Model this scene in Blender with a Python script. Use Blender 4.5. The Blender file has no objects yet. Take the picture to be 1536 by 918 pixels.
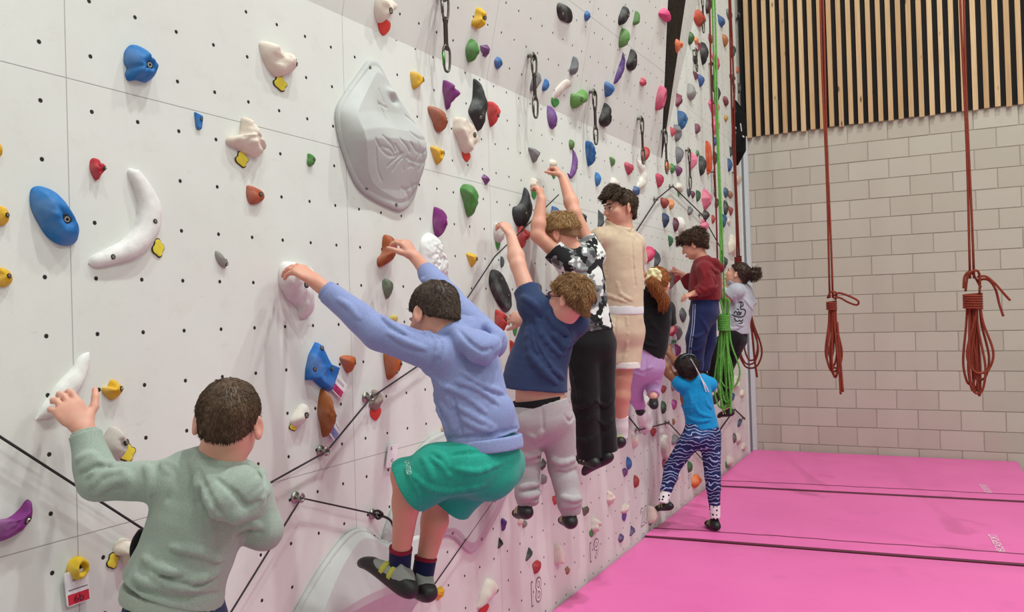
import bpy, bmesh, math, random
import numpy as np
from mathutils import Vector, Matrix

random.seed(7)
rng = np.random.default_rng(7)
SC = bpy.context.scene
COL = SC.collection
IW, IH = 1536.0, 918.0
FPX = 1250.0
HEYE = 1.65

# ------------------------------------------------------------------ camera
def cam_setup(vp=(1410.0, 451.0), slope=-0.030):
    cx, cy = IW / 2, IH / 2
    yd = np.array([vp[0] - cx, vp[1] - cy, FPX]); yd /= np.linalg.norm(yd)
    p2 = np.array([vp[0] - 1000 - cx, vp[1] - 1000 * slope - cy, FPX])
    n = np.cross(p2, yd); n /= np.linalg.norm(n)
    if n[1] > 0: n = -n
    xd = np.cross(yd, n); xd /= np.linalg.norm(xd)
    return np.stack([xd, yd, n])
RC = cam_setup()
CAM = np.array([1.98622, 0.0, HEYE])

def ray(px, py):
    return RC @ np.array([px - IW / 2, py - IH / 2, FPX])
def proj(P):
    q = (np.asarray(P, float) - CAM) @ RC
    return np.stack([IW / 2 + FPX * q[..., 0] / q[..., 2], IH / 2 + FPX * q[..., 1] / q[..., 2]], -1)
def atx(px, py, X=0.0):
    d = ray(px, py); return CAM + d * ((X - CAM[0]) / d[0])
def aty(px, py, Y):
    d = ray(px, py); return CAM + d * (Y / d[1])
def atz(px, py, Z=0.0):
    d = ray(px, py); return CAM + d * ((Z - CAM[2]) / d[2])
def hitplane(px, py, p0, n):
    d = ray(px, py); t = np.dot(np.asarray(p0) - CAM, n) / np.dot(d, n)
    return CAM + d * t, t

cam = bpy.data.cameras.new('camera')
camo = bpy.data.objects.new('camera', cam); COL.objects.link(camo)
m = Matrix(((RC[0, 0], -RC[0, 1], -RC[0, 2], CAM[0]),
            (RC[1, 0], -RC[1, 1], -RC[1, 2], CAM[1]),
            (RC[2, 0], -RC[2, 1], -RC[2, 2], CAM[2]), (0, 0, 0, 1)))
camo.matrix_world = m
cam.sensor_width = 36.0; cam.lens = FPX / IW * 36.0; cam.clip_start = 0.02; cam.clip_end = 100
SC.camera = camo

# ------------------------------------------------------------------ tagging
def tag(o, label=None, cat=None, group=None, kind=None):
    if label: o['label'] = label
    if cat: o['category'] = cat
    if group: o['group'] = group
    if kind: o['kind'] = kind
    return o
def empty(name, loc=(0, 0, 0)):
    o = bpy.data.objects.new(name, None); COL.objects.link(o); o.location = loc
    o.empty_display_size = 0.05
    return o
def mesh_obj(name, V, F, mat=None, parent=None, smooth=True, origin=None, mats=None, midx=None):
    V = np.asarray(V, float)
    if origin is None:
        origin = V.mean(0) if parent is None else np.zeros(3)
    org = np.asarray(origin, float)
    if parent is not None and origin is not None: pass
    me = bpy.data.meshes.new(name)
    me.from_pydata((V - org).tolist(), [], [tuple(int(i) for i in f) for f in F])
    for mm in (mats if mats else ([mat] if mat else [])): me.materials.append(mm)
    if midx is not None: me.polygons.foreach_set('material_index', np.asarray(midx, np.int32))
    if smooth: me.polygons.foreach_set('use_smooth', np.ones(len(me.polygons), bool))
    me.update()
    o = bpy.data.objects.new(name, me); COL.objects.link(o)
    if parent is not None:
        o.parent = parent
        o.location = Vector(org) - world_loc(parent)
    else:
        o.location = org
    return o
def world_loc(o):
    l = Vector((0, 0, 0))
    while o is not None:
        l += o.location; o = o.parent
    return l

class MB:
    """collects shapes into one mesh (world coordinates)"""
    def __init__(s): s.V = []; s.F = []; s.M = []
    def add(s, V, F, mi=0):
        b = len(s.V); s.V += [tuple(map(float, v)) for v in V]
        s.F += [tuple(b + int(i) for i in f) for f in F]; s.M += [mi] * len(F); return s
    def box(s, lo, hi, mi=0):
        (a, b, c), (d, e, f) = lo, hi
        V = [(a, b, c), (d, b, c), (d, e, c), (a, e, c), (a, b, f), (d, b, f), (d, e, f), (a, e, f)]
        return s.add(V, [(0, 3, 2, 1), (4, 5, 6, 7), (0, 1, 5, 4), (1, 2, 6, 5), (2, 3, 7, 6), (3, 0, 4, 7)], mi)
    def tube(s, pts, r, n=8, mi=0, closed=False, cap=True, scale=None):
        P = np.asarray(pts, float); N = len(P)
        R = np.full(N, r, float) if np.isscalar(r) else np.asarray(r, float)
        T = np.gradient(P, axis=0) if not closed else np.roll(P, -1, 0) - np.roll(P, 1, 0)
        T /= np.linalg.norm(T, axis=1)[:, None] + 1e-12
        u = np.cross(T[0], [0.31, 0.52, 0.8]); u /= np.linalg.norm(u)
        V = []
        for i in range(N):
            u = u - T[i] * np.dot(u, T[i]); u /= np.linalg.norm(u) + 1e-12
            w = np.cross(T[i], u)
            for k in range(n):
                a = 2 * math.pi * k / n
                V.append(P[i] + R[i] * (math.cos(a) * u + math.sin(a) * w))
        F = []
        for i in range(N if closed else N - 1):
            j = (i + 1) % N
            for k in range(n):
                k2 = (k + 1) % n
                F.append((i * n + k, i * n + k2, j * n + k2, j * n + k))
        if cap and not closed:
            F.append(tuple(range(n - 1, -1, -1))); F.append(tuple((N - 1) * n + k for k in range(n)))
        return s.add(V, F, mi)
    def build(s, name, mat=None, parent=None, smooth=True, mats=None, origin=None):
        return mesh_obj(name, s.V, s.F, mat, parent, smooth, origin, mats, s.M if mats else None)

def crom(P, n=6, closed=False):
    P = np.asarray(P, float); N = len(P); out = []
    for i in range(N if closed else N - 1):
        if closed: a, b, c, d = P[(i - 1) % N], P[i], P[(i + 1) % N], P[(i + 2) % N]
        else: a, b, c, d = P[max(i - 1, 0)], P[i], P[i + 1], P[min(i + 2, N - 1)]
        for k in range(n):
            t = k / n
            out.append(0.5 * (2 * b + (c - a) * t + (2 * a - 5 * b + 4 * c - d) * t * t + (3 * b - a - 3 * c + d) * t ** 3))
    if not closed: out.append(P[-1])
    return np.array(out)

# ------------------------------------------------------------------ value noise
_LAT = rng.random((32, 32, 32)).astype(np.float32)
def vnoise(P, seed=0):
    P = np.asarray(P, np.float32) + np.float32(seed * 7.31 + 100)
    i = np.floor(P).astype(np.int64); f = P - i; f = f * f * (3 - 2 * f)
    i &= 31; j = (i + 1) & 31
    x0, y0, z0 = i[..., 0], i[..., 1], i[..., 2]; x1, y1, z1 = j[..., 0], j[..., 1], j[..., 2]
    fx, fy, fz = f[..., 0], f[..., 1], f[..., 2]
    def L(a, b, t): return a + (b - a) * t
    return L(L(L(_LAT[x0, y0, z0], _LAT[x1, y0, z0], fx), L(_LAT[x0, y1, z0], _LAT[x1, y1, z0], fx), fy),
             L(L(_LAT[x0, y0, z1], _LAT[x1, y0, z1], fx), L(_LAT[x0, y1, z1], _LAT[x1, y1, z1], fx), fy), fz) * 2 - 1

# ------------------------------------------------------------------ materials
def lin(h):
    h = h.lstrip('#'); c = [int(h[i:i + 2], 16) / 255 for i in (0, 2, 4)]
    return tuple((x / 12.92 if x <= 0.04045 else ((x + 0.055) / 1.055) ** 2.4) for x in c) + (1,)
_M = {}
class NT:
    def __init__(s, name):
        s.m = bpy.data.materials.new(name); s.m.use_nodes = True
        s.t = s.m.node_tree; s.n = s.t.nodes; s.b = s.n['Principled BSDF']
    def new(s, t, **kw):
        n = s.n.new(t)
        for k, v in kw.items():
            if k in n.inputs.keys() if isinstance(k, str) else False: n.inputs[k].default_value = v
            else: setattr(n, k, v)
        return n
    def link(s, a, b): s.t.links.new(a, b)
    def math(s, op, a, b=None, c=None):
        n = s.n.new('ShaderNodeMath'); n.operation = op
        for i, v in enumerate((a, b, c)):
            if v is None: continue
            if hasattr(v, 'links'): s.link(v, n.inputs[i])
            else: n.inputs[i].default_value = v
        return n.outputs[0]
    def noise(s, scale, detail=4, rough=0.55, vec=None, dim=None):
        n = s.n.new('ShaderNodeTexNoise'); n.inputs['Scale'].default_value = scale
        n.inputs['Detail'].default_value = detail; n.inputs['Roughness'].default_value = rough
        if vec is not None: s.link(vec, n.inputs['Vector'])
        return n.outputs['Fac']
    def obj(s):
        return s.n.new('ShaderNodeTexCoord').outputs['Object']
    def ramp(s, fac, lo, hi, c0=0.0, c1=1.0):
        n = s.n.new('ShaderNodeMapRange'); n.clamp = True
        s.link(fac, n.inputs[0]); n.inputs[1].default_value = lo; n.inputs[2].default_value = hi
        n.inputs[3].default_value = c0; n.inputs[4].default_value = c1
        return n.outputs[0]
    def mix(s, fac, a, b, mode='MIX'):
        n = s.n.new('ShaderNodeMix'); n.data_type = 'RGBA'; n.blend_type = mode
        for sock, v in ((n.inputs[0], fac), (n.inputs[6], a), (n.inputs[7], b)):
            if hasattr(v, 'links'): s.link(v, sock)
            else: sock.default_value = v
        return n.outputs[2]
    def bump(s, h, strength=0.3, dist=0.002):
        n = s.n.new('ShaderNodeBump'); n.inputs['Strength'].default_value = strength
        n.inputs['Distance'].default_value = dist; s.link(h, n.inputs['Height']); s.link(n.outputs[0], s.b.inputs['Normal'])
    def fin(s, col=None, rough=0.6, metal=0.0, spec=0.5):
        if col is not None:
            if hasattr(col, 'links'): s.link(col, s.b.inputs['Base Color'])
            else: s.b.inputs['Base Color'].default_value = col
        if hasattr(rough, 'links'): s.link(rough, s.b.inputs['Roughness'])
        else: s.b.inputs['Roughness'].default_value = rough
        s.b.inputs['Metallic'].default_value = metal
        s.b.inputs['Specular IOR Level'].default_value = spec
        return s.m
def cached(fn):
    def w(*a):
        k = (fn.__name__,) + a
        if k not in _M: _M[k] = fn(*a)
        return _M[k]
    return w
@cached
def m_plain(col, rough=0.6, metal=0.0):
    t = NT('plain_' + col.strip('#'))
    c = lin(col); n = t.noise(40, 3, 0.6, t.obj())
    c2 = t.mix(t.ramp(n, 0.3, 0.75), tuple(x * 0.88 for x in c[:3]) + (1,), c)
    return t.fin(c2, rough, metal)
@cached
def m_hold(col, chalk=0.25):
    """sand-textured climbing-hold resin with worn chalk dust"""
    t = NT('hold_' + col.strip('#')); o = t.obj()
    c = lin(col)
    n1 = t.noise(22, 5, 0.65, o); n2 = t.noise(420, 2, 0.6, o); n3 = t.noise(9, 3, 0.6, o)
    base = t.mix(t.ramp(n1, 0.3, 0.7), tuple(x * 0.78 for x in c[:3]) + (1,), c)
    dust = t.math('MULTIPLY', t.ramp(n3, 0.5, 0.78), chalk)
    col2 = t.mix(dust, base, (0.62, 0.6, 0.57, 1))
    t.bump(t.math('ADD', n2, t.math('MULTIPLY', n1, 2.0)), 0.35, 0.0025)
    return t.fin(col2, 0.62, 0, 0.4)
@cached
def m_fabric(col, col2=None, scale=260.0, rough=0.9):
    t = NT('fabric_' + col.strip('#')); o = t.obj(); c = lin(col)
    n1 = t.noise(scale, 2, 0.6, o); n2 = t.noise(14, 4, 0.6, o)
    d = lin(col2) if col2 else tuple(x * 0.82 for x in c[:3]) + (1,)
    base = t.mix(t.math('MULTIPLY', t.ramp(n1, 0.3, 0.7), t.ramp(n2, 0.2, 0.8, 0.5, 1.0)), d, c)
    t.bump(n1, 0.25, 0.0012)
    m = t.fin(base, rough, 0, 0.15)
    t.b.inputs['Sheen Weight'].default_value = 0.12; t.b.inputs['Sheen Roughness'].default_value = 0.5
    return m
@cached
def m_skin(col):
    t = NT('skin_' + col.strip('#')); o = t.obj(); c = lin(col)
    n1 = t.noise(18, 4, 0.6, o); n2 = t.noise(300, 2, 0.6, o)
    pink = (min(1, c[0] * 1.02), c[1] * 0.80, c[2] * 0.76, 1)
    base = t.mix(t.ramp(n1, 0.35, 0.75, 0, 0.65), c, pink)
    t.bump(n2, 0.08, 0.001)
    m = t.fin(base, 0.5, 0, 0.4)
    t.b.inputs['Subsurface Weight'].default_value = 0.12
    t.b.inputs['Subsurface Radius'].default_value = (1.0, 0.35, 0.2)
    t.b.inputs['Subsurface Scale'].default_value = 0.01
    return m
@cached
def m_hair(col, col2):
    t = NT('hair_' + col.strip('#')); o = t.obj()
    n1 = t.noise(95, 3, 0.6, o); n2 = t.noise(12, 3, 0.6, o)
    f = t.math('ADD', t.math('MULTIPLY', t.ramp(n1, 0.3, 0.7), 0.6), t.math('MULTIPLY', t.ramp(n2, 0.35, 0.7), 0.4))
    base = t.mix(f, lin(col), lin(col2))
    t.bump(n1, 0.3, 0.002)
    return t.fin(base, 0.5, 0, 0.35)
@cached
def m_metal(col='#9a9a98', rough=0.35):
    t = NT('metal_' + col.strip('#')); n = t.noise(60, 3, 0.6, t.obj())
    c = lin(col)
    return t.fin(t.mix(t.ramp(n, 0.3, 0.7), tuple(x * 0.75 for x in c[:3]) + (1,), c), rough, 0.9)
@cached
def m_rope(col, fleck):
    t = NT('rope_' + col.strip('#')); o = t.obj()
    w = t.new('ShaderNodeTexWave'); w.wave_type = 'BANDS'; w.bands_direction = 'DIAGONAL'
    w.inputs['Scale'].default_value = 70; w.inputs['Distortion'].default_value = 3; w.inputs['Detail'].default_value = 2
    t.link(o, w.inputs['Vector'])
    n = t.noise(160, 2, 0.6, o)
    f = t.math('MULTIPLY', t.ramp(w.outputs['Fac'], 0.45, 0.8), t.ramp(n, 0.45, 0.62))
    t.bump(w.outputs['Fac'], 0.4, 0.002)
    return t.fin(t.mix(f, lin(col), lin(fleck)), 0.8, 0, 0.2)
@cached
def m_wall():
    t = NT('painted_panel'); uv = t.n.new('ShaderNodeUVMap').outputs[0]
    sp = t.n.new('ShaderNodeSeparateXYZ'); t.link(uv, sp.inputs[0]); u, v = sp.outputs[0], sp.outputs[1]
    # bolt holes: 8 x 8 to a panel of 1.137 x 1.18 m
    def cell(x, x0, p):
        a = t.math('DIVIDE', t.math('SUBTRACT', x, x0), p)
        return t.math('MULTIPLY', t.math('SUBTRACT', t.math('FRACT', a), 0.5), p), t.math('FLOOR', a)
    du, iu = cell(u, 1.39, 1.137 / 8); dv, iv = cell(v, 2.292, 1.18 / 8)
    cid = t.n.new('ShaderNodeCombineXYZ'); t.link(iu, cid.inputs[0]); t.link(iv, cid.inputs[1])
    wn = t.n.new('ShaderNodeTexWhiteNoise'); wn.noise_dimensions = '2D'; t.link(cid.outputs[0], wn.inputs['Vector'])
    d = t.math('SQRT', t.math('ADD', t.math('MULTIPLY', du, du), t.math('MULTIPLY', dv, dv)))
    hole = t.ramp(d, 0.0052, 0.0066, 1, 0)
    ring = t.math('MULTIPLY', t.ramp(d, 0.0105, 0.0125, 1, 0), t.math('GREATER_THAN', wn.outputs['Value'], 0.95))
    dpu, _ = cell(u, 1.39 - 1.137 / 2, 1.137); dpv, _ = cell(v, 2.292 - 0.59, 1.18)
    su = t.ramp(t.math('ABSOLUTE', dpu), 0.0008, 0.0017, 1, 0); sv = t.ramp(t.math('ABSOLUTE', dpv), 0.0008, 0.0020, 1, 0)
    n1 = t.noise(1.3, 5, 0.6, uv); n2 = t.noise(9, 6, 0.7, uv); n3 = t.noise(420, 2, 0.5, uv); n4 = t.noise(46, 3, 0.75, uv)
    mp = t.new('ShaderNodeMapping'); t.link(uv, mp.inputs[0]); mp.inputs['Rotation'].default_value = (0, 0, 0.6); mp.inputs['Scale'].default_value = (9, 40, 1)
    n5 = t.noise(1.0, 3, 0.6, mp.outputs[0])
    c = t.mix(t.ramp(n1, 0.3, 0.7), lin('#d8d7d2'), lin('#e0e0dc'))
    c = t.mix(t.math('MULTIPLY', t.ramp(n2, 0.55, 0.8), 0.22), c, lin('#b9b1a6'))
    c = t.mix(t.math('MULTIPLY', t.ramp(n4, 0.66, 0.8), 0.22), c, lin('#9a938c'))
    sm = t.math('MULTIPLY', t.ramp(n5, 0.66, 0.76), t.ramp(n2, 0.45, 0.65))
    c = t.mix(t.math('MULTIPLY', sm, 0.3), c, lin('#8d8782'))
    c = t.mix(t.math('MULTIPLY', ring, 0.5), c, lin('#f2f0ee'))
    c = t.mix(t.math('MULTIPLY', t.math('MAXIMUM', su, sv), 0.55), c, lin('#5d5854'))
    c = t.mix(hole, c, lin('#2a2422'))
    h = t.math('SUBTRACT', t.math('MULTIPLY', n3, 0.35), t.math('ADD', hole, t.math('MULTIPLY', t.math('MAXIMUM', su, sv), 0.7)))
    t.bump(h, 0.35, 0.002)
    return t.fin(c, 0.75, 0, 0.3)
# ------------------------------------------------------------------ setting
def quad_uv(name, polys, mat, kind='structure'):
    """polys: list of (3D points, origin, u axis, v axis, u0, v0): planar faces with metric UVs"""
    V = []; F = []; UV = []
    for pts, org, ua, va, u0, v0 in polys:
        b = len(V); V += [tuple(p) for p in pts]; F.append(tuple(range(b, b + len(pts))))
        for p in pts:
            q = np.asarray(p) - org; UV.append((u0 + q @ ua, v0 + q @ va))
    o = mesh_obj(name, V, F, mat, None, False, origin=(0, 0, 0))
    uvl = o.data.uv_layers.new(name='UVMap')
    for li, l in enumerate(o.data.loops): uvl.data[li].uv = UV[l.vertex_index]
    tag(o, kind=kind); return o
YV = np.array([0, 1.0, 0]); ZV = np.array([0, 0, 1.0]); XV = np.array([1.0, 0, 0])
Y0, YB, XR, ZT, ZF = -4.5, 9.88, 7.5, 10.0, -0.30

# climbing wall: vertical lower face, an overhanging upper face, the wedge beside it
A_ = atx(460, 0); B_ = atx(992, 237)
ax = (B_ - A_) / np.linalg.norm(B_ - A_)
lean = math.radians(13)
up_o = np.array([math.sin(lean), 0, math.cos(lean)]); up_o -= ax * (up_o @ ax); up_o /= np.linalg.norm(up_o)
n_o = np.cross(ax, up_o)
if n_o[0] < 0: n_o = -n_o
T1, _ = hitplane(1006, -90, A_, n_o)
T3 = atx(1068, -90)
T2 = atx(1041, -90, T1[0] * 0.62)
A0 = A_ - ax * 6.5
T0 = A0 + up_o * ((T1 - A0) @ up_o)
wall = m_wall()
quad_uv('wall_left', [([(0, Y0, ZF), (0, 9.66, ZF), (0, 9.66, ZT), (0, Y0, ZT)], np.zeros(3), YV, ZV, 0, 0)], wall)
def plane_of(a, b, c):
    n = np.cross(b - a, c - a); n /= np.linalg.norm(n)
    return -n if n[0] < 0 and abs(n[0]) > 1e-6 else n
n_w = plane_of(B_, T1, T2); n_s = plane_of(B_, T2, T3)
def fr(n):
    u = YV - n * n[1]; u /= np.linalg.norm(u); return u, np.cross(n, u)
us, vs = fr(n_s)
quad_uv('wall_overhang', [
    ([A0, B_, T1, T0], A_, ax, up_o, A_[1], 2.85),
    ([B_, T2, T3], B_, us, vs, 6.6, 2.85),
    ([T0, T1, T2, T3, (0, T0[1], T0[2])], T1, YV, XV, 0, 0)], wall)
@cached
def m_wedge():
    t = NT('black_rubber_panel'); o = t.obj(); n = t.noise(55, 3, 0.6, o); n2 = t.noise(7, 4, 0.6, o)
    t.bump(n, 0.5, 0.006)
    return t.fin(t.mix(t.ramp(n2, 0.4, 0.75), lin('#0f0d0e'), lin('#1d1a1b')), t.ramp(n, 0.3, 0.7, 0.45, 0.8), 0, 0.15)
e_ = n_w * 0.006
w_ = [B_, T1, T2]; c_ = sum(w_) / 3
wv = [p + e_ for p in w_] + [p - e_ for p in w_]
tag(mesh_obj('wall_wedge', wv, [(0, 1, 2), (5, 4, 3), (0, 3, 4, 1), (1, 4, 5, 2), (2, 5, 3, 0)], m_wedge(), None, False), kind='structure')
# the wall surfaces a hold can be bolted to
def in_poly(p, pts, n):
    s = None
    for i in range(len(pts)):
        a = np.asarray(pts[i]); b = np.asarray(pts[(i + 1) % len(pts)])
        c = np.dot(np.cross(b - a, p - a), n)
        if s is None: s = c > 0
        elif (c > 0) != s: return False
    return True
SURF = [([A0, B_, T1, T0], n_o), ([B_, T1, T2], n_w), ([B_, T2, T3], n_s)]
def wall_hit(px, py):
    best = None
    for pts, n in SURF:
        p, t = hitplane(px, py, pts[0], n)
        if t > 0 and in_poly(p, pts, n) and (best is None or t < best[2]): best = (p, n, t)
    if best: return best[0], best[1]
    return atx(px, py), XV

# concrete-block back wall with real joints
@cached
def m_block():
    t = NT('painted_block'); o = t.obj()
    g = t.n.new('ShaderNodeNewGeometry'); r = g.outputs['Random Per Island']
    n1 = t.noise(3.0, 5, 0.6, o); n2 = t.noise(120, 4, 0.75, o); n3 = t.noise(14, 5, 0.7, o)
    c = t.mix(t.ramp(r, 0, 1), lin('#b5ac9f'), lin('#bfb7aa'))
    c = t.mix(t.math('MULTIPLY', t.ramp(n1, 0.45, 0.75), 0.30), c, lin('#b9b0a3'))
    c = t.mix(t.math('MULTIPLY', t.math('MULTIPLY', t.ramp(n2, 0.58, 0.75), t.ramp(n3, 0.5, 0.8)), 0.6), c, lin('#8b8073'))
    t.bump(n2, 0.35, 0.003)
    return t.fin(c, 0.85, 0, 0.25)
mb = MB(); mb.box((-0.3, YB + 0.004, ZF), (XR, YB + 0.3, ZT), 1)
row = 0.2083; zt = 3.616
k = 0
while True:
    z1 = zt - row * k; z0 = z1 - row
    if z1 < ZF: break
    off = 0.322 if k % 2 == 0 else 0.524
    x = off - 0.405 * 2
    while x < XR:
        x0, x1 = x, x + 0.405
        if x1 > 0.02 and x0 < XR:
            g = 0.003; ch = 0.003; d = rng.uniform(0, 0.0025)
            yf = YB - 0.0022 - d
            a = [(x0 + g, YB + 0.004, z0 + g), (x1 - g, YB + 0.004, z0 + g), (x1 - g, YB + 0.004, z1 - g), (x0 + g, YB + 0.004, z1 - g)]
            b = [(x0 + g + ch, yf, z0 + g + ch), (x1 - g - ch, yf, z0 + g + ch), (x1 - g - ch, yf, z1 - g - ch), (x0 + g + ch, yf, z1 - g - ch)]
            mb.add(a + b, [(4, 5, 6, 7), (0, 1, 5, 4), (1, 2, 6, 5), (2, 3, 7, 6), (3, 0, 4, 7)], 0)
        x += 0.405
    k += 1
tag(mb.build('wall_back', None, None, False, mats=[m_block(), m_plain('#b3ab9f', 0.9)], origin=(0, 0, 0)), kind='structure')

# timber slats above the blocks
@cached
def m_slat():
    t = NT('knotty_pine'); o = t.obj()
    r = t.n.new('ShaderNodeNewGeometry').outputs['Random Per Island']
    mp = t.new('ShaderNodeMapping'); t.link(o, mp.inputs[0]); mp.inputs['Scale'].default_value = (60, 60, 2.2)
    n = t.noise(1.0, 4, 0.6, mp.outputs[0])
    c = t.mix(r, lin('#bd9870'), lin('#d6b58d'))
    c = t.mix(t.math('MULTIPLY', t.ramp(n, 0.45, 0.7), 0.45), c, lin('#9c7650'))
    vo = t.new('ShaderNodeTexVoronoi'); mp2 = t.new('ShaderNodeMapping'); t.link(o, mp2.inputs[0]); mp2.inputs['Scale'].default_value = (10.07, 1, 3.0)
    t.link(mp2.outputs[0], vo.inputs['Vector']); vo.inputs['Scale'].default_value = 1.0
    kn = t.ramp(vo.outputs['Distance'], 0.06, 0.13, 1, 0)
    c = t.mix(t.math('MULTIPLY', kn, 0.85), c, lin('#4a2f1c'))
    return t.fin(c, 0.7, 0, 0.25)
clad = empty('slat_cladding', (3.5, YB, zt))
tag(clad, 'vertical pine slats over black backing above the grey block wall', 'wall cladding')
b = MB(); b.box((0.0, YB - 0.022, zt + 0.005), (XR, YB - 0.005, ZT)); b.build('backing', m_plain('#141011', 0.9), clad, False)
b = MB(); x = 0.07
while x < XR:
    zb = zt - rng.uniform(0, 0.02)
    b.box((x - 0.004 + rng.uniform(-.002, .002), YB - 0.062, zb), (x + 0.044, YB - 0.0225, ZT)); x += 0.0993
b.build('slats', m_slat(), clad, False)

@cached
def m_mat_vinyl():
    t = NT('pink_vinyl'); o = t.obj()
    n1 = t.noise(1.1, 4, 0.6, o); n2 = t.noise(90, 3, 0.6, o); n3 = t.noise(3.3, 3, 0.55, o)
    mp = t.new('ShaderNodeMapping'); t.link(o, mp.inputs[0]); mp.inputs['Rotation'].default_value = (0, 0, 0.5); mp.inputs['Scale'].default_value = (4, 38, 1)
    sc = t.noise(1.0, 3, 0.7, mp.outputs[0])
    c = t.mix(t.ramp(n1, 0.3, 0.7), lin('#e466ab'), lin('#ed70b3'))
    c = t.mix(t.math('MULTIPLY', t.ramp(n3, 0.6, 0.8), 0.4), c, lin('#b14d84'))
    c = t.mix(t.math('MULTIPLY', t.ramp(sc, 0.68, 0.75), 0.35), c, lin('#8e3a69'))
    t.bump(t.math('ADD', n2, t.math('MULTIPLY', n1, 6.0)), 0.12, 0.004)
    return t.fin(c, 0.42, 0, 0.4)
def gapy(i, x): return (5.845 + 0.079 * x, 7.715 + 0.078 * x)[i]
def mat_body(ya, yb, x0=0.012, x1=2.65):
    """mat slab with a rounded top edge; ya / yb give front and back edges as functions of x"""
    nx, ny = 28, 22; V = []; F = []
    prof = [(0.0, 0.0, 0)]
    rings = [(0.03, 0.0), (0.012, -0.006), (0.003, -0.018), (0.0, -0.04), (0.0, ZF + 0.002)]
    for ins, z in rings:
        xs0, xs1 = x0 + ins, x1 - ins
        loop = []
        for i in range(nx): x = xs0 + (xs1 - xs0) * i / nx; loop.append((x, ya(x) + ins, z))
        for i in range(ny): f = i / ny; loop.append((xs1, ya(xs1) + ins + (yb(xs1) - ya(xs1) - 2 * ins) * f, z))
        for i in range(nx): x = xs1 - (xs1 - xs0) * i / nx; loop.append((x, yb(x) - ins, z))
        for i in range(ny): f = i / ny; loop.append((xs0, yb(xs0) - ins - (yb(xs0) - ya(xs0) - 2 * ins) * f, z))
        V += loop
    n = 2 * (nx + ny)
    for r in range(len(rings) - 1):
        for i in range(n): j = (i + 1) % n; F.append((r * n + i, (r + 1) * n + i, (r + 1) * n + j, r * n + j))
    # top grid
    b0 = len(V)
    for j in range(1, ny):
        for i in range(1, nx):
            x = x0 + .03 + (x1 - x0 - .06) * i / nx; y = ya(x) + .03 + (yb(x) - ya(x) - .06) * j / ny
            V.append((x, y, 0.0035 * float(vnoise(np.array([[x * 2.3, y * 2.3, 0.5]]), 3)[0])))
    def top(i, j):
        if j == 0: return i
        if i == nx: return nx + j
        if j == ny: return nx + ny + (nx - i)
        if i == 0: return 2 * nx + ny + (ny - j)
        return b0 + (j - 1) * (nx - 1) + (i - 1)
    for j in range(ny):
        for i in range(nx): F.append((top(i, j), top(i + 1, j), top(i + 1, j + 1), top(i, j + 1)))
    return V, F
vinyl = m_mat_vinyl(); seamc = m_plain('#6d1638', 0.6)
def text_mesh(s, size, extrude=0.0, offset=0.0):
    cu = bpy.data.curves.new('lettering', 'FONT'); cu.body = s; cu.size = size; cu.extrude = extrude; cu.offset = offset
    cu.align_x = 'CENTER'; cu.align_y = 'CENTER'; cu.resolution_u = 3
    o = bpy.data.objects.new('lettering', cu); COL.objects.link(o)
    dg = bpy.context.evaluated_depsgraph_get(); dg.update()
    me = bpy.data.meshes.new_from_object(o.evaluated_get(dg))
    V = np.array([v.co[:] for v in me.vertices]); F = [tuple(p.vertices) for p in me.polygons]
    bpy.data.objects.remove(o); bpy.data.meshes.remove(me); bpy.data.curves.remove(cu)
    return V, F
def put_text(name, s, c, ux, uy, w, h, mat, parent, depth=0.001, offset=0.0):
    """lettering fitted to width w along ux and height h along uy, centred at c"""
    V, F = text_mesh(s, 1.0, 0.0, 0.0)
    V = V - (V.max(0) + V.min(0)) / 2; sx = w / (V[:, 0].max() * 2); sy = h / (V[:, 1].max() * 2)
    n = np.cross(ux, uy)
    if offset:
        V, F = text_mesh(s, 1.0, 0.0, offset); V = V - (V.max(0) + V.min(0)) / 2
    P = np.asarray(c) + V[:, :1] * sx * ux + V[:, 1:2] * sy * uy + n * depth
    return mesh_obj(name, P, F, mat, parent, False, origin=np.asarray(c))
mats_def = [
    ('crash_mat', 'nearest pink crash mat along the foot of the wall', lambda x: 1.2, lambda x: gapy(0, x) - 0.02, None),
    ('crash_mat', 'middle pink crash mat, the girl in the bright blue shirt stands on it', lambda x: gapy(0, x) + 0.02, lambda x: gapy(1, x) - 0.02, (2.277, 6.47, 0.48, 0.05)),
    ('crash_mat', 'farthest pink crash mat, against the grey block wall', lambda x: gapy(1, x) + 0.02, lambda x: 9.84 + 0.005 * x, (2.29, 8.31, 0.40, 0.055))]
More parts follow.
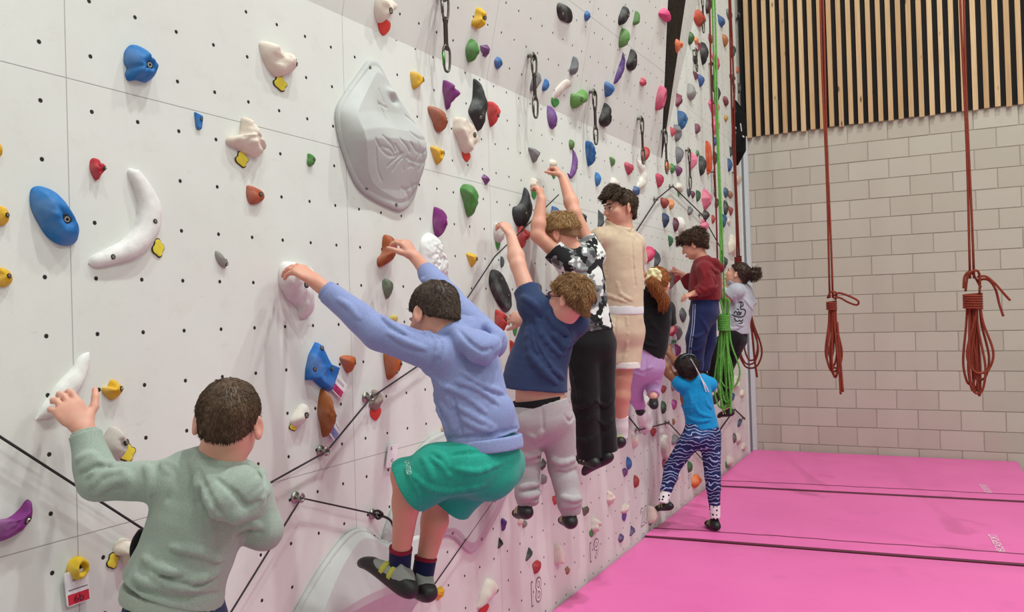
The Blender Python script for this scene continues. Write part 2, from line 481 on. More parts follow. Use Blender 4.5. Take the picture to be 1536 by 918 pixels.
for i, (nm, lb, ya, yb, tx) in enumerate(mats_def):
    r = empty(nm, (1.3, (ya(1.3) + yb(1.3)) / 2, ZF)); tag(r, lb, 'crash mat', 'pink crash mats')
    V, F = mat_body(ya, yb); mesh_obj('cover', V, F, vinyl, r, True)
    if i > 0:
        # overlapping flap along the near edge, its stitched hem a dark line
        V = []; F = []; n = 60
        for q in range(n + 1):
            x = 0.02 + 2.62 * q / n; wv_ = 0.006 * math.sin(7 * x + i) + 0.004 * math.sin(23 * x)
            cur = -0.10 * max(0, 0.35 - x) ** 1.0
            y0 = ya(x) - 0.004 + cur * 0.5; y1 = ya(x) + 0.20 + wv_ + cur
            V += [(x, y0 - 0.002, -0.02), (x, y0, 0.004), (x, y1, 0.006), (x, y1 + 0.003, 0.001)]
        for q in range(n):
            for k in range(3): F.append((q * 4 + k, (q + 1) * 4 + k, (q + 1) * 4 + k + 1, q * 4 + k + 1))
        mesh_obj('flap', V, F, vinyl, r, False)
        b = MB(); b.tube([(v[0], v[1] + 0.004, 0.004) for v in V[2::4]], 0.0065, 6); tag(b.build('flap_hem', seamc, r), 'dark red stitched hem')
        b = MB(); b.tube([(v[0], v[1] - 0.004, -0.010) for v in V[1::4]], 0.013, 8); tag(b.build('edge_binding', m_plain('#5c0f2e', 0.6), r), 'dark red strip standing in for the shade in the mat gap')  # dark tube laid in so the gap between mats looks deep in shade
    if tx:
        cx_, cy_, L, Hh = tx
        dr = np.array([-0.075, 1.0, 0]); dr /= np.linalg.norm(dr)
        put_text('lettering', 'DECASPORT', (cx_, cy_, 0.0042), dr, np.cross(ZV, dr), L, Hh, m_plain('#f3e4ee', 0.5), r)
b = MB(); b.box((0.0, Y0, ZF - 0.1), (XR, YB + 0.2, ZF)); tag(b.build('floor', m_plain('#b4b4b1', 0.7), None, False), kind='structure')
b = MB(); b.box((2.5, YB - 0.02, ZF), (XR, YB - 0.004, ZF + 0.03)); tag(b.build('baseboard_back', m_plain('#3a3836', 0.7), None, False), kind='structure')
b = MB(); b.box((-0.3, Y0, ZT), (XR, YB + 0.3, ZT + 0.1)); tag(b.build('ceiling', m_plain('#b9b6b2', 0.9), None, False), kind='structure')
b = MB(); b.box((XR, Y0, ZF), (XR + 0.1, YB + 0.3, ZT)); tag(b.build('wall_right', m_plain('#c9c5bf', 0.9), None, False), kind='structure')
b = MB(); b.box((-0.3, Y0 - 0.1, ZF), (XR, Y0, ZT)); tag(b.build('wall_front', m_plain('#c9c5bf', 0.9), None, False), kind='structure')
# metal edge profile in the corner
r = empty('trim_1', (0.02, 9.75, ZF)); tag(r, kind='structure')
b = MB(); b.box((0.0, 9.66, ZF), (0.012, 9.87, zt)); b.box((0.012, 9.80, ZF), (0.06, 9.87, zt)); b.build('edge_profile', m_plain('#d9dbdd', 0.5), r, False)
b = MB(); b.box((0.012, 9.70, ZF), (0.02, 9.715, zt)); b.box((0.012, 9.76, ZF), (0.022, 9.77, zt)); b.build('groove', m_plain('#6e7074', 0.5), r, False)

# panel numbers painted near the mat
for s, (x0, y0, x1, y1) in (('18', (797, 868, 812, 905)), ('19', (885, 810, 898, 839)), ('20', (961, 760, 971, 787)), ('21', (1032, 712, 1037, 731))):
    p0 = atx(x0, (y0 + y1) / 2); p1 = atx(x1, (y0 + y1) / 2); c = (p0 + p1) / 2; c[0] = 0.0
    w = p1[1] - p0[1]; h = (atx((x0 + x1) / 2, y0) - atx((x0 + x1) / 2, y1))[2]
    r = empty('wall_number', c); tag(r, 'outlined number %s painted on the wall above the mat' % s, 'number', 'panel numbers')
    put_text('outline', s, c, YV, ZV, w, h, m_plain('#8a8486', 0.7), r, 0.0008, 0.03)
    put_text('numeral', s, c, YV, ZV, w * 0.97, h * 0.96, m_plain('#f4f1f1', 0.7), r, 0.0016, -0.012)
# ------------------------------------------------------------------ light
def area(loc, target, size, power, col=(1, 1, 1)):
    l = bpy.data.lights.new('ceiling_or_fill_lamp', 'AREA'); l.energy = power; l.shape = 'DISK'; l.size = size; l.color = col
    o = bpy.data.objects.new('ceiling_or_fill_lamp', l); COL.objects.link(o); o.location = loc
    d = Vector(target) - Vector(loc); o.rotation_euler = d.to_track_quat('-Z', 'Y').to_euler()
    return o
LP = 99
for y, k_ in ((-0.8, .7), (2.4, 1.25), (5.8, 1.05)):
    area((3.0, y, 9.5), (1.0, y, 0), 0.28, LP * 2.25 * k_, (0.91, 0.99, 0.955))
for y in (0.5, 5.0):  # added soft fill, no real fittings: lifts the lower wall, thins the pink bounce
    area((6.9, y, 7.5), (0.2, y + .8, 0.9), 1.4, LP * 1.35, (0.91, 0.99, 0.955))
w = bpy.data.worlds.new('world'); SC.world = w; w.use_nodes = True
w.node_tree.nodes['Background'].inputs[0].default_value = (0.9, 0.95, 1, 1); w.node_tree.nodes['Background'].inputs[1].default_value = 0.02
SC.view_settings.view_transform = 'Standard'; SC.view_settings.look = 'None'
SC.view_settings.gamma = 1; SC.view_settings.use_curve_mapping = False; SC.view_settings.exposure = 0.0
# ------------------------------------------------------------------ climbing holds
SHP = {
 'round': None,
 'drop': [(0, -1), (.45, -.55), (.85, -.05), (1, .4), (.75, .85), (.2, 1), (-.35, 1), (-.85, .8), (-1, .35), (-.8, -.1), (-.4, -.6)],
 'leaf': [(-.1, 1), (.5, .65), (1, .1), (.75, -.5), (.15, -1), (-.6, -.6), (-1, 0), (-.75, .55)],
 'tri': [(-1, .85), (-.2, 1), (1, .8), (.95, .35), (.5, -.4), (.1, -1), (-.3, -.6), (-.8, .3)],
 'bean': [(-.75, -.95), (-1, -.5), (-.85, 0), (-.6, .5), (-.1, .95), (.6, 1), (1, .7), (.95, .25), (.5, -.05), (.35, -.45), (.1, -.85), (-.35, -1)],
 'horn': [(-.35, 1), (.15, .7), (.35, .1), (.95, -.3), (1, -.75), (.45, -1), (-.5, -.95), (-1, -.6), (-.75, -.05), (-.6, .6)],
 'shield': [(-.9, .9), (.0, 1), (.85, .9), (1, .2), (.6, -.5), (0, -1), (-.7, -.5), (-1, .2)],
 'heart': [(0, .6), (.45, 1), (1, .75), (.9, .1), (.35, -.6), (-.05, -1), (-.5, -.4), (-.95, .2), (-1, .75), (-.5, 1)],
 'half': [(-.9, 1), (-.2, .95), (.6, .6), (1, 0), (.7, -.6), (-.1, -1), (-.7, -.95), (-1, -.2), (-1, .5)],
 'knob': [(-.4, .95), (.3, .8), (.85, .3), (1, -.3), (.6, -.8), (-.2, -1), (-.9, -.75), (-.95, -.2), (-.7, .3), (-.75, .7)],
 'nugget': [(-.5, .95), (.2, 1), (.55, .6), (1, .5), (.9, 0), (.6, -.45), (.5, -.9), (-.15, -1), (-.6, -.6), (-1, -.2), (-.75, .3)],
 'sickle': [(-1, -.05), (-.55, -.5), (-.1, -1), (.5, -.55), (1, .3), (.75, .85), (.2, 1), (-.05, .75), (.05, .3), (-.3, .05)],
 '=diamond': [(.2, 1), (1, .25), (-.1, -1), (-1, -.3)],
 '=block': [(-1, .8), (.9, 1), (1, .2), (.2, -1), (-.4, -.95), (-.8, .1)],
 '=bar': [(.35, 1), (1, .7), (.5, -.3), (-.45, -1), (-1, -.7), (-.3, .3)],
 '=pyr': [(0, 1), (.5, -.2), (1, -.75), (0, -1), (-1, -.75), (-.5, -.1)],
 '=wedge': [(-1, 1), (.9, .8), (1, .4), (.6, -.9), (-.3, -1), (-.7, -.7)],
 '=quad': [(-.3, 1), (.35, .1), (1, -.1), (.85, -.4), (.45, -1), (-.1, -.75), (-.55, -.45), (-1, -.42), (-.95, 0), (-.75, .5)],
 '=facet': [(-.1, 1), (.7, .75), (1, .2), (.75, -.35), (.2, -1), (-.5, -.75), (-1, 0), (-.7, .6)],
}
def outline(shape, n, fx=0, fy=0, rot=0.0):
    if isinstance(shape, list): pts = np.array(shape, float); sharp = False
    elif SHP[shape] is None:
        a = np.linspace(0, 2 * math.pi, n, endpoint=False)
        return np.stack([np.cos(a), np.sin(a)], 1)
    else: pts = np.array(SHP[shape], float); sharp = shape[0] == '='
    if fx: pts[:, 0] *= -1
    if fy: pts[:, 1] *= -1
    if rot:
        c, s = math.cos(rot), math.sin(rot); pts = pts @ np.array([[c, s], [-s, c]])
    a2 = np.sum(pts[:, 0] * np.roll(pts[:, 1], -1) - pts[:, 1] * np.roll(pts[:, 0], -1))
    if a2 < 0: pts = pts[::-1]
    if sharp:
        d = []
        for i in range(len(pts)):
            a, b = pts[i], pts[(i + 1) % len(pts)]
            for k in (0.06, 0.35, 0.65, 0.94): d.append(a + (b - a) * k)
        pts = np.array(d)
    else: pts = crom(pts, 8, True)
    L = np.r_[0, np.cumsum(np.linalg.norm(np.roll(pts, -1, 0) - pts, axis=1))]
    if sharp: return pts
    t = np.linspace(0, L[-1], n, endpoint=False); q = np.vstack([pts, pts[:1]])
    return np.stack([np.interp(t, L, q[:, 0]), np.interp(t, L, q[:, 1])], 1)

def prof(s, kind):
    """height 0..1 against ring parameter s (0 centre, 1 rim)"""
    if kind == 'plate': return min(1.0, (1 - s) / 0.16) ** 0.5 * (0.9 + 0.1 * (1 - s))
    if kind == 'facet': return min(1.0, (1 - s) / 0.62)
    if kind == 'cone': return (1 - s) ** 0.85
    if kind == 'donut': return math.sin(math.pi * min(1, (1 - s) / 0.72)) ** 0.6 if (1 - s) < 0.72 else 0.02
    if kind == 'jug':
        return (1 - s ** 2.4) ** 0.5 * (0.72 + 0.28 * min(1, abs((1 - s) - 0.0) / 0.5)) - 0.34 * math.exp(-((s) / 0.28) ** 2)
    return (1 - s ** 2.3) ** 0.55
def fit_surface(build, box, c0, n, ru, rv, D, iters=6, dscale=True):
    """build(c, U, V, n, ru, rv, D) -> vertices; scales it so that its outline meets the box seen in the photo"""
    x0, y0, x1, y1 = box; U = YV - n * n[1]; U /= np.linalg.norm(U); Vv = np.cross(n, U)
    if Vv[2] < 0: Vv = -Vv
    c = np.array(c0, float); pc = np.array([(x0 + x1) / 2, (y0 + y1) / 2]); V = None
    aim = pc.copy()
    for it in range(iters):
        V = build(c, U, Vv, n, ru, rv, D); p = proj(V)
        lo, hi = p.min(0), p.max(0); w, h = hi - lo
        ru *= min(2.5, max(0.3, (x1 - x0) / w)); rv *= min(2.0, max(0.4, (y1 - y0) / h))
        if ru < 0.30 * rv and dscale:
            ru = 0.30 * rv; D *= 0.8
        ru = min(ru, 2.4 * rv) if dscale else ru
        aim = aim + (pc - (lo + hi) / 2)
        c, _ = hitplane(aim[0], aim[1], c0, n)
    return build(c, U, Vv, n, ru, rv, D), c, U, Vv, ru, rv, D
def make_blob(name, box, shape='round', relief='dome', col='#888888', df=0.75, pk=(0.1, 0.1), rough=0.05, mat=None, parent=None,
              seg=None, rings=None, c0=None, n=None, fx=0, fy=0, rot=0.0, flat=False, edge_mat=None, lift=0.0, hollow=None, seed=None, smooth=True, fine=0.0):
    w, h = box[2] - box[0], box[3] - box[1]; big = max(w, h)
    seg = seg or (18 if big < 22 else 30 if big < 50 else 56 if big < 110 else 96)
    rings = rings or (5 if big < 22 else 8 if big < 50 else 14 if big < 110 else 26)
    O = outline(shape, seg, fx, fy, rot); seg = len(O); pkv = np.array(pk)
    if c0 is None:
        c0, n = wall_hit((box[0] + box[2]) / 2, (box[1] + box[3]) / 2)
    dist = np.linalg.norm(c0 - CAM); rv = h * dist / FPX / 2; ru = rv * 0.8
    sd = seed if seed is not None else int(abs(box[0] * 13 + box[1] * 7)) % 97
    S = np.linspace(1, 0, rings + 1)[:-1]
    uv = [O]; hh = [np.zeros(seg)]
    S = 1 - np.linspace(0, 1, rings + 1)[:-1] ** 1.25
    for s in S:
        # rings run in towards the peak; the first lies on the rim
        q = pkv + (O - pkv) * s
        uv.append(q); hh.append(np.full(seg, max(0.0, prof(s, relief)) if s < 1 else 0.04))
    uv = np.vstack(uv + [pkv[None]]); hh = np.r_[np.concatenate(hh), prof(0, relief)]
    sc = 1.9 if big < 60 else 2.6
    nz = vnoise(np.stack([uv[:, 0] * sc, uv[:, 1] * sc, np.full(len(uv), sd)], 1)) + 0.5 * vnoise(np.stack([uv[:, 0] * sc * 2.4, uv[:, 1] * sc * 2.4, np.full(len(uv), sd + 3)], 1))
    hh = hh * (1 + nz * rough * 2.2)
    if fine: hh = hh * (1 + fine * 2 * (vnoise(np.stack([uv[:, 0] * 8, uv[:, 1] * 11, np.full(len(uv), sd)], 1)) + .7 * vnoise(np.stack([uv[:, 0] * 15, uv[:, 1] * 20, np.full(len(uv), sd + 5)], 1))))
    if hollow is not None: hh = hollow(uv, hh)
    sprd = 1 + 0.10 * (1 - (np.abs(hh) ** 2).clip(0, 1)) * 0
    def build(c, U, V, n, ru, rv, D):
        return c + uv[:, :1] * ru * U + uv[:, 1:] * rv * V + (hh[:, None] * D + lift) * n
    D = df * rv
    P, c, U, Vv, ru, rv, D = fit_surface(build, box, c0, n, ru, rv, D)
    F = []
    R = rings + 1
    for r in range(R - 1):
        for i in range(seg):
            j = (i + 1) % seg; F.append((r * seg + i, r * seg + j, (r + 1) * seg + j, (r + 1) * seg + i))
    for i in range(seg): F.append(((R - 1) * seg + i, (R - 1) * seg + (i + 1) % seg, R * seg))
    F.append(tuple(range(seg - 1, -1, -1)))
    mats = [mat or m_hold(col)]; midx = None
    if edge_mat:
        mats.append(edge_mat); midx = [1 if k < seg * (2 if rings < 6 else 3) else 0 for k in range(len(F))]
    o = mesh_obj(name, P, F, None, parent, smooth and relief != 'facet', origin=c, mats=mats, midx=midx)
    o_info = dict(c=c, U=U, V=Vv, n=n, ru=ru, rv=rv, D=D, P=P, uv=uv)
    return o, o_info
def add_bolt(o, inf, at, r=None):
    """socket-head bolt sunk in its dark counterbore"""
    i = int(np.argmin(np.sum((inf['uv'] - np.array(at)) ** 2, 1) - 1e-6 * np.arange(len(inf['uv'])) * 0))
    n = inf['n']; p = inf['P'][i]; sz_ = min(inf['ru'], inf['rv'])
    r = r or min(0.0075, max(0.0035, 0.16 * sz_))
    nb = None
    if len(inf['P']) > 30:
        dd = np.linalg.norm(inf['P'] - p, axis=1); nr_ = inf['P'][dd < max(np.sort(dd)[12], 2.2 * r)]; q_ = nr_ - nr_.mean(0)
        w_, v_ = np.linalg.eigh(q_.T @ q_); nb = v_[:, 0]; nb = nb if nb @ n > 0 else -nb
        p = nr_.mean(0) + nb * 0.001
        if nb @ n < .35: nb = n
    if nb is None: nb = n
    a = np.cross(nb, ZV); a /= np.linalg.norm(a); b = np.cross(nb, a)
    V = []; F = []; M = []; N = 14
    spec = [(1.75, -0.004, 0), (1.7, 0.0005, 0), (1.05, 0.0008, 1), (0.95, 0.003, 1), (0.5, 0.003, 0), (0.42, -0.001, 0)]
    for rr, z, _ in spec:
        for k in range(N):
            t = 2 * math.pi * k / N; V.append(p + (a * math.cos(t) + b * math.sin(t)) * rr * r + nb * z)
    for q in range(len(spec) - 1):
        for k in range(N):
            j = (k + 1) % N; F.append((q * N + k, q * N + j, (q + 1) * N + j, (q + 1) * N + k)); M.append(spec[q][2] if q not in (1,) else 0)
    F.append(tuple((len(spec) - 1) * N + k for k in range(N))); M.append(0)
    mesh_obj('bolt', V, F, None, o, False, origin=p, mats=[m_plain('#25211f', 0.6), m_metal('#b9b5ac', 0.4)], midx=M)
CLOVER = [(-.15, 1), (.35, .9), (.55, .5), (.95, .35), (1, -.1), (.65, -.35), (.6, -.8), (.1, -1), (-.35, -.75), (-.85, -.5), (-1, 0), (-.6, .35), (-.55, .8)]
TAGC = {'y': ('#e8d33c', 'yellow marker tag with a black edge'), 'r': ('#d8392f', 'red marker tag'), 'g': ('#3f8f45', 'green marker tag'), 'p': ('#6a4fa0', 'purple marker tag'), 'b': ('#3b6fb3', 'blue marker tag')}
def hold(x0, y0, x1, y1, shape, relief, col, label, bolt=None, tg=None, chalk=0.25, name='climbing_hold', cat='climbing hold', **kw):
    kw.setdefault('mat', m_hold(col, chalk))
    o, inf = make_blob(name, (x0, y0, x1, y1), shape, relief, col, **kw)
    tag(o, label, cat, 'resin holds on the climbing wall')
    if bolt is not None:
        for bb in (bolt if isinstance(bolt, list) else [bolt]): add_bolt(o, inf, bb, 0.0052 if isinstance(bolt, list) else None)
    if tg:
        k, bx = tg; cc, lb = TAGC[k]
        t, _ = make_blob('marker_tag', bx, CLOVER if k == 'y' else 'shield', 'plate', cc, df=0.10, pk=(0, 0), rough=0.0, mat=m_plain(cc, 0.55), parent=o,
                         edge_mat=m_plain('#1c1713', 0.6) if k == 'y' else None, lift=0.002, seg=22, rings=5, c0=inf['c'], n=inf['n'])
        t['label'] = lb
    return o, inf
def make_tube_hold(box, spine, col, label, hf=0.9, bolts=(), tg=None, chalk=0.2, rough=0.04, K=11, asp=0.75, name='climbing_hold', nrm=None, c0=None, br=None):
    """a hold swept along a bent spine: list of (u, v, radius) in box units"""
    S = np.array(spine, float); S = crom(S, 8); M = len(S)
    if c0 is None: c0, n = wall_hit((box[0] + box[2]) / 2, (box[1] + box[3]) / 2)
    else: n = nrm
    C = S[:, :2] * [asp, 1]; T = np.gradient(C, axis=0); T /= np.linalg.norm(T, axis=1)[:, None]; Nn = np.stack([-T[:, 1], T[:, 0]], 1)
    uv = []; hh = []
    for i in range(M):
        for k in range(K):
            a = -math.pi / 2 + math.pi * k / (K - 1)
            q = C[i] + Nn[i] * S[i, 2] * math.sin(a); uv.append((q[0] / asp, q[1])); hh.append(S[i, 2] * (math.cos(a) ** 0.8 if math.cos(a) > 1e-6 else 0))
    uv = np.array(uv); hh = np.array(hh)
    nz = vnoise(np.stack([uv[:, 0] * 3, uv[:, 1] * 3, np.full(len(uv), box[0] % 17)], 1)) + 0.6 * vnoise(np.stack([uv[:, 0] * 9, uv[:, 1] * 9, np.full(len(uv), box[1] % 17)], 1))
    hh = hh * (1 + rough * nz * 2)
    def build(c, U, V, n, ru, rv, D): return c + uv[:, :1] * ru * U + uv[:, 1:] * rv * V + hh[:, None] * D * n
    dist = np.linalg.norm(c0 - CAM); rv = (box[3] - box[1]) * dist / FPX / 2
    P, c, U, Vv, ru, rv, D = fit_surface(build, box, c0, n, rv * asp, rv, rv * hf)
    F = []
    for i in range(M - 1):
        for k in range(K - 1): F.append((i * K + k, i * K + k + 1, (i + 1) * K + k + 1, (i + 1) * K + k))
    F.append(tuple(range(K))); F.append(tuple((M - 1) * K + k for k in range(K - 1, -1, -1)))
    o = mesh_obj(name, P, F, m_hold(col, chalk), None, True, origin=c)
    inf = dict(c=c, U=U, V=Vv, n=n, ru=ru, rv=rv, D=D, P=P, uv=uv)
    tag(o, label, 'climbing hold', 'resin holds on the climbing wall')
    for b in bolts: add_bolt(o, inf, b, br)
    if tg:
        k, bx = tg; cc, lb = TAGC[k]
        t, _ = make_blob('marker_tag', bx, CLOVER if k == 'y' else 'shield', 'plate', cc, df=0.10, pk=(0, 0), rough=0.0, mat=m_plain(cc, 0.55), parent=o,
                         edge_mat=m_plain('#1c1713', 0.6) if k == 'y' else None, lift=0.002, seg=22, rings=5, c0=inf['c'], n=inf['n'])
        t['label'] = lb
    return o, inf

BLUE, YEL, RED, ORG, BRN, GRN, PUR, BLK, WHT, CRM, GRY, PNK, MAR, NAV = ('#1f74bd', '#e3ae1c', '#c93434', '#c0602c', '#a0643f', '#4f8a3f', '#86357f', '#2f2e2f', '#ece6e2', '#eddccd', '#8d8c8b', '#e46a92', '#8d3350', '#34507f')
# --- left half, near the camera
hold(185, 67, 238, 124, [(-.35, 1), (.05, .95), (.15, .65), (.65, .5), (1, .05), (.85, -.5), (.4, -.85), (-.2, -.85), (-.75, -1), (-.95, -.7), (-.8, -.35), (-1, -.1), (-.95, .45), (-.65, .85)], 'jug', BLUE, 'round blue jug with a knob, high on the wall at the left', bolt=(.05, -.1), df=.85, pk=(.05, -.1))
hold(291, 168, 305, 195, '=wedge', 'plate', BLUE, 'tiny blue wedge foothold just under the upper panel seam', bolt=(.3, .4), df=.35)
hold(134, 237, 159, 271, [(-.8, .8), (-.1, 1), (.3, .6), (.9, .6), (1, -.1), (.5, -.7), (0, -1), (-.6, -.6), (-1, 0)], 'dome', '#c22c3a', 'small red hold above the big white crescent at the left', bolt=(.6, 0), rough=.12)
hold(44, 279, 119, 369, [(-.95, .85), (-.55, 1), (0, .85), (.35, .5), (.7, .15), (1, -.35), (.85, -.9), (.3, -1), (-.3, -.75), (-.75, -.2), (-1, .3)], 'jug', BLUE, 'large blue ear-shaped jug at the far left', bolt=(.15, -.1), df=.55, pk=(.15, -.15))
hold(-9, 214, 4, 237, 'round', 'dome', YEL, 'yellow hold cut by the left picture edge, uppermost of three', df=.7)
hold(-9, 309, 14, 339, 'round', 'dome', YEL, 'yellow hold at the left picture edge beside the blue ear-shaped jug', bolt=(.3, 0), df=.7)
hold(-9, 401, 19, 431, 'knob', 'dome', YEL, 'yellow hold at the left picture edge, lowest of three', bolt=(.2, .1), df=.7)
make_tube_hold((132, 252, 243, 401), [(.28, 1.0, .02), (.30, .93, .13), (.55, .6, .19), (.74, .2, .24), (.62, -.25, .25), (.2, -.62, .22), (-.4, -.83, .17), (-.85, -.95, .12), (-1.0, -1.0, .02)], '#efe9e8', 'big white crescent hold at the left', bolts=((.72, -.1), (-.45, -.83)), tg=('y', (227, 357, 247, 387)), hf=.95, rough=.015, br=.0042)
hold(338, 176, 400, 237, [(-.15, 1), (.2, .85), (.35, .35), (.75, -.0), (1, -.45), (.6, -.6), (.55, -1), (-.2, -.9), (-.6, -.7), (-1, -.55), (-.9, -.2), (-.35, .0), (-.25, .5)], 'dome', CRM, 'cream three-lobed hold touching the upper seam, yellow tag below', tg=('y', (352, 226, 373, 252)), df=.7, rough=.1)
hold(388, 62, 446, 116, [(-1, .8), (-.6, 1), (-.2, .75), (.1, .5), (.5, .75), (.85, .65), (1, .1), (.8, -.4), (.2, -.85), (-.2, -1), (-.7, -.45), (-.95, .2)], 'dome', CRM, 'cream saddle-shaped hold near the top, yellow tag below', bolt=(.7, .1), tg=('y', (409, 112, 431, 138)), df=.7, rough=.1)
hold(369, 278, 397, 307, 'half', 'dome', '#b4502a', 'orange brown hold left of the grey teardrop volume', bolt=(.1, .1), fx=0, df=.8)
hold(460, 230, 473, 250, 'knob', 'dome', GRN, 'tiny green hold just left of the grey teardrop volume', bolt=(.3, 0), df=.8)
hold(322, 376, 342, 402, [(-.8, 1), (-.2, .6), (.2, .1), (.9, -.2), (1, -.7), (.5, -1), (-.2, -.7), (-.8, 0), (-1, .6)], 'dome', '#9a9590', 'small grey hooked foothold in the bare middle of the left panels', bolt=(.6, -.6), df=.6)
hold(152, 569, 185, 600, [(-.1, .95), (.35, 1), (.5, .6), (1, .3), (.95, -.4), (.4, -.9), (-.1, -1), (-.6, -.6), (-1, -.1), (-.9, .4), (-.45, .3)], 'dome', YEL, 'yellow knobbly hold right of the white crescent gripped by the boy in sage green', bolt=(.5, 0), df=.8, rough=.12)
make_tube_hold((53, 528, 135, 630), [(1.0, 1.0, .02), (.8, .8, .16), (.55, .35, .24), (.15, -.1, .32), (-.2, -.5, .31), (-.6, -.8, .23), (-1.0, -1.0, .02)], '#efece9', 'white crescent hold gripped by the boy in sage green', hf=.7, rough=.02)
hold(152, 639, 193, 692, [(-.2, 1), (.4, .85), (.85, .45), (1, -.1), (.7, -.6), (.2, -1), (-.5, -.8), (-1, -.3), (-.85, .4)], 'dome', '#cfc4bd', 'off-white hold above the sage green sleeve, yellow tag at its right', bolt=(.45, .1), tg=('y', (177, 664, 204, 694)), df=.85)
hold(-12, 749, 49, 813, [(1, .95), (.8, 1), (.4, .55), (-.2, .2), (-1, .15), (-1, -.95), (-.4, -1), (.3, -.75), (.8, -.2), (1, .4)], 'dome', '#872f83', 'purple crescent hold at the lower left picture edge', bolt=(.45, -.1), df=.7)
h6b, i6b = hold(99, 834, 134, 871, 'round', 'donut', '#ecc11f', 'yellow ring-shaped hold at the lower left with a grade card', bolt=(.2, .1), df=.75, pk=(.15, .05), rough=.09)
hold(169, 807, 206, 849, [(-.4, 1), (.2, .95), (.9, .6), (1, .1), (.7, -.2), (.75, -.7), (.2, -1), (-.2, -.6), (-.3, -.1), (-.9, .0), (-1, .5)], 'jug', CRM, 'cream hold with a deep socket beside the sage green hoodie, yellow tag at its left', bolt=(.4, .1), tg=('y', (159, 828, 179, 854)), df=.8, pk=(.2, .1), rough=.1)
# --- around the grey teardrop volume
hold(561, -8, 596, 35, [(-.7, 1), (1, 1), (.95, .5), (.3, .15), (.15, -.5), (-.3, -1), (-.8, -.6), (-1, .2)], 'dome', CRM, 'cream hold cut by the top picture edge, red tag below', bolt=(.0, .1), tg=('r', (567, 25, 586, 54)), df=.7, rough=.08)
hold(707, 11, 730, 44, [(-.2, .9), (.4, 1), (.9, .5), (1, -.3), (.6, -.9), (.1, -1), (-.3, -.75), (-.8, -1), (-1, -.5), (-.5, .1), (-.5, .6)], 'dome', '#e5b41c', 'yellow three-lobed hold on the overhang', bolt=(.4, .1), rough=.12)
hold(698, 58, 719, 94, 'leaf', 'dome', GRN, 'green leaf-shaped hold under the yellow three-lobed hold on the overhang', bolt=(.5, -.1))
hold(720, 67, 735, 86, '=block', 'facet', '#6a3472', 'small purple chunk right of the green leaf-shaped hold on the overhang', fx=1, rot=.5)
hold(741, 85, 754, 104, 'leaf', 'dome', '#2b66a8', 'small blue hold on the overhang left of the first hanging sling shadow', bolt=(.3, 0))
hold(615, 107, 636, 134, [(-1, .8), (0, 1), (.9, .7), (1, .1), (.4, -.5), (-.3, -1), (-.8, -.7)], 'dome', YEL, 'yellow hold at the upper right of the grey teardrop volume', bolt=(.7, .3), df=.8)
hold(664, 120, 690, 165, [(-.7, 1), (-.1, .9), (.35, .45), (.9, 0), (1, -.4), (.4, -.6), (.1, -1), (-.3, -.75), (-.6, -.2), (-1, .3)], 'dome', PUR, 'magenta lumpy hold below the crease of the overhang', bolt=(.1, .3), rough=.2)
hold(702, 118, 732, 197, [(-.15, 1), (.3, .9), (.85, .55), (1, .1), (.7, -.5), (.3, -1), (-.3, -.75), (-1, -.4), (-.8, -.15), (-.4, .2), (-.25, .65)], 'dome', BLK, 'long black sickle hold between the magenta and red holds', pk=(.15, -.1), df=.4, bolt=(-.2, -.55))
hold(730, 152, 751, 191, 'drop', 'dome', '#cf3838', 'red egg-shaped hold beside the long black sickle hold', bolt=(.2, -.2), rough=.1)
hold(641, 159, 671, 199, [(-1, .9), (-.3, 1), (.4, .8), (.95, .3), (1, -.1), (.7, -.7), (.3, -1), (-.2, -.8), (-.5, -.2), (-.95, .4)], 'dome', '#a95c3d', 'brown hold right of the grey teardrop volume', bolt=(.5, -.05))
hold(679, 176, 718, 231, [(-.8, 1), (-.3, .9), (.3, .8), (.85, .3), (1, -.1), (.6, -.6), (.2, -1), (-.3, -.75), (-.75, -.1), (-1, .3)], 'plate', CRM, 'broad cream wedge hold below the long black sickle hold, red tag below', bolt=(.4, .05), tg=('r', (693, 226, 706, 243)), df=.6, pk=(.2, .2))
hold(645, 219, 667, 247, 'tri', 'jug', YEL, 'yellow hold below the brown hold', bolt=(.6, .3), df=.8)
hold(722, 261, 735, 278, '=diamond', 'facet', '#7a3a80', 'tiny purple hold on the upper seam near the long green hold', fx=1)
hold(690, 276, 718, 326, [(-1, .55), (-.6, .85), (0, 1), (.7, .95), (1, .4), (.9, -.2), (.95, -.8), (.6, -1), (.1, -.7), (-.4, -.05)], 'dome', GRN, 'long green pointed hold right of the magenta oval', bolt=(.85, .1), df=.8)
hold(649, 310, 671, 357, 'leaf', 'dome', '#8b2f80', 'magenta oval hold above the white rocky hold', bolt=(.2, -.3), rough=.12, rot=.15)
hold(629, 349, 673, 432, [(-.27, 1), (.18, .83), (.4, .44), (.77, .05), (1, -.24), (.9, -.6), (.7, -1), (-.5, -.93), (-.86, -.37), (-.95, .24), (-.8, .73)], 'dome', '#f1efee', 'white rocky hold behind the head of the boy in the lavender hoodie', df=.42, rough=.05, rings=24, seg=90, chalk=.05, fine=.045)
hold(699, 379, 717, 401, 'tri', 'facet', '#e2b21e', 'small yellow hold above the black studded plate', bolt=(.3, .2))
hold(750, 384, 757, 402, 'round', 'dome', '#5d6064', 'small dark grey hold beside the raised arm of the boy in navy', df=.7)
hold(733, 404, 768, 469, [(-.8, .9), (-.3, 1), (.1, .8), (.6, .3), (1, -.3), (.95, -.8), (.6, -1), (.1, -.8), (-.5, -.3), (-.95, .3)], 'plate', '#343336', 'black studded plate hold left of the boy in navy', bolt=[(-.2, .6), (.55, -.2)], df=.25, pk=(0, 0))
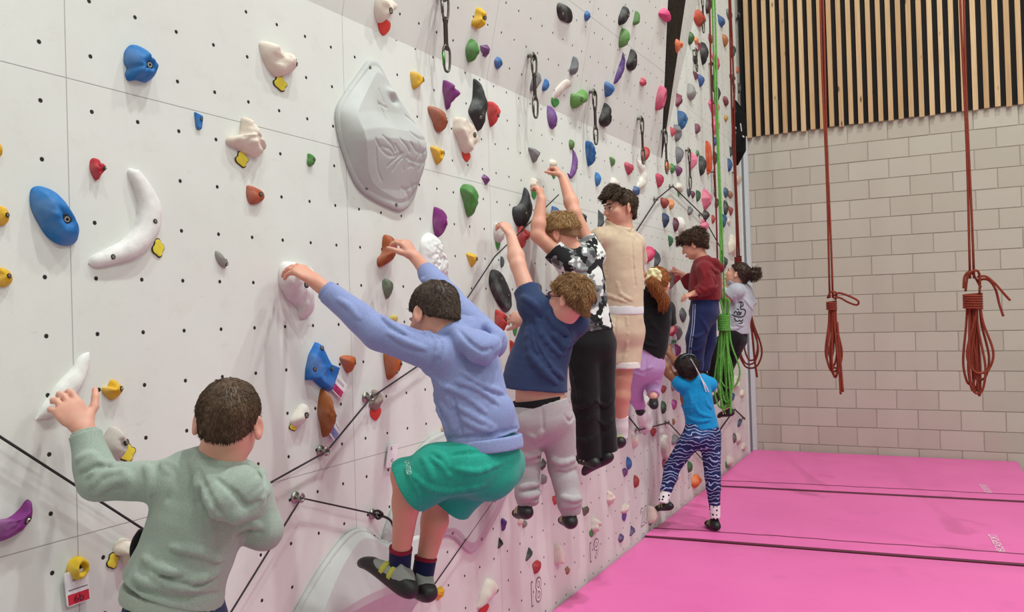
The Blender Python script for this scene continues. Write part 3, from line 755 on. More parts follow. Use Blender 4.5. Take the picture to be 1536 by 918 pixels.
hold(742, 464, 764, 500, [(-.8, 1), (-.2, .9), (.9, .6), (1, 0), (.6, -.6), (.2, -1), (-.5, -.7), (-1, 0)], 'jug', '#c93c38', 'red jug under the black studded plate', bolt=(.1, .2), df=.9, rough=.1)
hold(764, 510, 777, 542, 'half', 'dome', '#c93f36', 'red hold half hidden by the navy shirt', bolt=(.0, .3))
hold(740, 334, 757, 366, [(-.6, 1), (.5, .9), (1, .3), (.8, -.4), (.1, -1), (-.7, -.6), (-1, .2)], 'dome', '#ddd3cd', 'white hold under the raised left hand of the boy in navy, green tag below', tg=('g', (743, 356, 751, 375)), df=.8)
hold(768, 281, 799, 343, [(.5, 1), (.9, .6), (1, .05), (.6, -.5), (.1, -1), (-.6, -.9), (-1, -.5), (-.95, -.1), (-.4, .05), (.1, .4)], 'dome', '#313033', 'black crescent hold left of the boy in the camouflage shirt', pk=(.1, -.3), bolt=(-.25, -.35), df=.4)
hold(776, 338, 797, 373, [(-.9, .8), (-.3, 1), (.3, .6), (.9, .7), (1, .1), (.6, -.4), (.2, -1), (-.4, -.8), (-1, 0)], 'dome', '#cf5150', 'pinkish red lumpy hold under the black crescent hold', bolt=(-.3, 0), rough=.2)
hold(795, 267, 808, 286, 'nugget', 'dome', CRM, 'cream hold under the lower hand of the boy in the camouflage shirt, green tag below', tg=('g', (797, 284, 805, 299)), df=.9)
hold(824, 239, 836, 254, 'round', 'dome', CRM, 'cream hold under the upper hand of the boy in the camouflage shirt, green tag below', tg=('g', (826, 250, 835, 268)), df=.9)
hold(792, 221, 810, 244, 'tri', 'dome', '#7f7d80', 'grey hold above the upper seam left of the raised hands', bolt=(.7, .3), df=.8)
hold(853, 209, 862, 225, 'round', 'dome', '#567d35', 'small dark green hold over the purple banana hold', df=.7)
make_tube_hold((851, 223, 867, 268), [(.5, 1, .03), (.75, .6, .22), (.7, .0, .32), (.2, -.55, .28), (-.4, -.9, .15), (-1, -.75, .04)], '#7b4a8e', 'purple banana hold right of the raised hand', bolts=((.5, -.2),))
hold(878, 211, 894, 250, [(-.6, 1), (.1, 1), (.5, .7), (.5, .2), (1, -.3), (.7, -.8), (.1, -1), (-.4, -.6), (-.8, 0), (-1, .6)], 'dome', '#24609f', 'blue double-lobed hold above the boy in beige', df=.7, rough=.1)
hold(892, 258, 902, 280, 'leaf', 'dome', '#2f7cc0', 'small blue hold below the blue double-lobed hold', df=.7)
hold(826, 309, 839, 325, 'knob', 'dome', '#2f6db0', 'blue hold above the head of the boy in the camouflage shirt', df=.8)
hold(869, 319, 881, 345, 'nugget', 'dome', '#484a4d', 'dark grey hold left of the boy in beige', df=.8, rough=.15)
hold(896, 314, 907, 347, '=pyr', 'facet', '#55585c', 'dark grey spike in front of the face of the boy in beige', df=.8)
hold(803, 424, 813, 442, 'round', 'dome', '#8f928c', 'grey hold behind the head of the boy in navy', df=.7)
hold(767, 474, 782, 491, 'nugget', 'dome', '#e2d6c9', 'cream hold under the lower hand of the boy in navy, green tag below', tg=('g', (769, 486, 776, 504)), df=.9)
# --- overhang
hold(834, 4, 860, 35, 'leaf', 'dome', '#242222', 'black oval hold high on the overhang left of the small blue one', bolt=(-.4, -.4), rot=-.6, df=.5)
hold(876, 16, 886, 32, 'leaf', 'dome', '#2868a8', 'small blue hold at the top of the overhang', df=.7)
hold(854, 84, 868, 113, 'horn', 'dome', '#77787d', 'grey horn-shaped hold on the overhang', df=.7)
hold(795, 107, 812, 137, 'bean', 'dome', '#7c7b7c', 'grey hold just right of the second hanging sling', df=.7)
hold(813, 118, 824, 137, 'drop', 'dome', '#2a6ab0', 'small blue hold right of the second hanging sling', fy=1, df=.8)
make_tube_hold((828, 119, 857, 149), [(1, .75, .06), (.6, .85, .28), (.0, .35, .28), (-.5, -.35, .28), (-.9, -.95, .1)], '#e2d3cb', 'cream curved hold on the overhang, green tag below', tg=('g', (827, 145, 839, 161)))
hold(820, 158, 836, 194, [(-.7, 1), (-.2, .6), (.4, 0), (1, -.6), (.5, -1), (-.4, -.9), (-.9, -.3), (-1, .4)], 'dome', '#7a4a96', 'purple fin hold under the cream curved hold on the overhang crease', df=.5, bolt=(.5, -.6))
hold(855, 134, 882, 163, [(-1, .1), (-.4, .3), (.2, .8), (.7, 1), (1, .5), (.8, -.1), (.2, -.5), (-.4, -1), (-.9, -.7)], 'dome', '#689a4c', 'green hold with grey lobe left of the third hanging sling', bolt=(-.4, -.2), df=.8)
hold(927, 9, 945, 38, 'bean', 'dome', '#262424', 'black kidney-shaped hold near the top of the overhang', df=.6, bolt=(0, .1))
hold(949, 16, 960, 38, [(-.6, 1), (.3, .2), (1, -.4), (.6, -.9), (-.9, -1), (-1, -.3)], 'dome', '#5f8a48', 'small green pointed hold near the top of the overhang', df=.7)
hold(928, 42, 945, 72, 'round', 'dome', '#62944a', 'green egg hold on the overhang below the black kidney-shaped one', bolt=(.5, -.5), df=.8)
make_tube_hold((920, 78, 938, 126), [(.3, 1, .03), (.6, .5, .3), (.2, -.1, .38), (-.4, -.65, .28), (-.9, -1, .03)], '#5e3a7e', 'long purple blade hold on the overhang', hf=.7)
hold(939, 73, 956, 107, 'horn', 'dome', '#232121', 'black pear hold right of the long purple blade', df=.6, bolt=(-.3, 0))
hold(906, 122, 922, 146, 'heart', 'dome', '#2d69ad', 'blue heart-shaped hold on the overhang', df=.8)
hold(959, 116, 970, 129, 'knob', 'dome', '#d1405e', 'small pinkish red hold on the overhang', df=.9)
hold(898, 154, 918, 191, 'horn', 'dome', '#222021', 'black pear hold low on the overhang left of the fourth hanging sling', df=.6)
hold(986, 12, 1008, 33, 'half', 'dome', '#e0437e', 'hot pink hold at the right edge of the overhang', fy=1, rot=-.4, df=.9)
hold(983, 128, 1000, 166, 'round', 'donut', '#cf5a78', 'pink ring hold beside the black wedge', df=.6, pk=(-.2, 0))
# --- black wedge and the strip beside it
hold(1011, 58, 1021, 80, 'round', 'dome', '#ee7a4c', 'orange oval hold on the black wedge', df=.5, rot=.3)
hold(1019, 61, 1026, 72, 'nugget', 'dome', '#ef7d48', 'small orange hold at the right edge of the black wedge', df=.6)
hold(1038, 14, 1061, 41, 'bean', 'dome', '#c4503f', 'big red slanted hold high right of the black wedge', df=.5)
hold(1058, -4, 1068, 21, 'bean', 'dome', '#2b2224', 'black slanted hold at the top right of the climbing wall', df=.5)
hold(1030, 47, 1042, 68, 'leaf', 'dome', '#3d6a3a', 'green hold right of the orange oval on the wedge', df=.7)
hold(1041, 55, 1048, 67, 'nugget', 'dome', '#f08a4a', 'small bright orange hold above the maroon and black pair', df=.6)
hold(1046, 62, 1052, 78, 'tri', 'facet', '#8e3a45', 'small maroon hold touching the large black oval', df=.6)
hold(1050, 63, 1063, 98, 'leaf', 'dome', '#2a2b2d', 'large black oval hold right of the strip', df=.5)
hold(1039, 83, 1047, 97, 'nugget', 'dome', '#252423', 'small black hold hidden behind the highest carabiner', df=.6)
hold(1062, 50, 1071, 68, 'leaf', 'facet', '#a5374a', 'small crimson hold above the pink cluster', df=.6)
hold(1074, 21, 1090, 42, '=wedge', 'facet', '#3a63a0', 'blue angular hold behind the green rope, topmost', df=.6)
hold(1089, 13, 1099, 31, 'round', 'dome', '#6f6e70', 'dark grey hold right of the green rope, topmost', df=.5)
hold(1083, 51, 1093, 71, 'drop', 'dome', '#b56a38', 'brownish orange hold right of the green rope', df=.6)
hold(1105, 18, 1114, 31, 'heart', 'dome', '#2a2d2c', 'dark hold in the top right corner of the climbing wall', df=.5)
hold(1067, 80, 1080, 106, 'bean', 'dome', '#e06a88', 'pink hold crossed by the thin dark red rope', fx=1, df=.5)
hold(1039, 106, 1048, 120, 'tri', 'dome', '#7d3655', 'small maroon hold left of a blue one', df=.6)
hold(1046, 111, 1057, 131, 'heart', 'dome', '#2c5ea5', 'blue heart hold left of the ring-ended sling', df=.6)
hold(1030, 125, 1045, 151, 'horn', 'dome', '#9b9793', 'grey horn hold right of the black wedge', df=.7)
hold(1013, 139, 1024, 161, 'tri', 'facet', '#84384d', 'maroon angular hold on the strip right of the black wedge', fy=1, df=.7)
hold(1016, 166, 1032, 196, 'shield', 'dome', '#2f6499', 'blue shield-shaped hold below the black wedge', bolt=(-.2, .1), df=.7, rough=.1)
hold(1042, 185, 1051, 201, 'half', 'dome', '#7e3450', 'maroon half-moon hold right of the blue shield-shaped one', df=.8)
hold(1062, 148, 1080, 175, '=facet', 'facet', '#ea6d90', 'upper pink faceted hold beside the green rope', df=.6)
hold(1074, 130, 1081, 152, 'drop', 'dome', '#2c2d30', 'black hold above the pink faceted holds, behind the rope', df=.5)
hold(1084, 144, 1093, 160, 'leaf', 'dome', '#893044', 'dark red oval hold right of the green rope', df=.6)
hold(1093, 110, 1104, 125, '=facet', 'facet', '#4f4a50', 'dark grey faceted hold near the dark red rope', df=.6)
hold(1107, 124, 1112, 141, 'bean', 'dome', '#2c302d', 'small black hold by the wall corner above the black panel', df=.5)
hold(1086, 172, 1092, 183, 'round', 'dome', '#c79b3d', 'tiny yellow hold right of the green rope', df=.6)
hold(1067, 177, 1080, 203, '=facet', 'facet', '#ec6f92', 'second pink faceted hold beside the green rope', df=.6)
hold(1005, 190, 1014, 206, 'shield', 'facet', '#cf4d5c', 'small red hold left of the dark grey double hold', df=.7)
hold(1010, 186, 1023, 213, [(-.6, 1), (.3, .9), (.9, .4), (1, -.2), (.3, -1), (-.4, -.7), (-.5, -.1), (-1, .3)], 'dome', '#807b80', 'dark grey double hold under the blue shield-shaped one', df=.7)
hold(1097, 68, 1104, 87, 'bean', 'dome', '#242927', 'small black hold left of the dark red rope, upper', df=.6)
hold(1104, 100, 1109, 111, 'round', 'dome', '#b5532f', 'tiny orange hold on the dark red rope line', df=.6)
# --- far right middle
hold(1013, 220, 1026, 246, [(-.9, .5), (-.2, 1), (.7, .9), (1, .5), (.3, .2), (0, -.4), (-.4, -1), (-.8, -.5)], 'dome', '#78777a', 'grey fang hold left of the sling near the pink diamond', df=.7)
hold(1034, 226, 1046, 257, '=facet', 'facet', '#ea7f9a', 'pale pink diamond-shaped hold', df=.6)
hold(1044, 225, 1049, 236, 'leaf', 'dome', '#4c7d42', 'tiny green hold at the top of the pale pink diamond', df=.6)
hold(998, 243, 1006, 258, 'round', 'dome', '#e88a4e', 'small orange hold left of a green leaf hold', df=.7)
hold(1005, 245, 1013, 261, 'leaf', 'dome', '#3f8a45', 'small green leaf hold between orange and purple', df=.7)
hold(1012, 248, 1024, 265, 'heart', 'dome', '#7a2f68', 'small purple heart hold under the grey fang', df=.8)
hold(1048, 233, 1060, 264, 'leaf', 'dome', '#393a3a', 'black leaf hold beside the long orange one', df=.6)
make_tube_hold((1058, 211, 1069, 262), [(-.3, 1, .04), (0, .8, .26), (0, .2, .34), (.2, -.4, .34), (.1, -.85, .24), (-.2, -1, .04)], '#d4562f', 'long orange-red finger hold', asp=.5)
hold(1070, 205, 1076, 220, 'round', 'dome', '#2d4b85', 'small dark blue hold left of the green rope', df=.6)
hold(1069, 226, 1076, 249, 'leaf', 'dome', '#2d3a31', 'dark green hold behind the thin rope', df=.6)
hold(963, 220, 975, 242, 'bean', 'dome', '#b63b3c', 'red slanted hold right of the fourth sling', df=.8)
hold(936, 243, 951, 263, 'heart', 'dome', '#c43c59', 'crimson heart hold between the third and fourth slings', df=.8)
hold(983, 260, 996, 282, 'heart', 'dome', '#c93559', 'crimson heart hold right of the long white crescent', df=.8, bolt=(.4, .4))
hold(914, 235, 923, 250, 'tri', 'dome', '#5d8a4a', 'small green hold above the boy in beige', df=.8)
make_tube_hold((954, 239, 972, 284), [(-.4, 1, .04), (.0, .75, .26), (.5, .25, .32), (.45, -.3, .32), (-.1, -.75, .24), (-.6, -1, .05)], '#efe8dd', 'long white crescent hold right of the boy in beige')
hold(915, 266, 930, 284, 'nugget', 'dome', '#e9dfd4', 'cream lumpy hold above the head of the boy in beige', df=.8, rough=.12)
hold(947, 279, 962, 293, 'nugget', 'dome', '#3a5f96', 'blue hold behind the hair of the boy in beige', df=.7)
hold(1014, 274, 1026, 289, 'nugget', 'dome', '#eaded0', 'cream lumpy hold at the peak of the guide cord, green tag below', tg=('g', (1016, 284, 1020, 295)), df=.8)
hold(990, 296, 1004, 313, 'shield', 'dome', '#a8392f', 'dark red round hold under the peak of the guide cord', df=.8)
hold(1003, 298, 1012, 315, 'nugget', 'dome', '#ee9860', 'small orange hold right of the dark red round hold', df=.8)
hold(993, 319, 1004, 342, 'drop', 'dome', '#323f63', 'navy drop hold right of the guide cord', df=.7)
hold(1009, 326, 1019, 348, 'leaf', 'dome', '#6f2b48', 'maroon leaf hold touching a white knob', df=.6)
hold(1016, 325, 1029, 350, 'round', 'dome', '#eee9e0', 'white knob above the curly head', df=.7)
hold(1030, 283, 1037, 296, 'drop', 'dome', '#3a3f4a', 'tiny dark grey hold left of a maroon one', df=.7)
hold(1036, 286, 1043, 298, 'drop', 'dome', '#75304f', 'tiny maroon hold between dark grey and green', df=.7)
hold(1044, 285, 1051, 303, 'leaf', 'dome', '#355c38', 'small dark green leaf hold left of the pink faceted pair', df=.7)
hold(1052, 282, 1068, 317, '=facet', 'facet', '#ef7f9c', 'big pink faceted hold above the curly-haired boy', df=.6)
hold(1031, 309, 1040, 323, 'knob', 'dome', '#7f7f80', 'small grey hold under the guide cord slope', df=.8)
hold(1054, 314, 1065, 333, '=facet', 'facet', '#3a3836', 'black block hold under the big pink faceted one', df=.7)
hold(1067, 322, 1073, 336, 'leaf', 'dome', '#b23a3c', 'small red hold left of the thin rope', df=.7)
hold(1050, 328, 1064, 352, '=facet', 'facet', '#ee7d9d', 'lower pink faceted hold just above the curly hair', df=.6)
hold(1002, 353, 1010, 370, 'tri', 'dome', '#37754a', 'small green hold left of the curly-haired boy', df=.7)
hold(967, 369, 983, 394, 'bean', 'dome', '#d2406a', 'crimson pink hold above the red-haired girl', df=.8)
hold(980, 373, 992, 406, '=pyr', 'facet', '#3f4246', 'dark grey spike hold above the red-haired girl', df=.9)
hold(1085, 281, 1093, 297, 'round', 'dome', '#2d5877', 'blue hold beside a brown one right of the green rope', df=.5)
hold(1091, 286, 1100, 298, 'round', 'dome', '#a4714e', 'brown hold beside a blue one right of the green rope', df=.6)
hold(1085, 300, 1093, 324, 'leaf', 'dome', '#39433a', 'dark green hold behind the green rope', df=.5)
hold(1092, 309, 1100, 324, 'heart', 'dome', '#a13a3a', 'small red heart hold above the girl with the bun', df=.5)
hold(1079, 321, 1091, 343, 'bean', 'dome', '#2f5f8e', 'blue hold behind the green rope, lowest', df=.5)
hold(1089, 327, 1098, 338, 'nugget', 'dome', '#e6ddd0', 'small cream hold above the girl with the bun', df=.5)
hold(1091, 237, 1099, 258, 'half', 'dome', '#2a518c', 'blue hold below the black panel in the corner', df=.5)
hold(1094, 220, 1100, 236, '=block', 'facet', '#26332e', 'dark block hold at the left edge of the black panel', df=.5)
make_tube_hold((1099, 262, 1116, 276), [(-1, -.3, .05), (-.4, -.2, .4), (.2, .3, .45), (1, .3, .1)], '#dcc7b4', 'cream hold pair by the corner edge profile', asp=1.0)
hold(1072, 297, 1079, 313, 'bean', 'dome', '#3a3a35', 'dark hold behind the thin dark red rope', df=.5)
hold(1092, 351, 1106, 385, [(0, 1), (.6, .8), (1, 0), (.8, -1), (-.2, -.7), (-.9, -.9), (-1, 0), (-.5, .4)], 'dome', '#e9dccb', 'cream drippy hold right of the green rope', df=.4)
# --- right middle, beside the climbers
hold(1008, 400, 1023, 428, '=facet', 'facet', '#b8383f', 'red gem-shaped hold in front of the maroon hoodie', df=.8)
hold(1003, 404, 1012, 434, 'leaf', 'dome', '#a8a3a5', 'grey spike hold left of the red gem-shaped hold', df=.6)
hold(1003, 484, 1017, 505, 'half', 'dome', '#e4547f', 'hot pink hold left of the navy tracksuit trousers, white tag below', df=.8)
hold(1013, 488, 1024, 511, 'tri', 'dome', '#8f8b8e', 'grey hold left of the navy tracksuit trousers', df=.7)
hold(1012, 515, 1022, 536, '=wedge', 'facet', '#9c3a83', 'magenta angular hold over the bun of the girl in blue', df=.7)
hold(1053, 487, 1065, 508, 'half', 'dome', '#dd5c80', 'pink hold between the tracksuit legs and the green coil', df=.5)
hold(1019, 461, 1030, 484, 'leaf', 'dome', '#585a5e', 'dark grey oval hold left of the tracksuit waist', df=.4)
hold(997, 522, 1008, 540, 'round', 'dome', '#ded0c6', 'cream hold gripped by the girl in the bright blue shirt', df=.8)
hold(1080, 383, 1092, 401, '=wedge', 'facet', '#3b4a52', 'dark slate hold in front of the face of the girl with the bun', df=.5)
# --- bottom right
hold(1096, 563, 1113, 584, 'round', 'donut', '#eae2d6', 'white ring hold right of the green coil', df=.5)
hold(1093, 589, 1103, 602, 'shield', 'dome', '#2f5390', 'small blue hold under the white ring hold', df=.6)
hold(1110, 584, 1118, 597, 'nugget', 'dome', '#e6dccb', 'small cream hold right of the white ring hold', df=.6)
hold(955, 592, 981, 650, 'leaf', 'plate', '#e9e0e0', 'long white pod volume below the lilac leggings', df=.35)
hold(991, 651, 1006, 691, 'leaf', 'plate', '#dccfc4', 'beige pod volume behind the knee of the girl in blue', df=.35)
hold(991, 578, 1000, 590, 'shield', 'dome', '#a53f38', 'small brick red hold above the dark green leaf', df=.7)
hold(1006, 570, 1015, 587, 'leaf', 'dome', '#a39c9c', 'small grey hold left of the bright blue shirt', df=.7)
hold(991, 601, 1000, 621, 'leaf', 'dome', '#2f4f34', 'dark green leaf hold right of the lilac foot', df=.7)
hold(1007, 599, 1016, 615, 'drop', 'dome', '#b9529a', 'small orchid pink hold left of the bright blue shirt', df=.7)
hold(975, 641, 985, 655, 'drop', 'dome', '#b33a3a', 'small red hold under the white pod volume', df=.8)
hold(1007, 652, 1019, 667, 'knob', 'dome', '#85858a', 'grey knob behind the thigh of the girl in blue', df=.8)
hold(947, 652, 958, 673, 'bean', 'dome', '#e9d9cc', 'small cream hold left of the white pod volume', df=.8, fy=1)
hold(939, 685, 948, 705, 'leaf', 'dome', '#3470b5', 'blue hold low on the wall above a purple one', df=.7)
hold(933, 702, 942, 716, 'tri', 'facet', '#72457f', 'purple wedge low on the wall under the blue one', df=.7)
hold(950, 712, 959, 732, 'leaf', 'dome', '#a63a35', 'dark red hold low on the wall', df=.7)
hold(1031, 691, 1039, 709, 'leaf', 'dome', '#3c6d3e', 'green leaf hold between the legs of the girl in blue', df=.7)
hold(1037, 711, 1054, 732, 'round', 'dome', '#ee7a35', 'orange pocketed ball between the legs of the girl in blue', df=.8, rough=.12, bolt=(.1, .1))
hold(993, 689, 1001, 703, 'shield', 'dome', '#a23a5e', 'small raspberry hold under the beige pod volume', df=.7)
hold(910, 736, 923, 758, 'nugget', 'dome', '#e7d5c8', 'cream lumpy hold low on the wall right of the grey joggers', df=.8, rough=.12)
hold(931, 755, 944, 771, 'nugget', 'dome', '#e9dccf', 'cream hold low on the wall with a purple tag', tg=('p', (933, 768, 940, 782)), df=.8)
hold(886, 777, 904, 800, 'nugget', 'dome', '#efe6da', 'cream lumpy hold low on the wall, green tag at its left', tg=('g', (884, 792, 892, 806)), df=.9, rough=.14)
hold(927, 800, 936, 814, 'leaf', 'dome', '#5d4a78', 'purple oval hold near the mat', df=.6)
hold(944, 788, 953, 804, '=pyr', 'facet', '#5a4d72', 'purple pyramid hold near the mat', df=.7)
hold(972, 758, 987, 786, [(-.5, 1), (.5, .9), (1, .2), (.6, -.4), (-.1, -1), (-1, -.7), (-.9, .2)], 'dome', '#e8dccb', 'cream hold under the left foot of the girl in blue, blue tag below', tg=('b', (971, 778, 981, 788)), df=1.0)
hold(1012, 707, 1020, 722, 'nugget', 'dome', '#e2d4c7', 'small cream hold right of the patterned knee', df=.8)
hold(1073, 697, 1081, 713, 'leaf', 'dome', '#e2d4c7', 'small cream hold right of the standing leg', df=.6)
hold(1106, 628, 1113, 641, 'bean', 'dome', '#364d70', 'small navy hold near the corner low on the wall', df=.5)
hold(1099, 649, 1105, 665, 'leaf', 'dome', '#6d6a66', 'small dark grey hold near the corner low on the wall', df=.5)
hold(1104, 649, 1112, 668, 'nugget', 'dome', '#d8cbbf', 'cream hold near the corner low on the wall', df=.6)
hold(1111, 663, 1121, 677, 'nugget', 'dome', '#e6ddce', 'small white hold at the foot of the corner', df=.5)
hold(1089, 682, 1101, 701, 'nugget', 'dome', '#e6dccf', 'white lumpy hold by the farthest mat seam, green tag below', tg=('g', (1088, 690, 1093, 703)), df=.7)
hold(1008, 628, 1013, 638, 'drop', 'dome', '#9c6a48', 'tiny brown hold left of the bright blue hem', df=.7)
# --- lower middle
hold(693, 758, 711, 779, '=block', 'facet', '#e4ab22', 'yellow wedge right of the teal shorts', df=.8, fx=1)
hold(650, 879, 667, 901, '=block', 'facet', '#e7ae20', 'yellow wedge right of the heels of the boy in teal shorts', df=.8, fx=1)
hold(751, 777, 760, 797, [(-.9, .9), (.8, 1), (1, .3), (.3, -.4), (-.1, -1), (-.5, -.3)], 'dome', '#5f3a86', 'purple dripping hold left of the grey joggers', df=.7)
hold(746, 806, 755, 823, '=pyr', 'facet', '#2c2b2d', 'small black pyramid below the purple dripping hold', df=.7)
hold(788, 821, 799, 842, '=bar', 'facet', '#3b3a3d', 'black bar-shaped hold under the left foot of the boy in grey joggers', df=.6)
hold(798, 840, 812, 861, 'horn', 'dome', '#b9343a', 'red curled hold above the number 18', fy=1, df=.8)
hold(831, 816, 849, 846, [(-.8, 1), (-.3, .85), (.3, .5), (.8, -.3), (1, -.8), (.4, -1), (-.3, -.75), (-1, -.6)], 'plate', '#efe7d9', 'white wedge hold above a tiny brown one near the mat', df=.8, pk=(.1, -.2))
hold(848, 849, 855, 862, 'leaf', 'dome', '#a77858', 'tiny brown hold near the mat', df=.6)
hold(715, 867, 748, 913, [(.1, 1), (.6, .85), (.95, .3), (1, -.2), (.5, -.7), (-.3, -.85), (-1, -1), (-.8, -.3), (-.4, .4)], 'dome', '#f0e8db', 'white shell-shaped hold at the bottom edge, red tag below', tg=('r', (713, 906, 738, 924)), df=.6, bolt=(.6, -.2))
hold(828, 742, 838, 758, 'heart', 'dome', '#d23a41', 'small red hold between the legs of the boy in grey joggers', df=.7)
hold(873, 759, 884, 774, '=wedge', 'facet', '#5b5642', 'olive wedge at the right ankle of the boy in grey joggers', df=.7)
hold(783, 779, 791, 792, 'round', 'dome', '#8f8c84', 'grey pebble under the left heel of the boy in grey joggers', df=.9)
hold(776, 776, 786, 788, 'nugget', 'dome', '#e2c6bb', 'pale pink foothold under the left heel of the boy in grey joggers', df=.9)
hold(811, 711, 821, 727, 'round', 'dome', '#8a8684', 'grey round knob between the grey jogger legs', df=.9)
hold(809, 687, 820, 706, '=diamond', 'facet', '#3c3f3c', 'dark diamond hold between the grey jogger legs', df=.6)
# --- around the boy in lavender
hold(417, 392, 473, 478, [(-.75, 1), (.3, 1), (1, .75), (.7, .35), (.55, -.1), (.9, -.5), (.75, -.9), (.2, -1), (.05, -.6), (-.5, -.3), (-.95, .3)], 'dome', '#ece4e4', 'white jug gripped by the left hand of the boy in lavender', bolt=(.0, .15), df=.55, pk=(-.1, .3))
hold(565, 352, 596, 401, [(-.1, 1), (.5, 1), (1, .6), (.9, -.1), (.5, -.6), (-.2, -.85), (-.9, -1), (-1, -.5), (-.4, -.1), (-.3, .5)], 'dome', '#a8532b', 'brown hold gripped by the right hand of the boy in lavender', df=.7, pk=(.2, .1))
hold(573, 418, 590, 449, 'drop', 'dome', '#6d7a63', 'grey green oval hold left of the raised lavender sleeve', df=.7)
hB, iB = hold(457, 513, 510, 588, '=quad', 'plate', '#1f6fc0', 'blue four-cornered plate hold under the lavender sleeve', bolt=[(.3, -.12), (-.7, .0), (-.3, .75)], df=.35, pk=(-.05, .0))
hold(509, 533, 534, 560, 'tri', 'dome', '#b65a28', 'orange brown pointed hold right of the blue plate hold', df=.9, bolt=(.5, .1))
hold(575, 525, 603, 570, [(-.95, .8), (-.3, 1), (.5, .8), (1, .2), (.9, -.4), (.2, -.8), (-.5, -1), (-.8, -.3)], 'dome', '#bd622c', 'orange half-shell hold left of the lavender hoodie', bolt=[(.5, .1), (.2, -.5)], df=.6)
hT, iT = hold(476, 583, 504, 656, [(-.2, 1), (.35, .85), (.75, .1), (1, -.1), (.8, -.5), (.4, -.95), (-.1, -1), (-.6, -.4), (-1, .05), (-.7, .6)], 'dome', '#a25b2b', 'long brown pear hold under the blue plate hold', bolt=(.6, -.1), df=.6, pk=(.0, -.1))
hold(553, 584, 575, 616, [(-.3, 1), (.4, 1), (1, .4), (.5, -.3), (.4, -.9), (-.2, -1), (-1, -.4), (-.6, .3)], 'dome', '#9d8780', 'grey hold on the long guide cord, red tag below', tg=('r', (555, 611, 572, 631)), df=.9)
hold(434, 605, 465, 641, [(.1, .9), (.6, 1), (1, .5), (.7, -.1), (.3, -.6), (-.4, -1), (-1, -.5), (-.6, .2)], 'dome', '#e8ddd3', 'cream hold left of the long brown pear hold, yellow tag below', bolt=(.1, 0), tg=('y', (433, 629, 448, 647)), df=.8)
hold(584, 472, 597, 484, 'round', 'dome', '#d9c56a', 'pale yellow hold peeping over the lavender sleeve', df=.7)
hold(661, 634, 675, 650, 'round', 'dome', '#dfb791', 'tan hold peeping out by the lavender hem', df=.7)
hold(959, 561, 964, 577, 'bean', 'dome', '#2f4f8e', 'tiny blue hold left of the lilac leg', df=.6)

# ------------------------------------------------------------------ volumes
OT_PX = [(560.6, 90.5), (571, 92), (581.5, 105), (594.6, 124.5), (607.7, 145), (623, 169), (632.5, 192), (639, 216), (640, 242), (637.8, 268), (628.6, 292), (615.5, 307.5), (602, 313.5), (581.5, 310), (555.4, 302), (537, 292), (524, 273.5), (513.5, 247), (505.7, 221), (502.5, 195), (506, 177), (519, 153), (537, 124), (553, 98)]
OT = [((x - 571.5) / 69, (202.5 - y) / 112) for x, y in OT_PX]
OT_OLD = [(-.22, 1), (.05, .98), (.3, .75), (.6, .38), (.92, -.02), (1, -.45), (.92, -.75), (.65, -.98), (.35, -1), (0, -.95), (-.45, -.82), (-.75, -.6), (-.93, -.1), (-1, .15), (-.9, .35), (-.55, .75)]
def vol_hollow(uv, hh):
    u, v = uv[:, 0], uv[:, 1]
    s = np.zeros(len(u))
    r = np.clip(hh, 0, 1.2)
    lower = 1 / (1 + np.exp(-(-v - .0 + .12 * u) * 14))
    pv_ = np.interp(v + .14 * (u - .1) ** 2 - .06 * u, [-1.05, -.75, -.35, -.08, .06, .3, .7, 1.0], [.16, .34, .74, .99, .97, .72, .45, .28])
    base = r * pv_
    base -= 0.22 * np.exp(-(((u - .02) / .36) ** 2 + ((v - .2) / .28) ** 2)) * (r > .4)
    base += 0.13 * np.exp(-(((u - .12) / .10) ** 2 + ((v - .60) / .05) ** 2)) - 0.16 * np.exp(-(((u - .2) / .09) ** 2 + ((v - .50) / .05) ** 2))
    def groove(a, b, w, d):
        a = np.array(a); b = np.array(b); ab = b - a; t = np.clip(((uv - a) @ ab) / (ab @ ab), 0, 1)
        dd = np.linalg.norm(uv - (a + t[:, None] * ab), axis=1); return d * np.exp(-(dd / w) ** 2)
    for ln in ([(420,335),(480,375),(520,425)], [(410,440),(460,465),(515,460)], [(405,505),(450,540),(500,540),(530,510)], [(210,515),(270,540),(310,575)], [(205,575),(260,570),(300,590)], [(165,545),(220,590),(290,608),(360,575)], [(180,590),(220,690),(270,750)], [(330,500),(380,530),(405,555)], [(395,590),(450,602),(520,595),(545,565)], [(280,665),(320,620),(360,580)], [(325,680),(340,640),(365,600)], [(385,600),(385,640),(395,665)], [(300,540),(350,580)], [(425,640),(440,628),(460,632)], [(410,765),(450,770),(480,745),(530,715)], [(440,765),(475,810)], [(470,730),(510,785)], [(465,590),(475,560),(460,490)], [(500,540),(515,600),(500,640)], [(525,490),(545,560),(540,630)], [(240,300),(270,345),(285,390)], [(262,225),(285,290)], [(250,310),(305,318)]):
        q = crom([((490 + x / 3.824 - 571.5) / 69, (202.5 - 80 - y / 3.824) / 112) for x, y in ln], 4)
        g = np.zeros(len(u))
        for a, b in zip(q[:-1], q[1:]): g = np.maximum(g, groove(a, b, .018, .035))
        base -= g
    return base
@cached
def m_volume():
    t = NT('grey_fibreglass_volume'); o = t.obj(); n1 = t.noise(5, 5, 0.65, o); n2 = t.noise(300, 2, 0.5, o); n3 = t.noise(30, 4, 0.7, o)
    c = t.mix(t.ramp(n1, 0.3, 0.7), lin('#b5b5b3'), lin('#c3c3c1'))
    c = t.mix(t.math('MULTIPLY', t.ramp(n3, 0.62, 0.78), 0.35), c, lin('#8e8a84'))
    t.bump(n2, 0.12, 0.0015)
    return t.fin(c, 0.6, 0, 0.35)
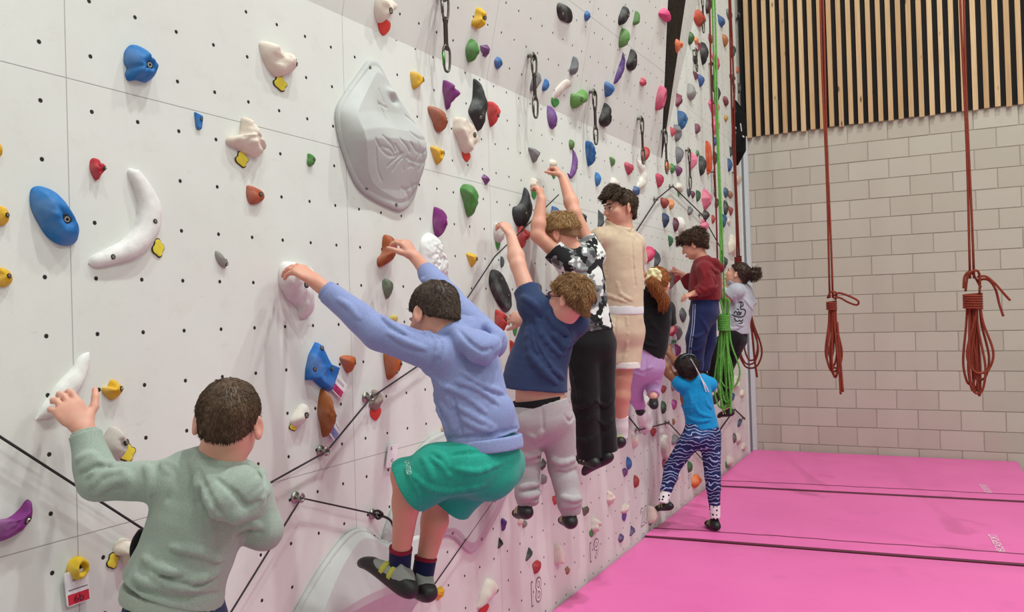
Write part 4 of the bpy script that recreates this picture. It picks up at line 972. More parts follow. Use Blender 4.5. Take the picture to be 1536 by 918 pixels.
def volume(box, O, label, df, pk, hollow=None, rough=0.0, bolts=()):
    o, inf = make_blob('wall_volume', box, O, 'plate', mat=m_volume(), df=df, pk=pk, rough=rough, seg=200, rings=100, hollow=hollow)
    # flange lying on the wall
    P = np.array(outline(O, 90)) ; V = []
    for s, h in ((1.0, 0.002), (1.0, 0.014), (0.97, 0.02), (0.88, 0.02)):
        q = np.array(pk) + (P - pk) * s; V.append(inf['c'] + q[:, :1] * inf['ru'] * 1.02 * inf['U'] + q[:, 1:] * inf['rv'] * 1.01 * inf['V'] + inf['n'] * h)
    V = np.vstack(V); F = []
    for r in range(3):
        for i in range(90): j = (i + 1) % 90; F.append((r * 90 + i, r * 90 + j, (r + 1) * 90 + j, (r + 1) * 90 + i))
    f = mesh_obj('flange', V, F, m_volume(), o, True, origin=inf['c'])
    for k in range(8):
        q = np.array(pk) + (P[int(k * 90 / 8)] - pk) * .94
        p = inf['c'] + q[0] * inf['ru'] * inf['U'] + q[1] * inf['rv'] * inf['V'] + inf['n'] * 0.021
        i2 = dict(inf); i2['uv'] = np.array([q]); i2['P'] = np.array([p]); add_bolt(o, i2, q, 0.0045)
    tag(o, label, 'wall volume', 'grey volumes bolted to the wall')
    return o, inf
volume((503, 91, 641, 315), OT, 'large grey teardrop volume with scratched grooves', 0.34, (0.05, -.1), vol_hollow)
def vol2(uv, hh):
    u, v = uv[:, 0], uv[:, 1]; r = np.clip(hh, 0, 1.2)
    return r * np.interp(v + .30 * (u + .25) ** 2 - .05, [-1.0, -.5, -.12, .02, .5, 1.0], [.1, .55, .97, 1.0, .66, .34])
volume((438, 793, 650, 1000), [(-.28, 1), (-.05, .97), (.2, .68), (.45, .6), (.85, .55), (1, .2), (.85, -.5), (.3, -1), (-.5, -.95), (-.75, -.6), (-.85, -.1), (-1, .05), (-.92, .25), (-.6, .7)], 'large grey volume under the climbing shoes of the boy in teal shorts', 0.34, (0.0, .1), vol2)
volume((574, 641, 764, 828), [(-.5, .85), (-.1, 1), (.25, .95), (.5, .6), (.85, .2), (1, -.1), (.8, -.5), (.4, -.95), (.2, -1), (-.1, -.6), (-.6, -.45), (-1, -.3), (-.85, .2)], 'pale grey volume behind the teal shorts', 0.12, (0, .1))

# ------------------------------------------------------------------ cards screwed under holds
def card(label, corners, col, text=None, band=None, tc='#3a2430', lines=True, grp='route cards', name='route_card', edge='#f1edf0'):
    """corners: px of upper left, upper right, lower right, lower left on the wall"""
    L = 0.012
    P = [hitplane(x, y, np.array([L, 0, 0]), XV)[0] for x, y in corners]
    c = sum(P) / 4; r = empty(name, c); tag(r, label, 'route card', grp)
    ux = (P[1] - P[0]); W_ = np.linalg.norm(ux); ux /= W_
    uy = P[0] - P[3]; H_ = np.linalg.norm(uy); uy /= H_
    def pt(a, b, d): return P[0] + (P[1] - P[0]) * a + (P[3] - P[0]) * b + XV * d
    b = MB(); rr = 0.08
    loop = []
    for (cx_, cy_, a0) in ((1 - rr, 1 - rr, 0), (rr, 1 - rr, 90), (rr, rr, 180), (1 - rr, rr, 270)):
        for k in range(4):
            a = math.radians(a0 + k * 30); loop.append((cx_ + rr * math.cos(a), cy_ + rr * math.sin(a)))
    n = len(loop); V = [pt(x, y, -.003) for x, y in loop] + [pt(x, y, 0.001) for x, y in loop]
    F = [tuple(range(n - 1, -1, -1)), tuple(range(n, 2 * n))] + [(i, (i + 1) % n, n + (i + 1) % n, n + i) for i in range(n)]
    b.add(V, F); b.build('plate', m_plain(edge, 0.45), r, False)
    if band:
        b = MB(); y0, y1 = band; V = [pt(.05, y0, .0016), pt(.95, y0, .0016), pt(.95, y1, .0016), pt(.05, y1, .0016)]; b.add(V, [(0, 1, 2, 3)]); b.build('colour_band', m_plain(col, 0.5), r, False)
    if text:
        for s, cx_, cy_, w, h, tcol in text:
            put_text('lettering', s, pt(cx_, cy_, 0.0), ux, uy - ux * (ux @ uy) * 0, W_ * w, H_ * h, m_plain(tcol, 0.6), r, 0.0022)
    if lines:
        for (y, a, e) in lines if isinstance(lines, tuple) else ((.45, .15, .9),):
            b = MB(); b.add([pt(a, y, .0017), pt(e, y, .0017), pt(e, y + .025, .0017), pt(a, y + .025, .0017)], [(0, 1, 2, 3)]); b.build('printed_line', m_plain('#5a5560', 0.6), r, False)
card('white and red grade card marked 6b under the yellow ring hold', [(96, 861), (131, 850), (134, 898), (101, 911)], '#d2283e', [('6b', .5, .82, .42, .22, '#4a1522'), ('norton', .5, .26, .42, .08, '#3b3440')], (.66, .97), lines=((.52, .1, .92),))
card('white and magenta card under the blue plate hold', [(505, 560), (521, 577), (511, 600), (495, 582)], '#c8346e', [('6a', .5, .75, .4, .3, '#8c1e4a')], (.55, .95), lines=((.2, .2, .8), (.3, .2, .8)))
card('white card with a violet panel under the long brown pear hold', [(502, 626), (513, 643), (502, 662), (491, 646)], '#8f8fc4', [('5c', .5, .7, .4, .3, '#5f5f9c')], (.45, .9), lines=((.2, .2, .8),))
card('white card left of the knee of the boy in teal shorts', [(583, 668), (597, 666), (591, 700), (579, 702)], '#e6d6e2', [('5', .3, .15, .2, .14, '#6a4a5a'), ('c', .55, .7, .25, .14, '#6a4a5a')], None, lines=False)
card('small white tag under the hot pink hold by the tracksuit trousers', [(1006, 504), (1015, 504), (1015, 516), (1006, 516)], '#3f8f60', None, (.5, .95), lines=False)
# ------------------------------------------------------------------ guide cords stretched over the wall
cordm = m_plain('#2b2627', 0.75)
def cord(label, pts, knobs=(), r=0.006, X=0.03, extra=None):
    P = [atx(x, y, X) for x, y in pts]; c = sum(P) / len(P)
    o = empty('guide_cord', c); tag(o, label, 'cord', 'dark elastic cords stretched over the climbing wall')
    b = MB()
    Q = []
    for i in range(len(P) - 1):
        for k in range(5): Q.append(P[i] + (P[i + 1] - P[i]) * k / 5)
    Q.append(P[-1]); b.tube(Q, r, 8); b.build('cord', cordm, o)
    for (x, y) in knobs:
        p = atx(x, y, X); b = MB()
        b.tube([p - XV * (X - 0.001), p - XV * 0.004], 0.007, 10); b.tube([p - XV * (X - 0.001), p - XV * (X - 0.006)], 0.02, 14)
        a = [p + np.array([0, math.cos(t), math.sin(t)]) * 0.013 for t in np.linspace(0, 2 * math.pi, 16, endpoint=False)]
        b.tube(a, 0.0045, 8, closed=True); b.build('eye_bolt', m_metal('#a8a39c', 0.35), o)
    if extra:
        b = MB()
        for e in extra: b.tube(crom([atx(x, y, xx) for x, y, xx in e], 8), 0.005, 8)
        b.build('tail', cordm, o)
    return o
cord('thick dark cord running down behind the boy in sage green', [(-20, 642), (0, 655), (220, 797), (300, 800), (400, 727), (490, 677), (557, 596), (640, 540), (742, 385), (838, 292)], [(490, 677), (557, 596)], r=.0034)
cord('dark cord with a knotted end left of the shins of the boy in teal shorts', [(330, 945), (452, 747), (567, 772)], [(452, 747), (567, 772)], r=.0032,
     extra=[[(567, 772, .03), (585, 780, .05), (593, 800, .04), (600, 820, .03), (606, 840, .012)], [(560, 768, .03), (567, 766, .045), (574, 772, .045), (567, 778, .04), (561, 772, .03)], [(610, 795, .02), (622, 812, .03), (628, 826, .03), (650, 880, .03)]])
cord('dark cord slanting up from the heels of the boy in teal shorts', [(643, 889), (742, 748), (790, 665)], [(643, 889), (742, 748)], r=.0030)
cord('dark cord peaking above the curly-haired boy', [(955, 346), (986, 298), (1009, 279), (1053, 322), (1081, 372), (1088, 402)], [(1009, 279), (986, 298), (1053, 322)], r=.0055)
cord('dark cord zigzagging behind the girl in the bright blue shirt', [(937, 618), (959, 645), (1003, 634), (1058, 694)], [(959, 645), (1003, 634)], r=.0052)
cord('dark cord with a peak low by the wall corner', [(1076, 650), (1102, 614), (1117, 628)], [(1102, 614), (1117, 628)], r=.008)

# ------------------------------------------------------------------ quickdraws
def carabiner(c, h, w, t, mat, parent, ang=0.0, gate=None, U=YV):
    """closed oval loop with a gate, hanging in the plane of U and vertical"""
    pts = [(0, 1), (.6, .85), (.9, .4), (.75, -.6), (.35, -1), (-.3, -1), (-.65, -.6), (-.8, .4), (-.5, .9)]
    P = crom([c + U * (x * w / 2) + ZV * (y * h / 2) for x, y in pts], 5, True)
    b = MB(); b.tube(P, t, 8, closed=True); o = b.build('carabiner', mat, parent)
    b = MB(); b.tube([c + U * (-.8 * w / 2) + ZV * (.42 * h / 2), c + U * (-.66 * w / 2) + ZV * (-.58 * h / 2)], t * 1.25, 8); b.build('gate', gate or mat, o)
    return o
def quickdraw(label, x, y0, y1, off=0.06, gatec=None, scale=1.0):
    p, n = wall_hit(x, y0); top = p + n * 0.03
    Xd = top[0] + off * 0.4
    bot = atx(x + (y1 - y0) * 0.03, y1, Xd); bot[1] = top[1]
    L = top[2] - bot[2]
    c0 = np.array([top[0] + 0.005, top[1], top[2]])
    o = empty('quickdraw', c0); tag(o, label, 'quickdraw', 'quickdraws hanging on the climbing wall')
    b = MB(); b.tube([p, top], 0.010, 10); q = [top + np.array([0, math.cos(t), math.sin(t)]) * 0.02 for t in np.linspace(0, 2 * math.pi, 14, endpoint=False)]
    b.tube(q, 0.006, 8, closed=True); b.build('bolt_hanger', m_metal('#8c8880', 0.4), o)
    hc = L * 0.34; w = max(0.035, hc * 0.42); t = max(0.0055, L * 0.014)
    steel = m_metal('#6b675f', 0.35)
    U = np.array([0.25, 0.97, 0])
    carabiner(c0 - ZV * (hc * .5 - .01), hc, w, t, steel, o, U=U)
    carabiner(c0 - ZV * (L - hc * .5), hc, w, t, steel, o, gate=m_metal(gatec, .35) if gatec else None, U=U)
    b = MB(); z0 = c0[2] - hc + .02; z1 = c0[2] - L + hc - .02
    for k, (zz, ww) in enumerate(((z0, 1), )): pass
    sw = max(0.010, L * 0.030); V = []; F = []
    N = 10
    for k in range(N + 1):
        z = z0 + (z1 - z0) * k / N; ww = sw * (1.45 if k in (0, 1, N - 1, N) else 1.0)
        for sx, sy in ((-1, -1), (1, -1), (1, 1), (-1, 1)): V.append(np.array([c0[0], c0[1], z]) + U * ww * sx + np.array([.97, -.25, 0]) * .004 * sy)
    for k in range(N):
        for i in range(4): F.append((k * 4 + i, k * 4 + (i + 1) % 4, (k + 1) * 4 + (i + 1) % 4, (k + 1) * 4 + i))
    F += [(3, 2, 1, 0), tuple(N * 4 + i for i in range(4))]
    b.add(V, F); b.build('sling', m_fabric('#3a2b26'), o, False)
    return o
quickdraw('quickdraw hanging at the top edge of the overhang, first from the left', 657, -6, 95, gatec='#5d9a55', off=.1)
quickdraw('quickdraw on the overhang beside the grey and blue holds, second from the left', 792, 84, 169)
quickdraw('quickdraw on the overhang right of the green hold, third from the left', 884, 138, 210)
quickdraw('quickdraw below the overhang left of the red slanted hold, fourth from the left', 956, 178, 240)
quickdraw('quickdraw hanging from the foot of the black wedge', 992, 197, 255)
quickdraw('quickdraw right of the large black oval hold', 1063, 96, 147)
quickdraw('quickdraw left of the pale pink diamond-shaped hold', 1028, 226, 279)
quickdraw('quickdraw left of the dark red rope, above the black panel', 1096, 127, 173)
quickdraw('quickdraw under the blue hold below the black panel', 1098, 259, 304)
quickdraw('quickdraw under the long orange-red finger hold', 1066, 258, 291)
quickdraw('quickdraw over the big red slanted hold', 1048, -8, 38)
quickdraw('quickdraw with a lone ring left of the large black oval hold', 1039, 76, 98)

# ------------------------------------------------------------------ black faceted panel in the corner
oc = [(1104, 150), (1119, 171), (1119, 226), (1107, 248), (1099, 240), (1101, 190)]
pv = [atx(x, y, 0.0) for x, y in oc]
ctr = aty(1112, 205, 9.35)
P_ = []
for (x, y), X in zip(oc, (0.03, 0.16, 0.16, 0.03, 0.0, 0.0)): P_.append(atx(x, y, X))
P_ = np.array(P_); P_[:, 1] = np.minimum(P_[:, 1], 9.62)
base = P_.copy(); base[:, 0] = 0.001; base[:, 1] = np.minimum(P_[:, 1] + .02, 9.64)
top = P_.mean(0) + np.array([.03, -.02, 0])
V = np.vstack([P_, base, top[None]]); F = [(i, (i + 1) % 6, 12) for i in range(6)] + [(i + 6, (i + 1) % 6 + 6, (i + 1) % 6, i) for i in range(6)] + [(11, 10, 9, 8, 7, 6)]
bp = mesh_obj('corner_panel', V, F, m_wedge(), None, False); tag(bp, 'black faceted panel in the wall corner behind the dark red rope', 'wall panel')
b = MB(); b.tube([atx(1101, 189, .03), top + XV * .01, atx(1113, 206, .13) + XV * .02], 0.008, 6); b.tube([atx(1108, 186, .1) + XV * .02, top + XV * .012, atx(1101, 198, .03)], 0.007, 6)
b.build('white_strap', m_plain('#d9d4cc', .7), bp)

# ------------------------------------------------------------------ ropes
def rope(name, label, px, y_top, y_knot, Y, mat, r, coil, X=None, ytop_z=None, strands=2, group='ropes hanging from the ceiling'):
    k = aty(px, y_knot, Y); top = k.copy(); top[2] = ZT
    o = empty(name, k); tag(o, label, 'rope', group)
    b = MB()
    for s in range(strands):
        off = (s - (strands - 1) / 2) * r * 2.05
        b.tube([np.array([k[0] + off + .004 * math.sin(z * 3 + s * 2), k[1], z]) for z in np.linspace(k[2], ZT, 40)], r, 8)
    b.build('hanging_strand', mat, o)
    coil(o, k, mat, r)
    return o
def loops(b, k, r, spec, n=5):
    """long hanging loops below the knot: list of (dx0, dy0, length, half width, twist)"""
    for dx, dy, L, w, tw in spec:
        a = np.array([math.cos(tw), math.sin(tw), 0]); c = k + np.array([dx, dy, 0])
        pts = [c, c + a * (-w * .35) - ZV * L * .3, c + a * (-w) - ZV * L * .72, c + a * (-w * .6) - ZV * L * .95, c - ZV * L, c + a * w * .65 - ZV * L * .94, c + a * w - ZV * L * .7, c + a * w * .3 - ZV * L * .3, c + a * .01]
        b.tube(crom(pts, n), r, 8)
def wraps(b, k, r, R, z0, n):
    pts = []
    for i in range(n * 12 + 1):
        t = 2 * math.pi * i / 12; pts.append(k + np.array([R * math.cos(t), R * .85 * math.sin(t), z0 - i / 12 * r * 2.0]))
    b.tube(pts, r, 8)
def mm(Y): return Y / 0.93 / FPX
redm = m_rope('#7c3326', '#b3543e'); grnm = m_rope('#4f9e34', '#b5d98c'); dkm = m_rope('#6a2620', '#8e3a30')
def sc_(L, a, b_): return [(x, y, l * a, w * b_, t) for x, y, l, w, t in L]
def coilA(o, k, mat, r):     # smaller coil with a folded loop to the right and one long tail
    b = MB(); loops(b, k - ZV * .10, r, sc_([(-.015, 0, .60, .055, .2), (-.0, .01, .66, .07, .5), (.01, -.01, .70, .045, -.3), (.02, .0, .62, .06, .1), (-.02, .01, .50, .04, .9), (.01, .01, .72, .05, 1.1)], .78, .8))
    b.build('coil', mat, o)
    b = MB(); wraps(b, k, r, .036, -.03, 4); b.tube(crom([k + np.array([-.03, 0, .0]), k + np.array([.0, -.02, .05]), k + np.array([.04, 0, .04]), k + np.array([.03, .01, -.02])], 6), r, 8); b.build('knot', mat, o)
    b = MB(); b.tube(crom([k + np.array(p) * .8 for p in ((.02, 0, .02), (.08, -.01, .05), (.2, 0, .0), (.26, .01, -.045), (.24, .02, -.08), (.16, .02, -.05), (.08, .01, .0), (.02, 0, .0))], 6), r, 8)
    b.tube(crom([k + np.array(p) for p in ((.02, 0, -.2), (.03, -.02, -.4), (.045, -.02, -.6), (.05, -.02, -.80))], 5), r * 1.05, 8)
    b.tube(crom([k + np.array(p) for p in ((.04, 0, -.2), (.05, -.02, -.4), (.06, -.02, -.6), (.068, -.02, -.78))], 5), r * 1.05, 8); b.build('tail', mat, o)
def coilB(o, k, mat, r):     # larger coil, two loose ends to the right
    b = MB(); loops(b, k - ZV * .14, r, sc_([(-.03, 0, .74, .085, .0), (-.01, .01, .80, .07, .35), (.01, -.01, .82, .11, -.15), (.03, .0, .70, .12, .25), (-.02, -.01, .78, .05, .9), (.02, .02, .84, .06, 1.2), (.0, .02, .8, .04, .6), (.03, -.02, .64, .17, .05)], .74, .44))
    b.build('coil', mat, o)
    b = MB(); wraps(b, k - ZV * .05, r, .052, -.05, 6); b.tube(crom([k + np.array([-.04, 0, -.08]), k + np.array([-.02, -.03, .03]), k + np.array([.03, -.02, .05]), k + np.array([.045, 0, .0]), k + np.array([.04, .01, -.1])], 6), r, 8)
    b.tube(crom([k + np.array([-.05, 0, -.06]), k + np.array([-.04, .02, .02]), k + np.array([.0, .03, .04]), k + np.array([.05, .02, -.06])], 6), r, 8); b.build('knot', mat, o)
    b = MB(); b.tube(crom([k + np.array(p) for p in ((.03, 0, .01), (.08, 0, .01), (.13, -.01, -.04), (.18, -.01, -.11), (.21, -.01, -.15))], 6), r, 8)
    b.tube(crom([k + np.array(p) for p in ((.03, .02, -.01), (.09, .02, -.01), (.13, .02, -.07), (.15, .02, -.17), (.17, .02, -.25))], 6), r, 8); b.build('tail', mat, o)
def coilG(o, k, mat, r):
    b = MB(); loops(b, k - ZV * .15, r, sc_([(-.03, 0, .72, .05, .0), (-.01, .01, .80, .05, .35), (.01, -.01, .74, .06, -.15), (.03, .0, .60, .11, .25), (-.02, -.01, .82, .04, .9), (.02, .02, .78, .05, 1.2), (.0, .02, .66, .08, .6), (-.03, .0, .8, .085, .1)], .82, .75))
    b.build('coil', mat, o)
    b = MB(); wraps(b, k - ZV * .05, r, .046, .0, 9); b.build('knot', mat, o)
    b = MB()
    for t in range(5):
        a = t * .9; d = np.array([math.cos(a), math.sin(a) * .6, 0]); b.tube(crom([k - ZV * .06, k + d * .015 + ZV * .03, k + d * .035 + ZV * .075, k + d * .05 + ZV * .03, k + d * .035 - ZV * .06], 6), r, 8)
    b.tube(crom([k + np.array(p) for p in ((.02, 0, -.2), (.03, -.02, -.5), (.04, -.02, -.72), (.035, -.02, -.85))], 5), r * 1.05, 8); b.build('loops', mat, o)
def coilD(o, k, mat, r):
    b = MB(); wraps(b, k - ZV * .0, r, .030, .02, 4); b.build('knot', mat, o)
    b = MB(); loops(b, k + np.array([.06, .1, -.45]), r, [(0, 0, .62, .09, .0), (.01, .02, .66, .11, .2), (.02, 0, .58, .07, -.2)]); b.build('coil', mat, o)
    b = MB(); b.tube(crom([k + np.array(p) for p in ((0, 0, -.1), (.05, .08, -.5), (.09, .1, -.7), (.11, .1, -1.0), (.13, .1, -1.2))], 6), r * 1.2, 8); b.build('tail', mat, o)
rope('climbing_rope', 'red rope with a slim coil and one long tail before the block wall', 1247, 0, 447, 7.4, redm, .0085, coilA)
rope('climbing_rope', 'red rope with a fat coil and two loose ends before the block wall', 1458, 0, 418, 6.2, redm, .0078, coilB)
rope('climbing_rope', 'bright green rope tied into a long coil in front of the girl with the bun', 1085, 0, 462, 6.75, grnm, .0072, coilG)
rope('climbing_rope', 'dark red rope beside the wall corner, coil hanging behind the girl with the bun', 1107, 0, 388, 8.5, dkm, .009, coilD)
def coilN(o, k, mat, r):
    b = MB(); wraps(b, k, r, .02, .02, 2); b.build('knot', mat, o)
rope('climbing_rope', 'thin dark red rope just left of the green rope', 1077, 0, 420, 7.9, dkm, .008, coilN, strands=1)
# ------------------------------------------------------------------ distance-field modelling (bodies, clothes, hair)
def nrm(v):
    v = np.asarray(v, float); return v / (np.linalg.norm(v) + 1e-12)
class Field:
    def __init__(s, lo, hi, vox):
        s.lo = np.asarray(lo, float); s.vox = vox
        s.n = np.maximum(4, np.ceil((np.asarray(hi, float) - s.lo) / vox).astype(int) + 1)
        s.f = np.full(s.n, 0.2, np.float32)
    def _rng(s, lo, hi):
        a = np.clip(np.floor((lo - s.lo) / s.vox).astype(int), 0, s.n); b = np.clip(np.ceil((hi - s.lo) / s.vox).astype(int) + 1, 0, s.n)
        if np.any(b <= a): return None, None
        ax = [(s.lo[i] + s.vox * np.arange(a[i], b[i])).astype(np.float32) for i in range(3)]
        return (slice(a[0], b[0]), slice(a[1], b[1]), slice(a[2], b[2])), ax
    def _comb(s, sl, d, k, mode):
        f = s.f[sl]
        if mode == 'sub': d = -d; f, d = -f, -d
        if k > 0:
            h = np.maximum(k - np.abs(f - d), 0) / k; r = np.minimum(f, d) - h * h * k * 0.25
        else: r = np.minimum(f, d)
        s.f[sl] = -r if mode == 'sub' else r
    def _sub(s, sl, d, k):
        f = s.f[sl]; nd = -d
        if k > 0:
            h = np.maximum(k - np.abs(f - nd), 0) / k; r = np.maximum(f, nd) + h * h * k * 0.25
        else: r = np.maximum(f, nd)
        s.f[sl] = r
    def cone(s, a, b, ra, rb, k=0.0, mode='add', flat=False):
        a = np.asarray(a, float); b = np.asarray(b, float); m = max(ra, rb) + k + 2.5 * s.vox
        sl, ax = s._rng(np.minimum(a, b) - m, np.maximum(a, b) + m)
        if sl is None: return s
        X = ax[0][:, None, None] - np.float32(a[0]); Y = ax[1][None, :, None] - np.float32(a[1]); Z = ax[2][None, None, :] - np.float32(a[2])
        ab = (b - a).astype(np.float32); L2 = float(ab @ ab) + 1e-12
        t = np.clip((X * ab[0] + Y * ab[1] + Z * ab[2]) / L2, 0, 1)
        d = np.sqrt((X - t * ab[0]) ** 2 + (Y - t * ab[1]) ** 2 + (Z - t * ab[2]) ** 2) - (ra + (rb - ra) * t)
        if flat:
            L_ = math.sqrt(L2); d = np.maximum(d, (X * ab[0] + Y * ab[1] + Z * ab[2]) / np.float32(L_) - np.float32(L_))
        (s._sub(sl, d, k) if mode == 'sub' else s._comb(sl, d, k, 'add')); return s
    def chain(s, P, R, k=0.0, k2=None, mode='add', flat=False):
        R = [R] * len(P) if np.isscalar(R) else R
        for i in range(len(P) - 1): s.cone(P[i], P[i + 1], R[i], R[i + 1], k if i == 0 or k2 is None else k2, mode, flat and i == len(P) - 2)
        return s
    def ell(s, c, r, fr=None, k=0.0, mode='add', clip=None):
        """ellipsoid; fr rows = its axes; clip = list of (point, normal): keep the side the normal points away from"""
        c = np.asarray(c, float); r = np.asarray(r, float); fr = np.eye(3) if fr is None else np.asarray(fr, float)
        e = np.sqrt(np.sum((fr * r[:, None]) ** 2, 0)) + k + 2.5 * s.vox
        sl, ax = s._rng(c - e, c + e)
        if sl is None: return s
        X = ax[0][:, None, None] - np.float32(c[0]); Y = ax[1][None, :, None] - np.float32(c[1]); Z = ax[2][None, None, :] - np.float32(c[2])
        q = [X * np.float32(fr[i, 0]) + Y * np.float32(fr[i, 1]) + Z * np.float32(fr[i, 2]) for i in range(3)]
        k0 = np.sqrt(sum((q[i] / np.float32(r[i])) ** 2 for i in range(3))); k1 = np.sqrt(sum((q[i] / np.float32(r[i] ** 2)) ** 2 for i in range(3))) + 1e-9
        d = k0 * (k0 - 1) / k1
        if clip:
            for p, n in clip:
                p = np.asarray(p, float) - c; n = nrm(n).astype(np.float32)
                d = np.maximum(d, X * n[0] + Y * n[1] + Z * n[2] - np.float32(p @ n))
        (s._sub(sl, d, k) if mode == 'sub' else s._comb(sl, d, k, 'add')); return s
    def loft(s, st, k=0.0, sub=4, flat0=False, flat1=False, mode='add'):
        """stations (point, half width, half depth, right axis); elliptical sections joined smoothly"""
        P = crom([x[0] for x in st], sub); A = crom([[x[1], x[2], 0] for x in st], sub); Rr = crom([x[3] for x in st], sub)
        m = max(A[:, :2].max(), 0.01) + k + 2.5 * s.vox
        sl, ax = s._rng(P.min(0) - m, P.max(0) + m)
        if sl is None: return s
        X = ax[0][:, None, None]; Y = ax[1][None, :, None]; Z = ax[2][None, None, :]
        D = None; t0 = nrm(P[1] - P[0]); t1 = nrm(P[-1] - P[-2])
        for i in range(len(P) - 1):
            a, b = P[i], P[i + 1]; ab = b - a; L = np.linalg.norm(ab); w = ab / L
            u = Rr[i] - w * (Rr[i] @ w); u = nrm(u); v = np.cross(w, u)
            x = X - np.float32(a[0]); y = Y - np.float32(a[1]); z = Z - np.float32(a[2])
            h = x * np.float32(w[0]) + y * np.float32(w[1]) + z * np.float32(w[2])
            t = np.clip(h / np.float32(L), 0, 1); hz = h - t * np.float32(L)
            qu = x * np.float32(u[0]) + y * np.float32(u[1]) + z * np.float32(u[2]); qv = x * np.float32(v[0]) + y * np.float32(v[1]) + z * np.float32(v[2])
            ra = A[i, 0] + (A[i + 1, 0] - A[i, 0]) * t; rb = A[i, 1] + (A[i + 1, 1] - A[i, 1]) * t; rz = np.minimum(ra, rb)
            k0 = np.sqrt((qu / ra) ** 2 + (qv / rb) ** 2 + (hz / rz) ** 2); k1 = np.sqrt((qu / ra ** 2) ** 2 + (qv / rb ** 2) ** 2 + (hz / rz ** 2) ** 2) + 1e-9
            d = k0 * (k0 - 1) / k1; d = np.where(k0 < 1e-3, -rz, d)
            D = d if D is None else np.minimum(D, d)
        if flat0: D = np.maximum(D, -((X - np.float32(P[0][0])) * np.float32(t0[0]) + (Y - np.float32(P[0][1])) * np.float32(t0[1]) + (Z - np.float32(P[0][2])) * np.float32(t0[2])))
        if flat1: D = np.maximum(D, (X - np.float32(P[-1][0])) * np.float32(t1[0]) + (Y - np.float32(P[-1][1])) * np.float32(t1[1]) + (Z - np.float32(P[-1][2])) * np.float32(t1[2]))
        (s._sub(sl, D, k) if mode == 'sub' else s._comb(sl, D, k, 'add')); return s
    def cut(s, p, n, lo=None, hi=None, k=0.0):
        """remove everything on the side n points to (inside the given box)"""
        n = nrm(n)
        lo = s.lo if lo is None else lo; hi = (s.lo + s.vox * s.n) if hi is None else hi
        sl, ax = s._rng(np.asarray(lo, float), np.asarray(hi, float))
        d = (ax[0][:, None, None] - p[0]) * n[0] + (ax[1][None, :, None] - p[1]) * n[1] + (ax[2][None, None, :] - p[2]) * n[2]
        s.f[sl] = np.maximum(s.f[sl], d.astype(np.float32)); return s
    def noise(s, amp, freq, seed=0, aniso=(1, 1, 1), fr=None, lo=None, hi=None, sharp=False):
        sl = (slice(None),) * 3
        m = np.argwhere(np.abs(s.f) < amp * 3 + 2 * s.vox)
        if len(m) == 0: return s
        P = s.lo + m * s.vox
        if lo is not None:
            ok = np.all((P >= lo) & (P <= hi), 1); m = m[ok]; P = P[ok]
            if len(m) == 0: return s
        Q = P if fr is None else P @ np.asarray(fr).T
        v = vnoise(Q * freq * np.asarray(aniso), seed)
        if sharp: v = 1 - 2 * np.abs(v)
        s.f[m[:, 0], m[:, 1], m[:, 2]] += (amp * v).astype(np.float32); return s
    def hit(s, px, py, n=500):
        d = nrm(ray(px, py)); hi = s.lo + s.vox * (s.n - 1)
        with np.errstate(divide='ignore'):
            t0 = (s.lo - CAM) / d; t1 = (hi - CAM) / d
        a = np.minimum(t0, t1).max(); b = np.maximum(t0, t1).min()
        if b <= a: return None
        T = np.linspace(a, b, n); P = CAM + T[:, None] * d
        I = np.clip(np.round((P - s.lo) / s.vox).astype(int), 0, s.n - 1); v = s.f[I[:, 0], I[:, 1], I[:, 2]]
        q = np.nonzero(v < 0)[0]
        if len(q) == 0: return None
        i = q[0]
        if i == 0: return P[0]
        w = v[i - 1] / (v[i - 1] - v[i] + 1e-9); return P[i - 1] + (P[i] - P[i - 1]) * w
    def cover(s, B, gap=0.007, reach=0.025, ex=()):
        """grow the cloth over any skin of body field B that comes too close to it"""
        m = np.argwhere((s.f > -0.02) & (s.f < reach + 0.02))
        if len(m) == 0: return s
        q = (s.lo + m * s.vox - B.lo) / B.vox; i = np.floor(q).astype(int); ok = np.all((i >= 0) & (i < B.n - 1), 1); m = m[ok]; q = q[ok]; i = i[ok]; t = (q - i).astype(np.float32)
        v = 0
        for a in (0, 1):
            for b in (0, 1):
                for c in (0, 1):
                    v = v + B.f[i[:, 0] + a, i[:, 1] + b, i[:, 2] + c] * (t[:, 0] if a else 1 - t[:, 0]) * (t[:, 1] if b else 1 - t[:, 1]) * (t[:, 2] if c else 1 - t[:, 2])
        f = s.f[m[:, 0], m[:, 1], m[:, 2]]; d = np.maximum(v - gap, f - reach); k = 0.012
        W_ = s.lo + m * s.vox
        for p_, n_, r_ in ex:
            z_ = W_ - p_; d = np.where((z_ @ n_ > 0) & (np.sum(z_ * z_, 1) < r_ * r_), 1.0, d)
        h = np.maximum(k - np.abs(f - d), 0) / k
        s.f[m[:, 0], m[:, 1], m[:, 2]] = np.minimum(f, d) - h * h * k * 0.25; return s
    def stroke(s, pts, r, off=0.0, k=0.01, mode='add', dense=3, ext=True):
        """a ridge (or groove) along a line traced on the surface; it gets the surface's own depth"""
        q = crom([p[:2] for p in pts], dense) if len(pts) > 2 else np.array([np.array(pts[0][:2]) + (np.array(pts[1][:2]) - np.array(pts[0][:2])) * t for t in np.linspace(0, 1, 5)])
        H = [s.hit(x, y) for x, y in q]; ok = [i for i, h in enumerate(H) if h is not None]
        if not ok: return s
        P = []
        for i, (x, y) in enumerate(q):
            if H[i] is not None: p = H[i]
            elif not ext: continue
            else:
                j = min(ok, key=lambda o: abs(o - i)); dist = (H[j] - CAM) @ RC[:, 2]; d = ray(x, y); p = CAM + d * (dist / (d @ RC[:, 2]))
            P.append(p - nrm(p - CAM) * off)
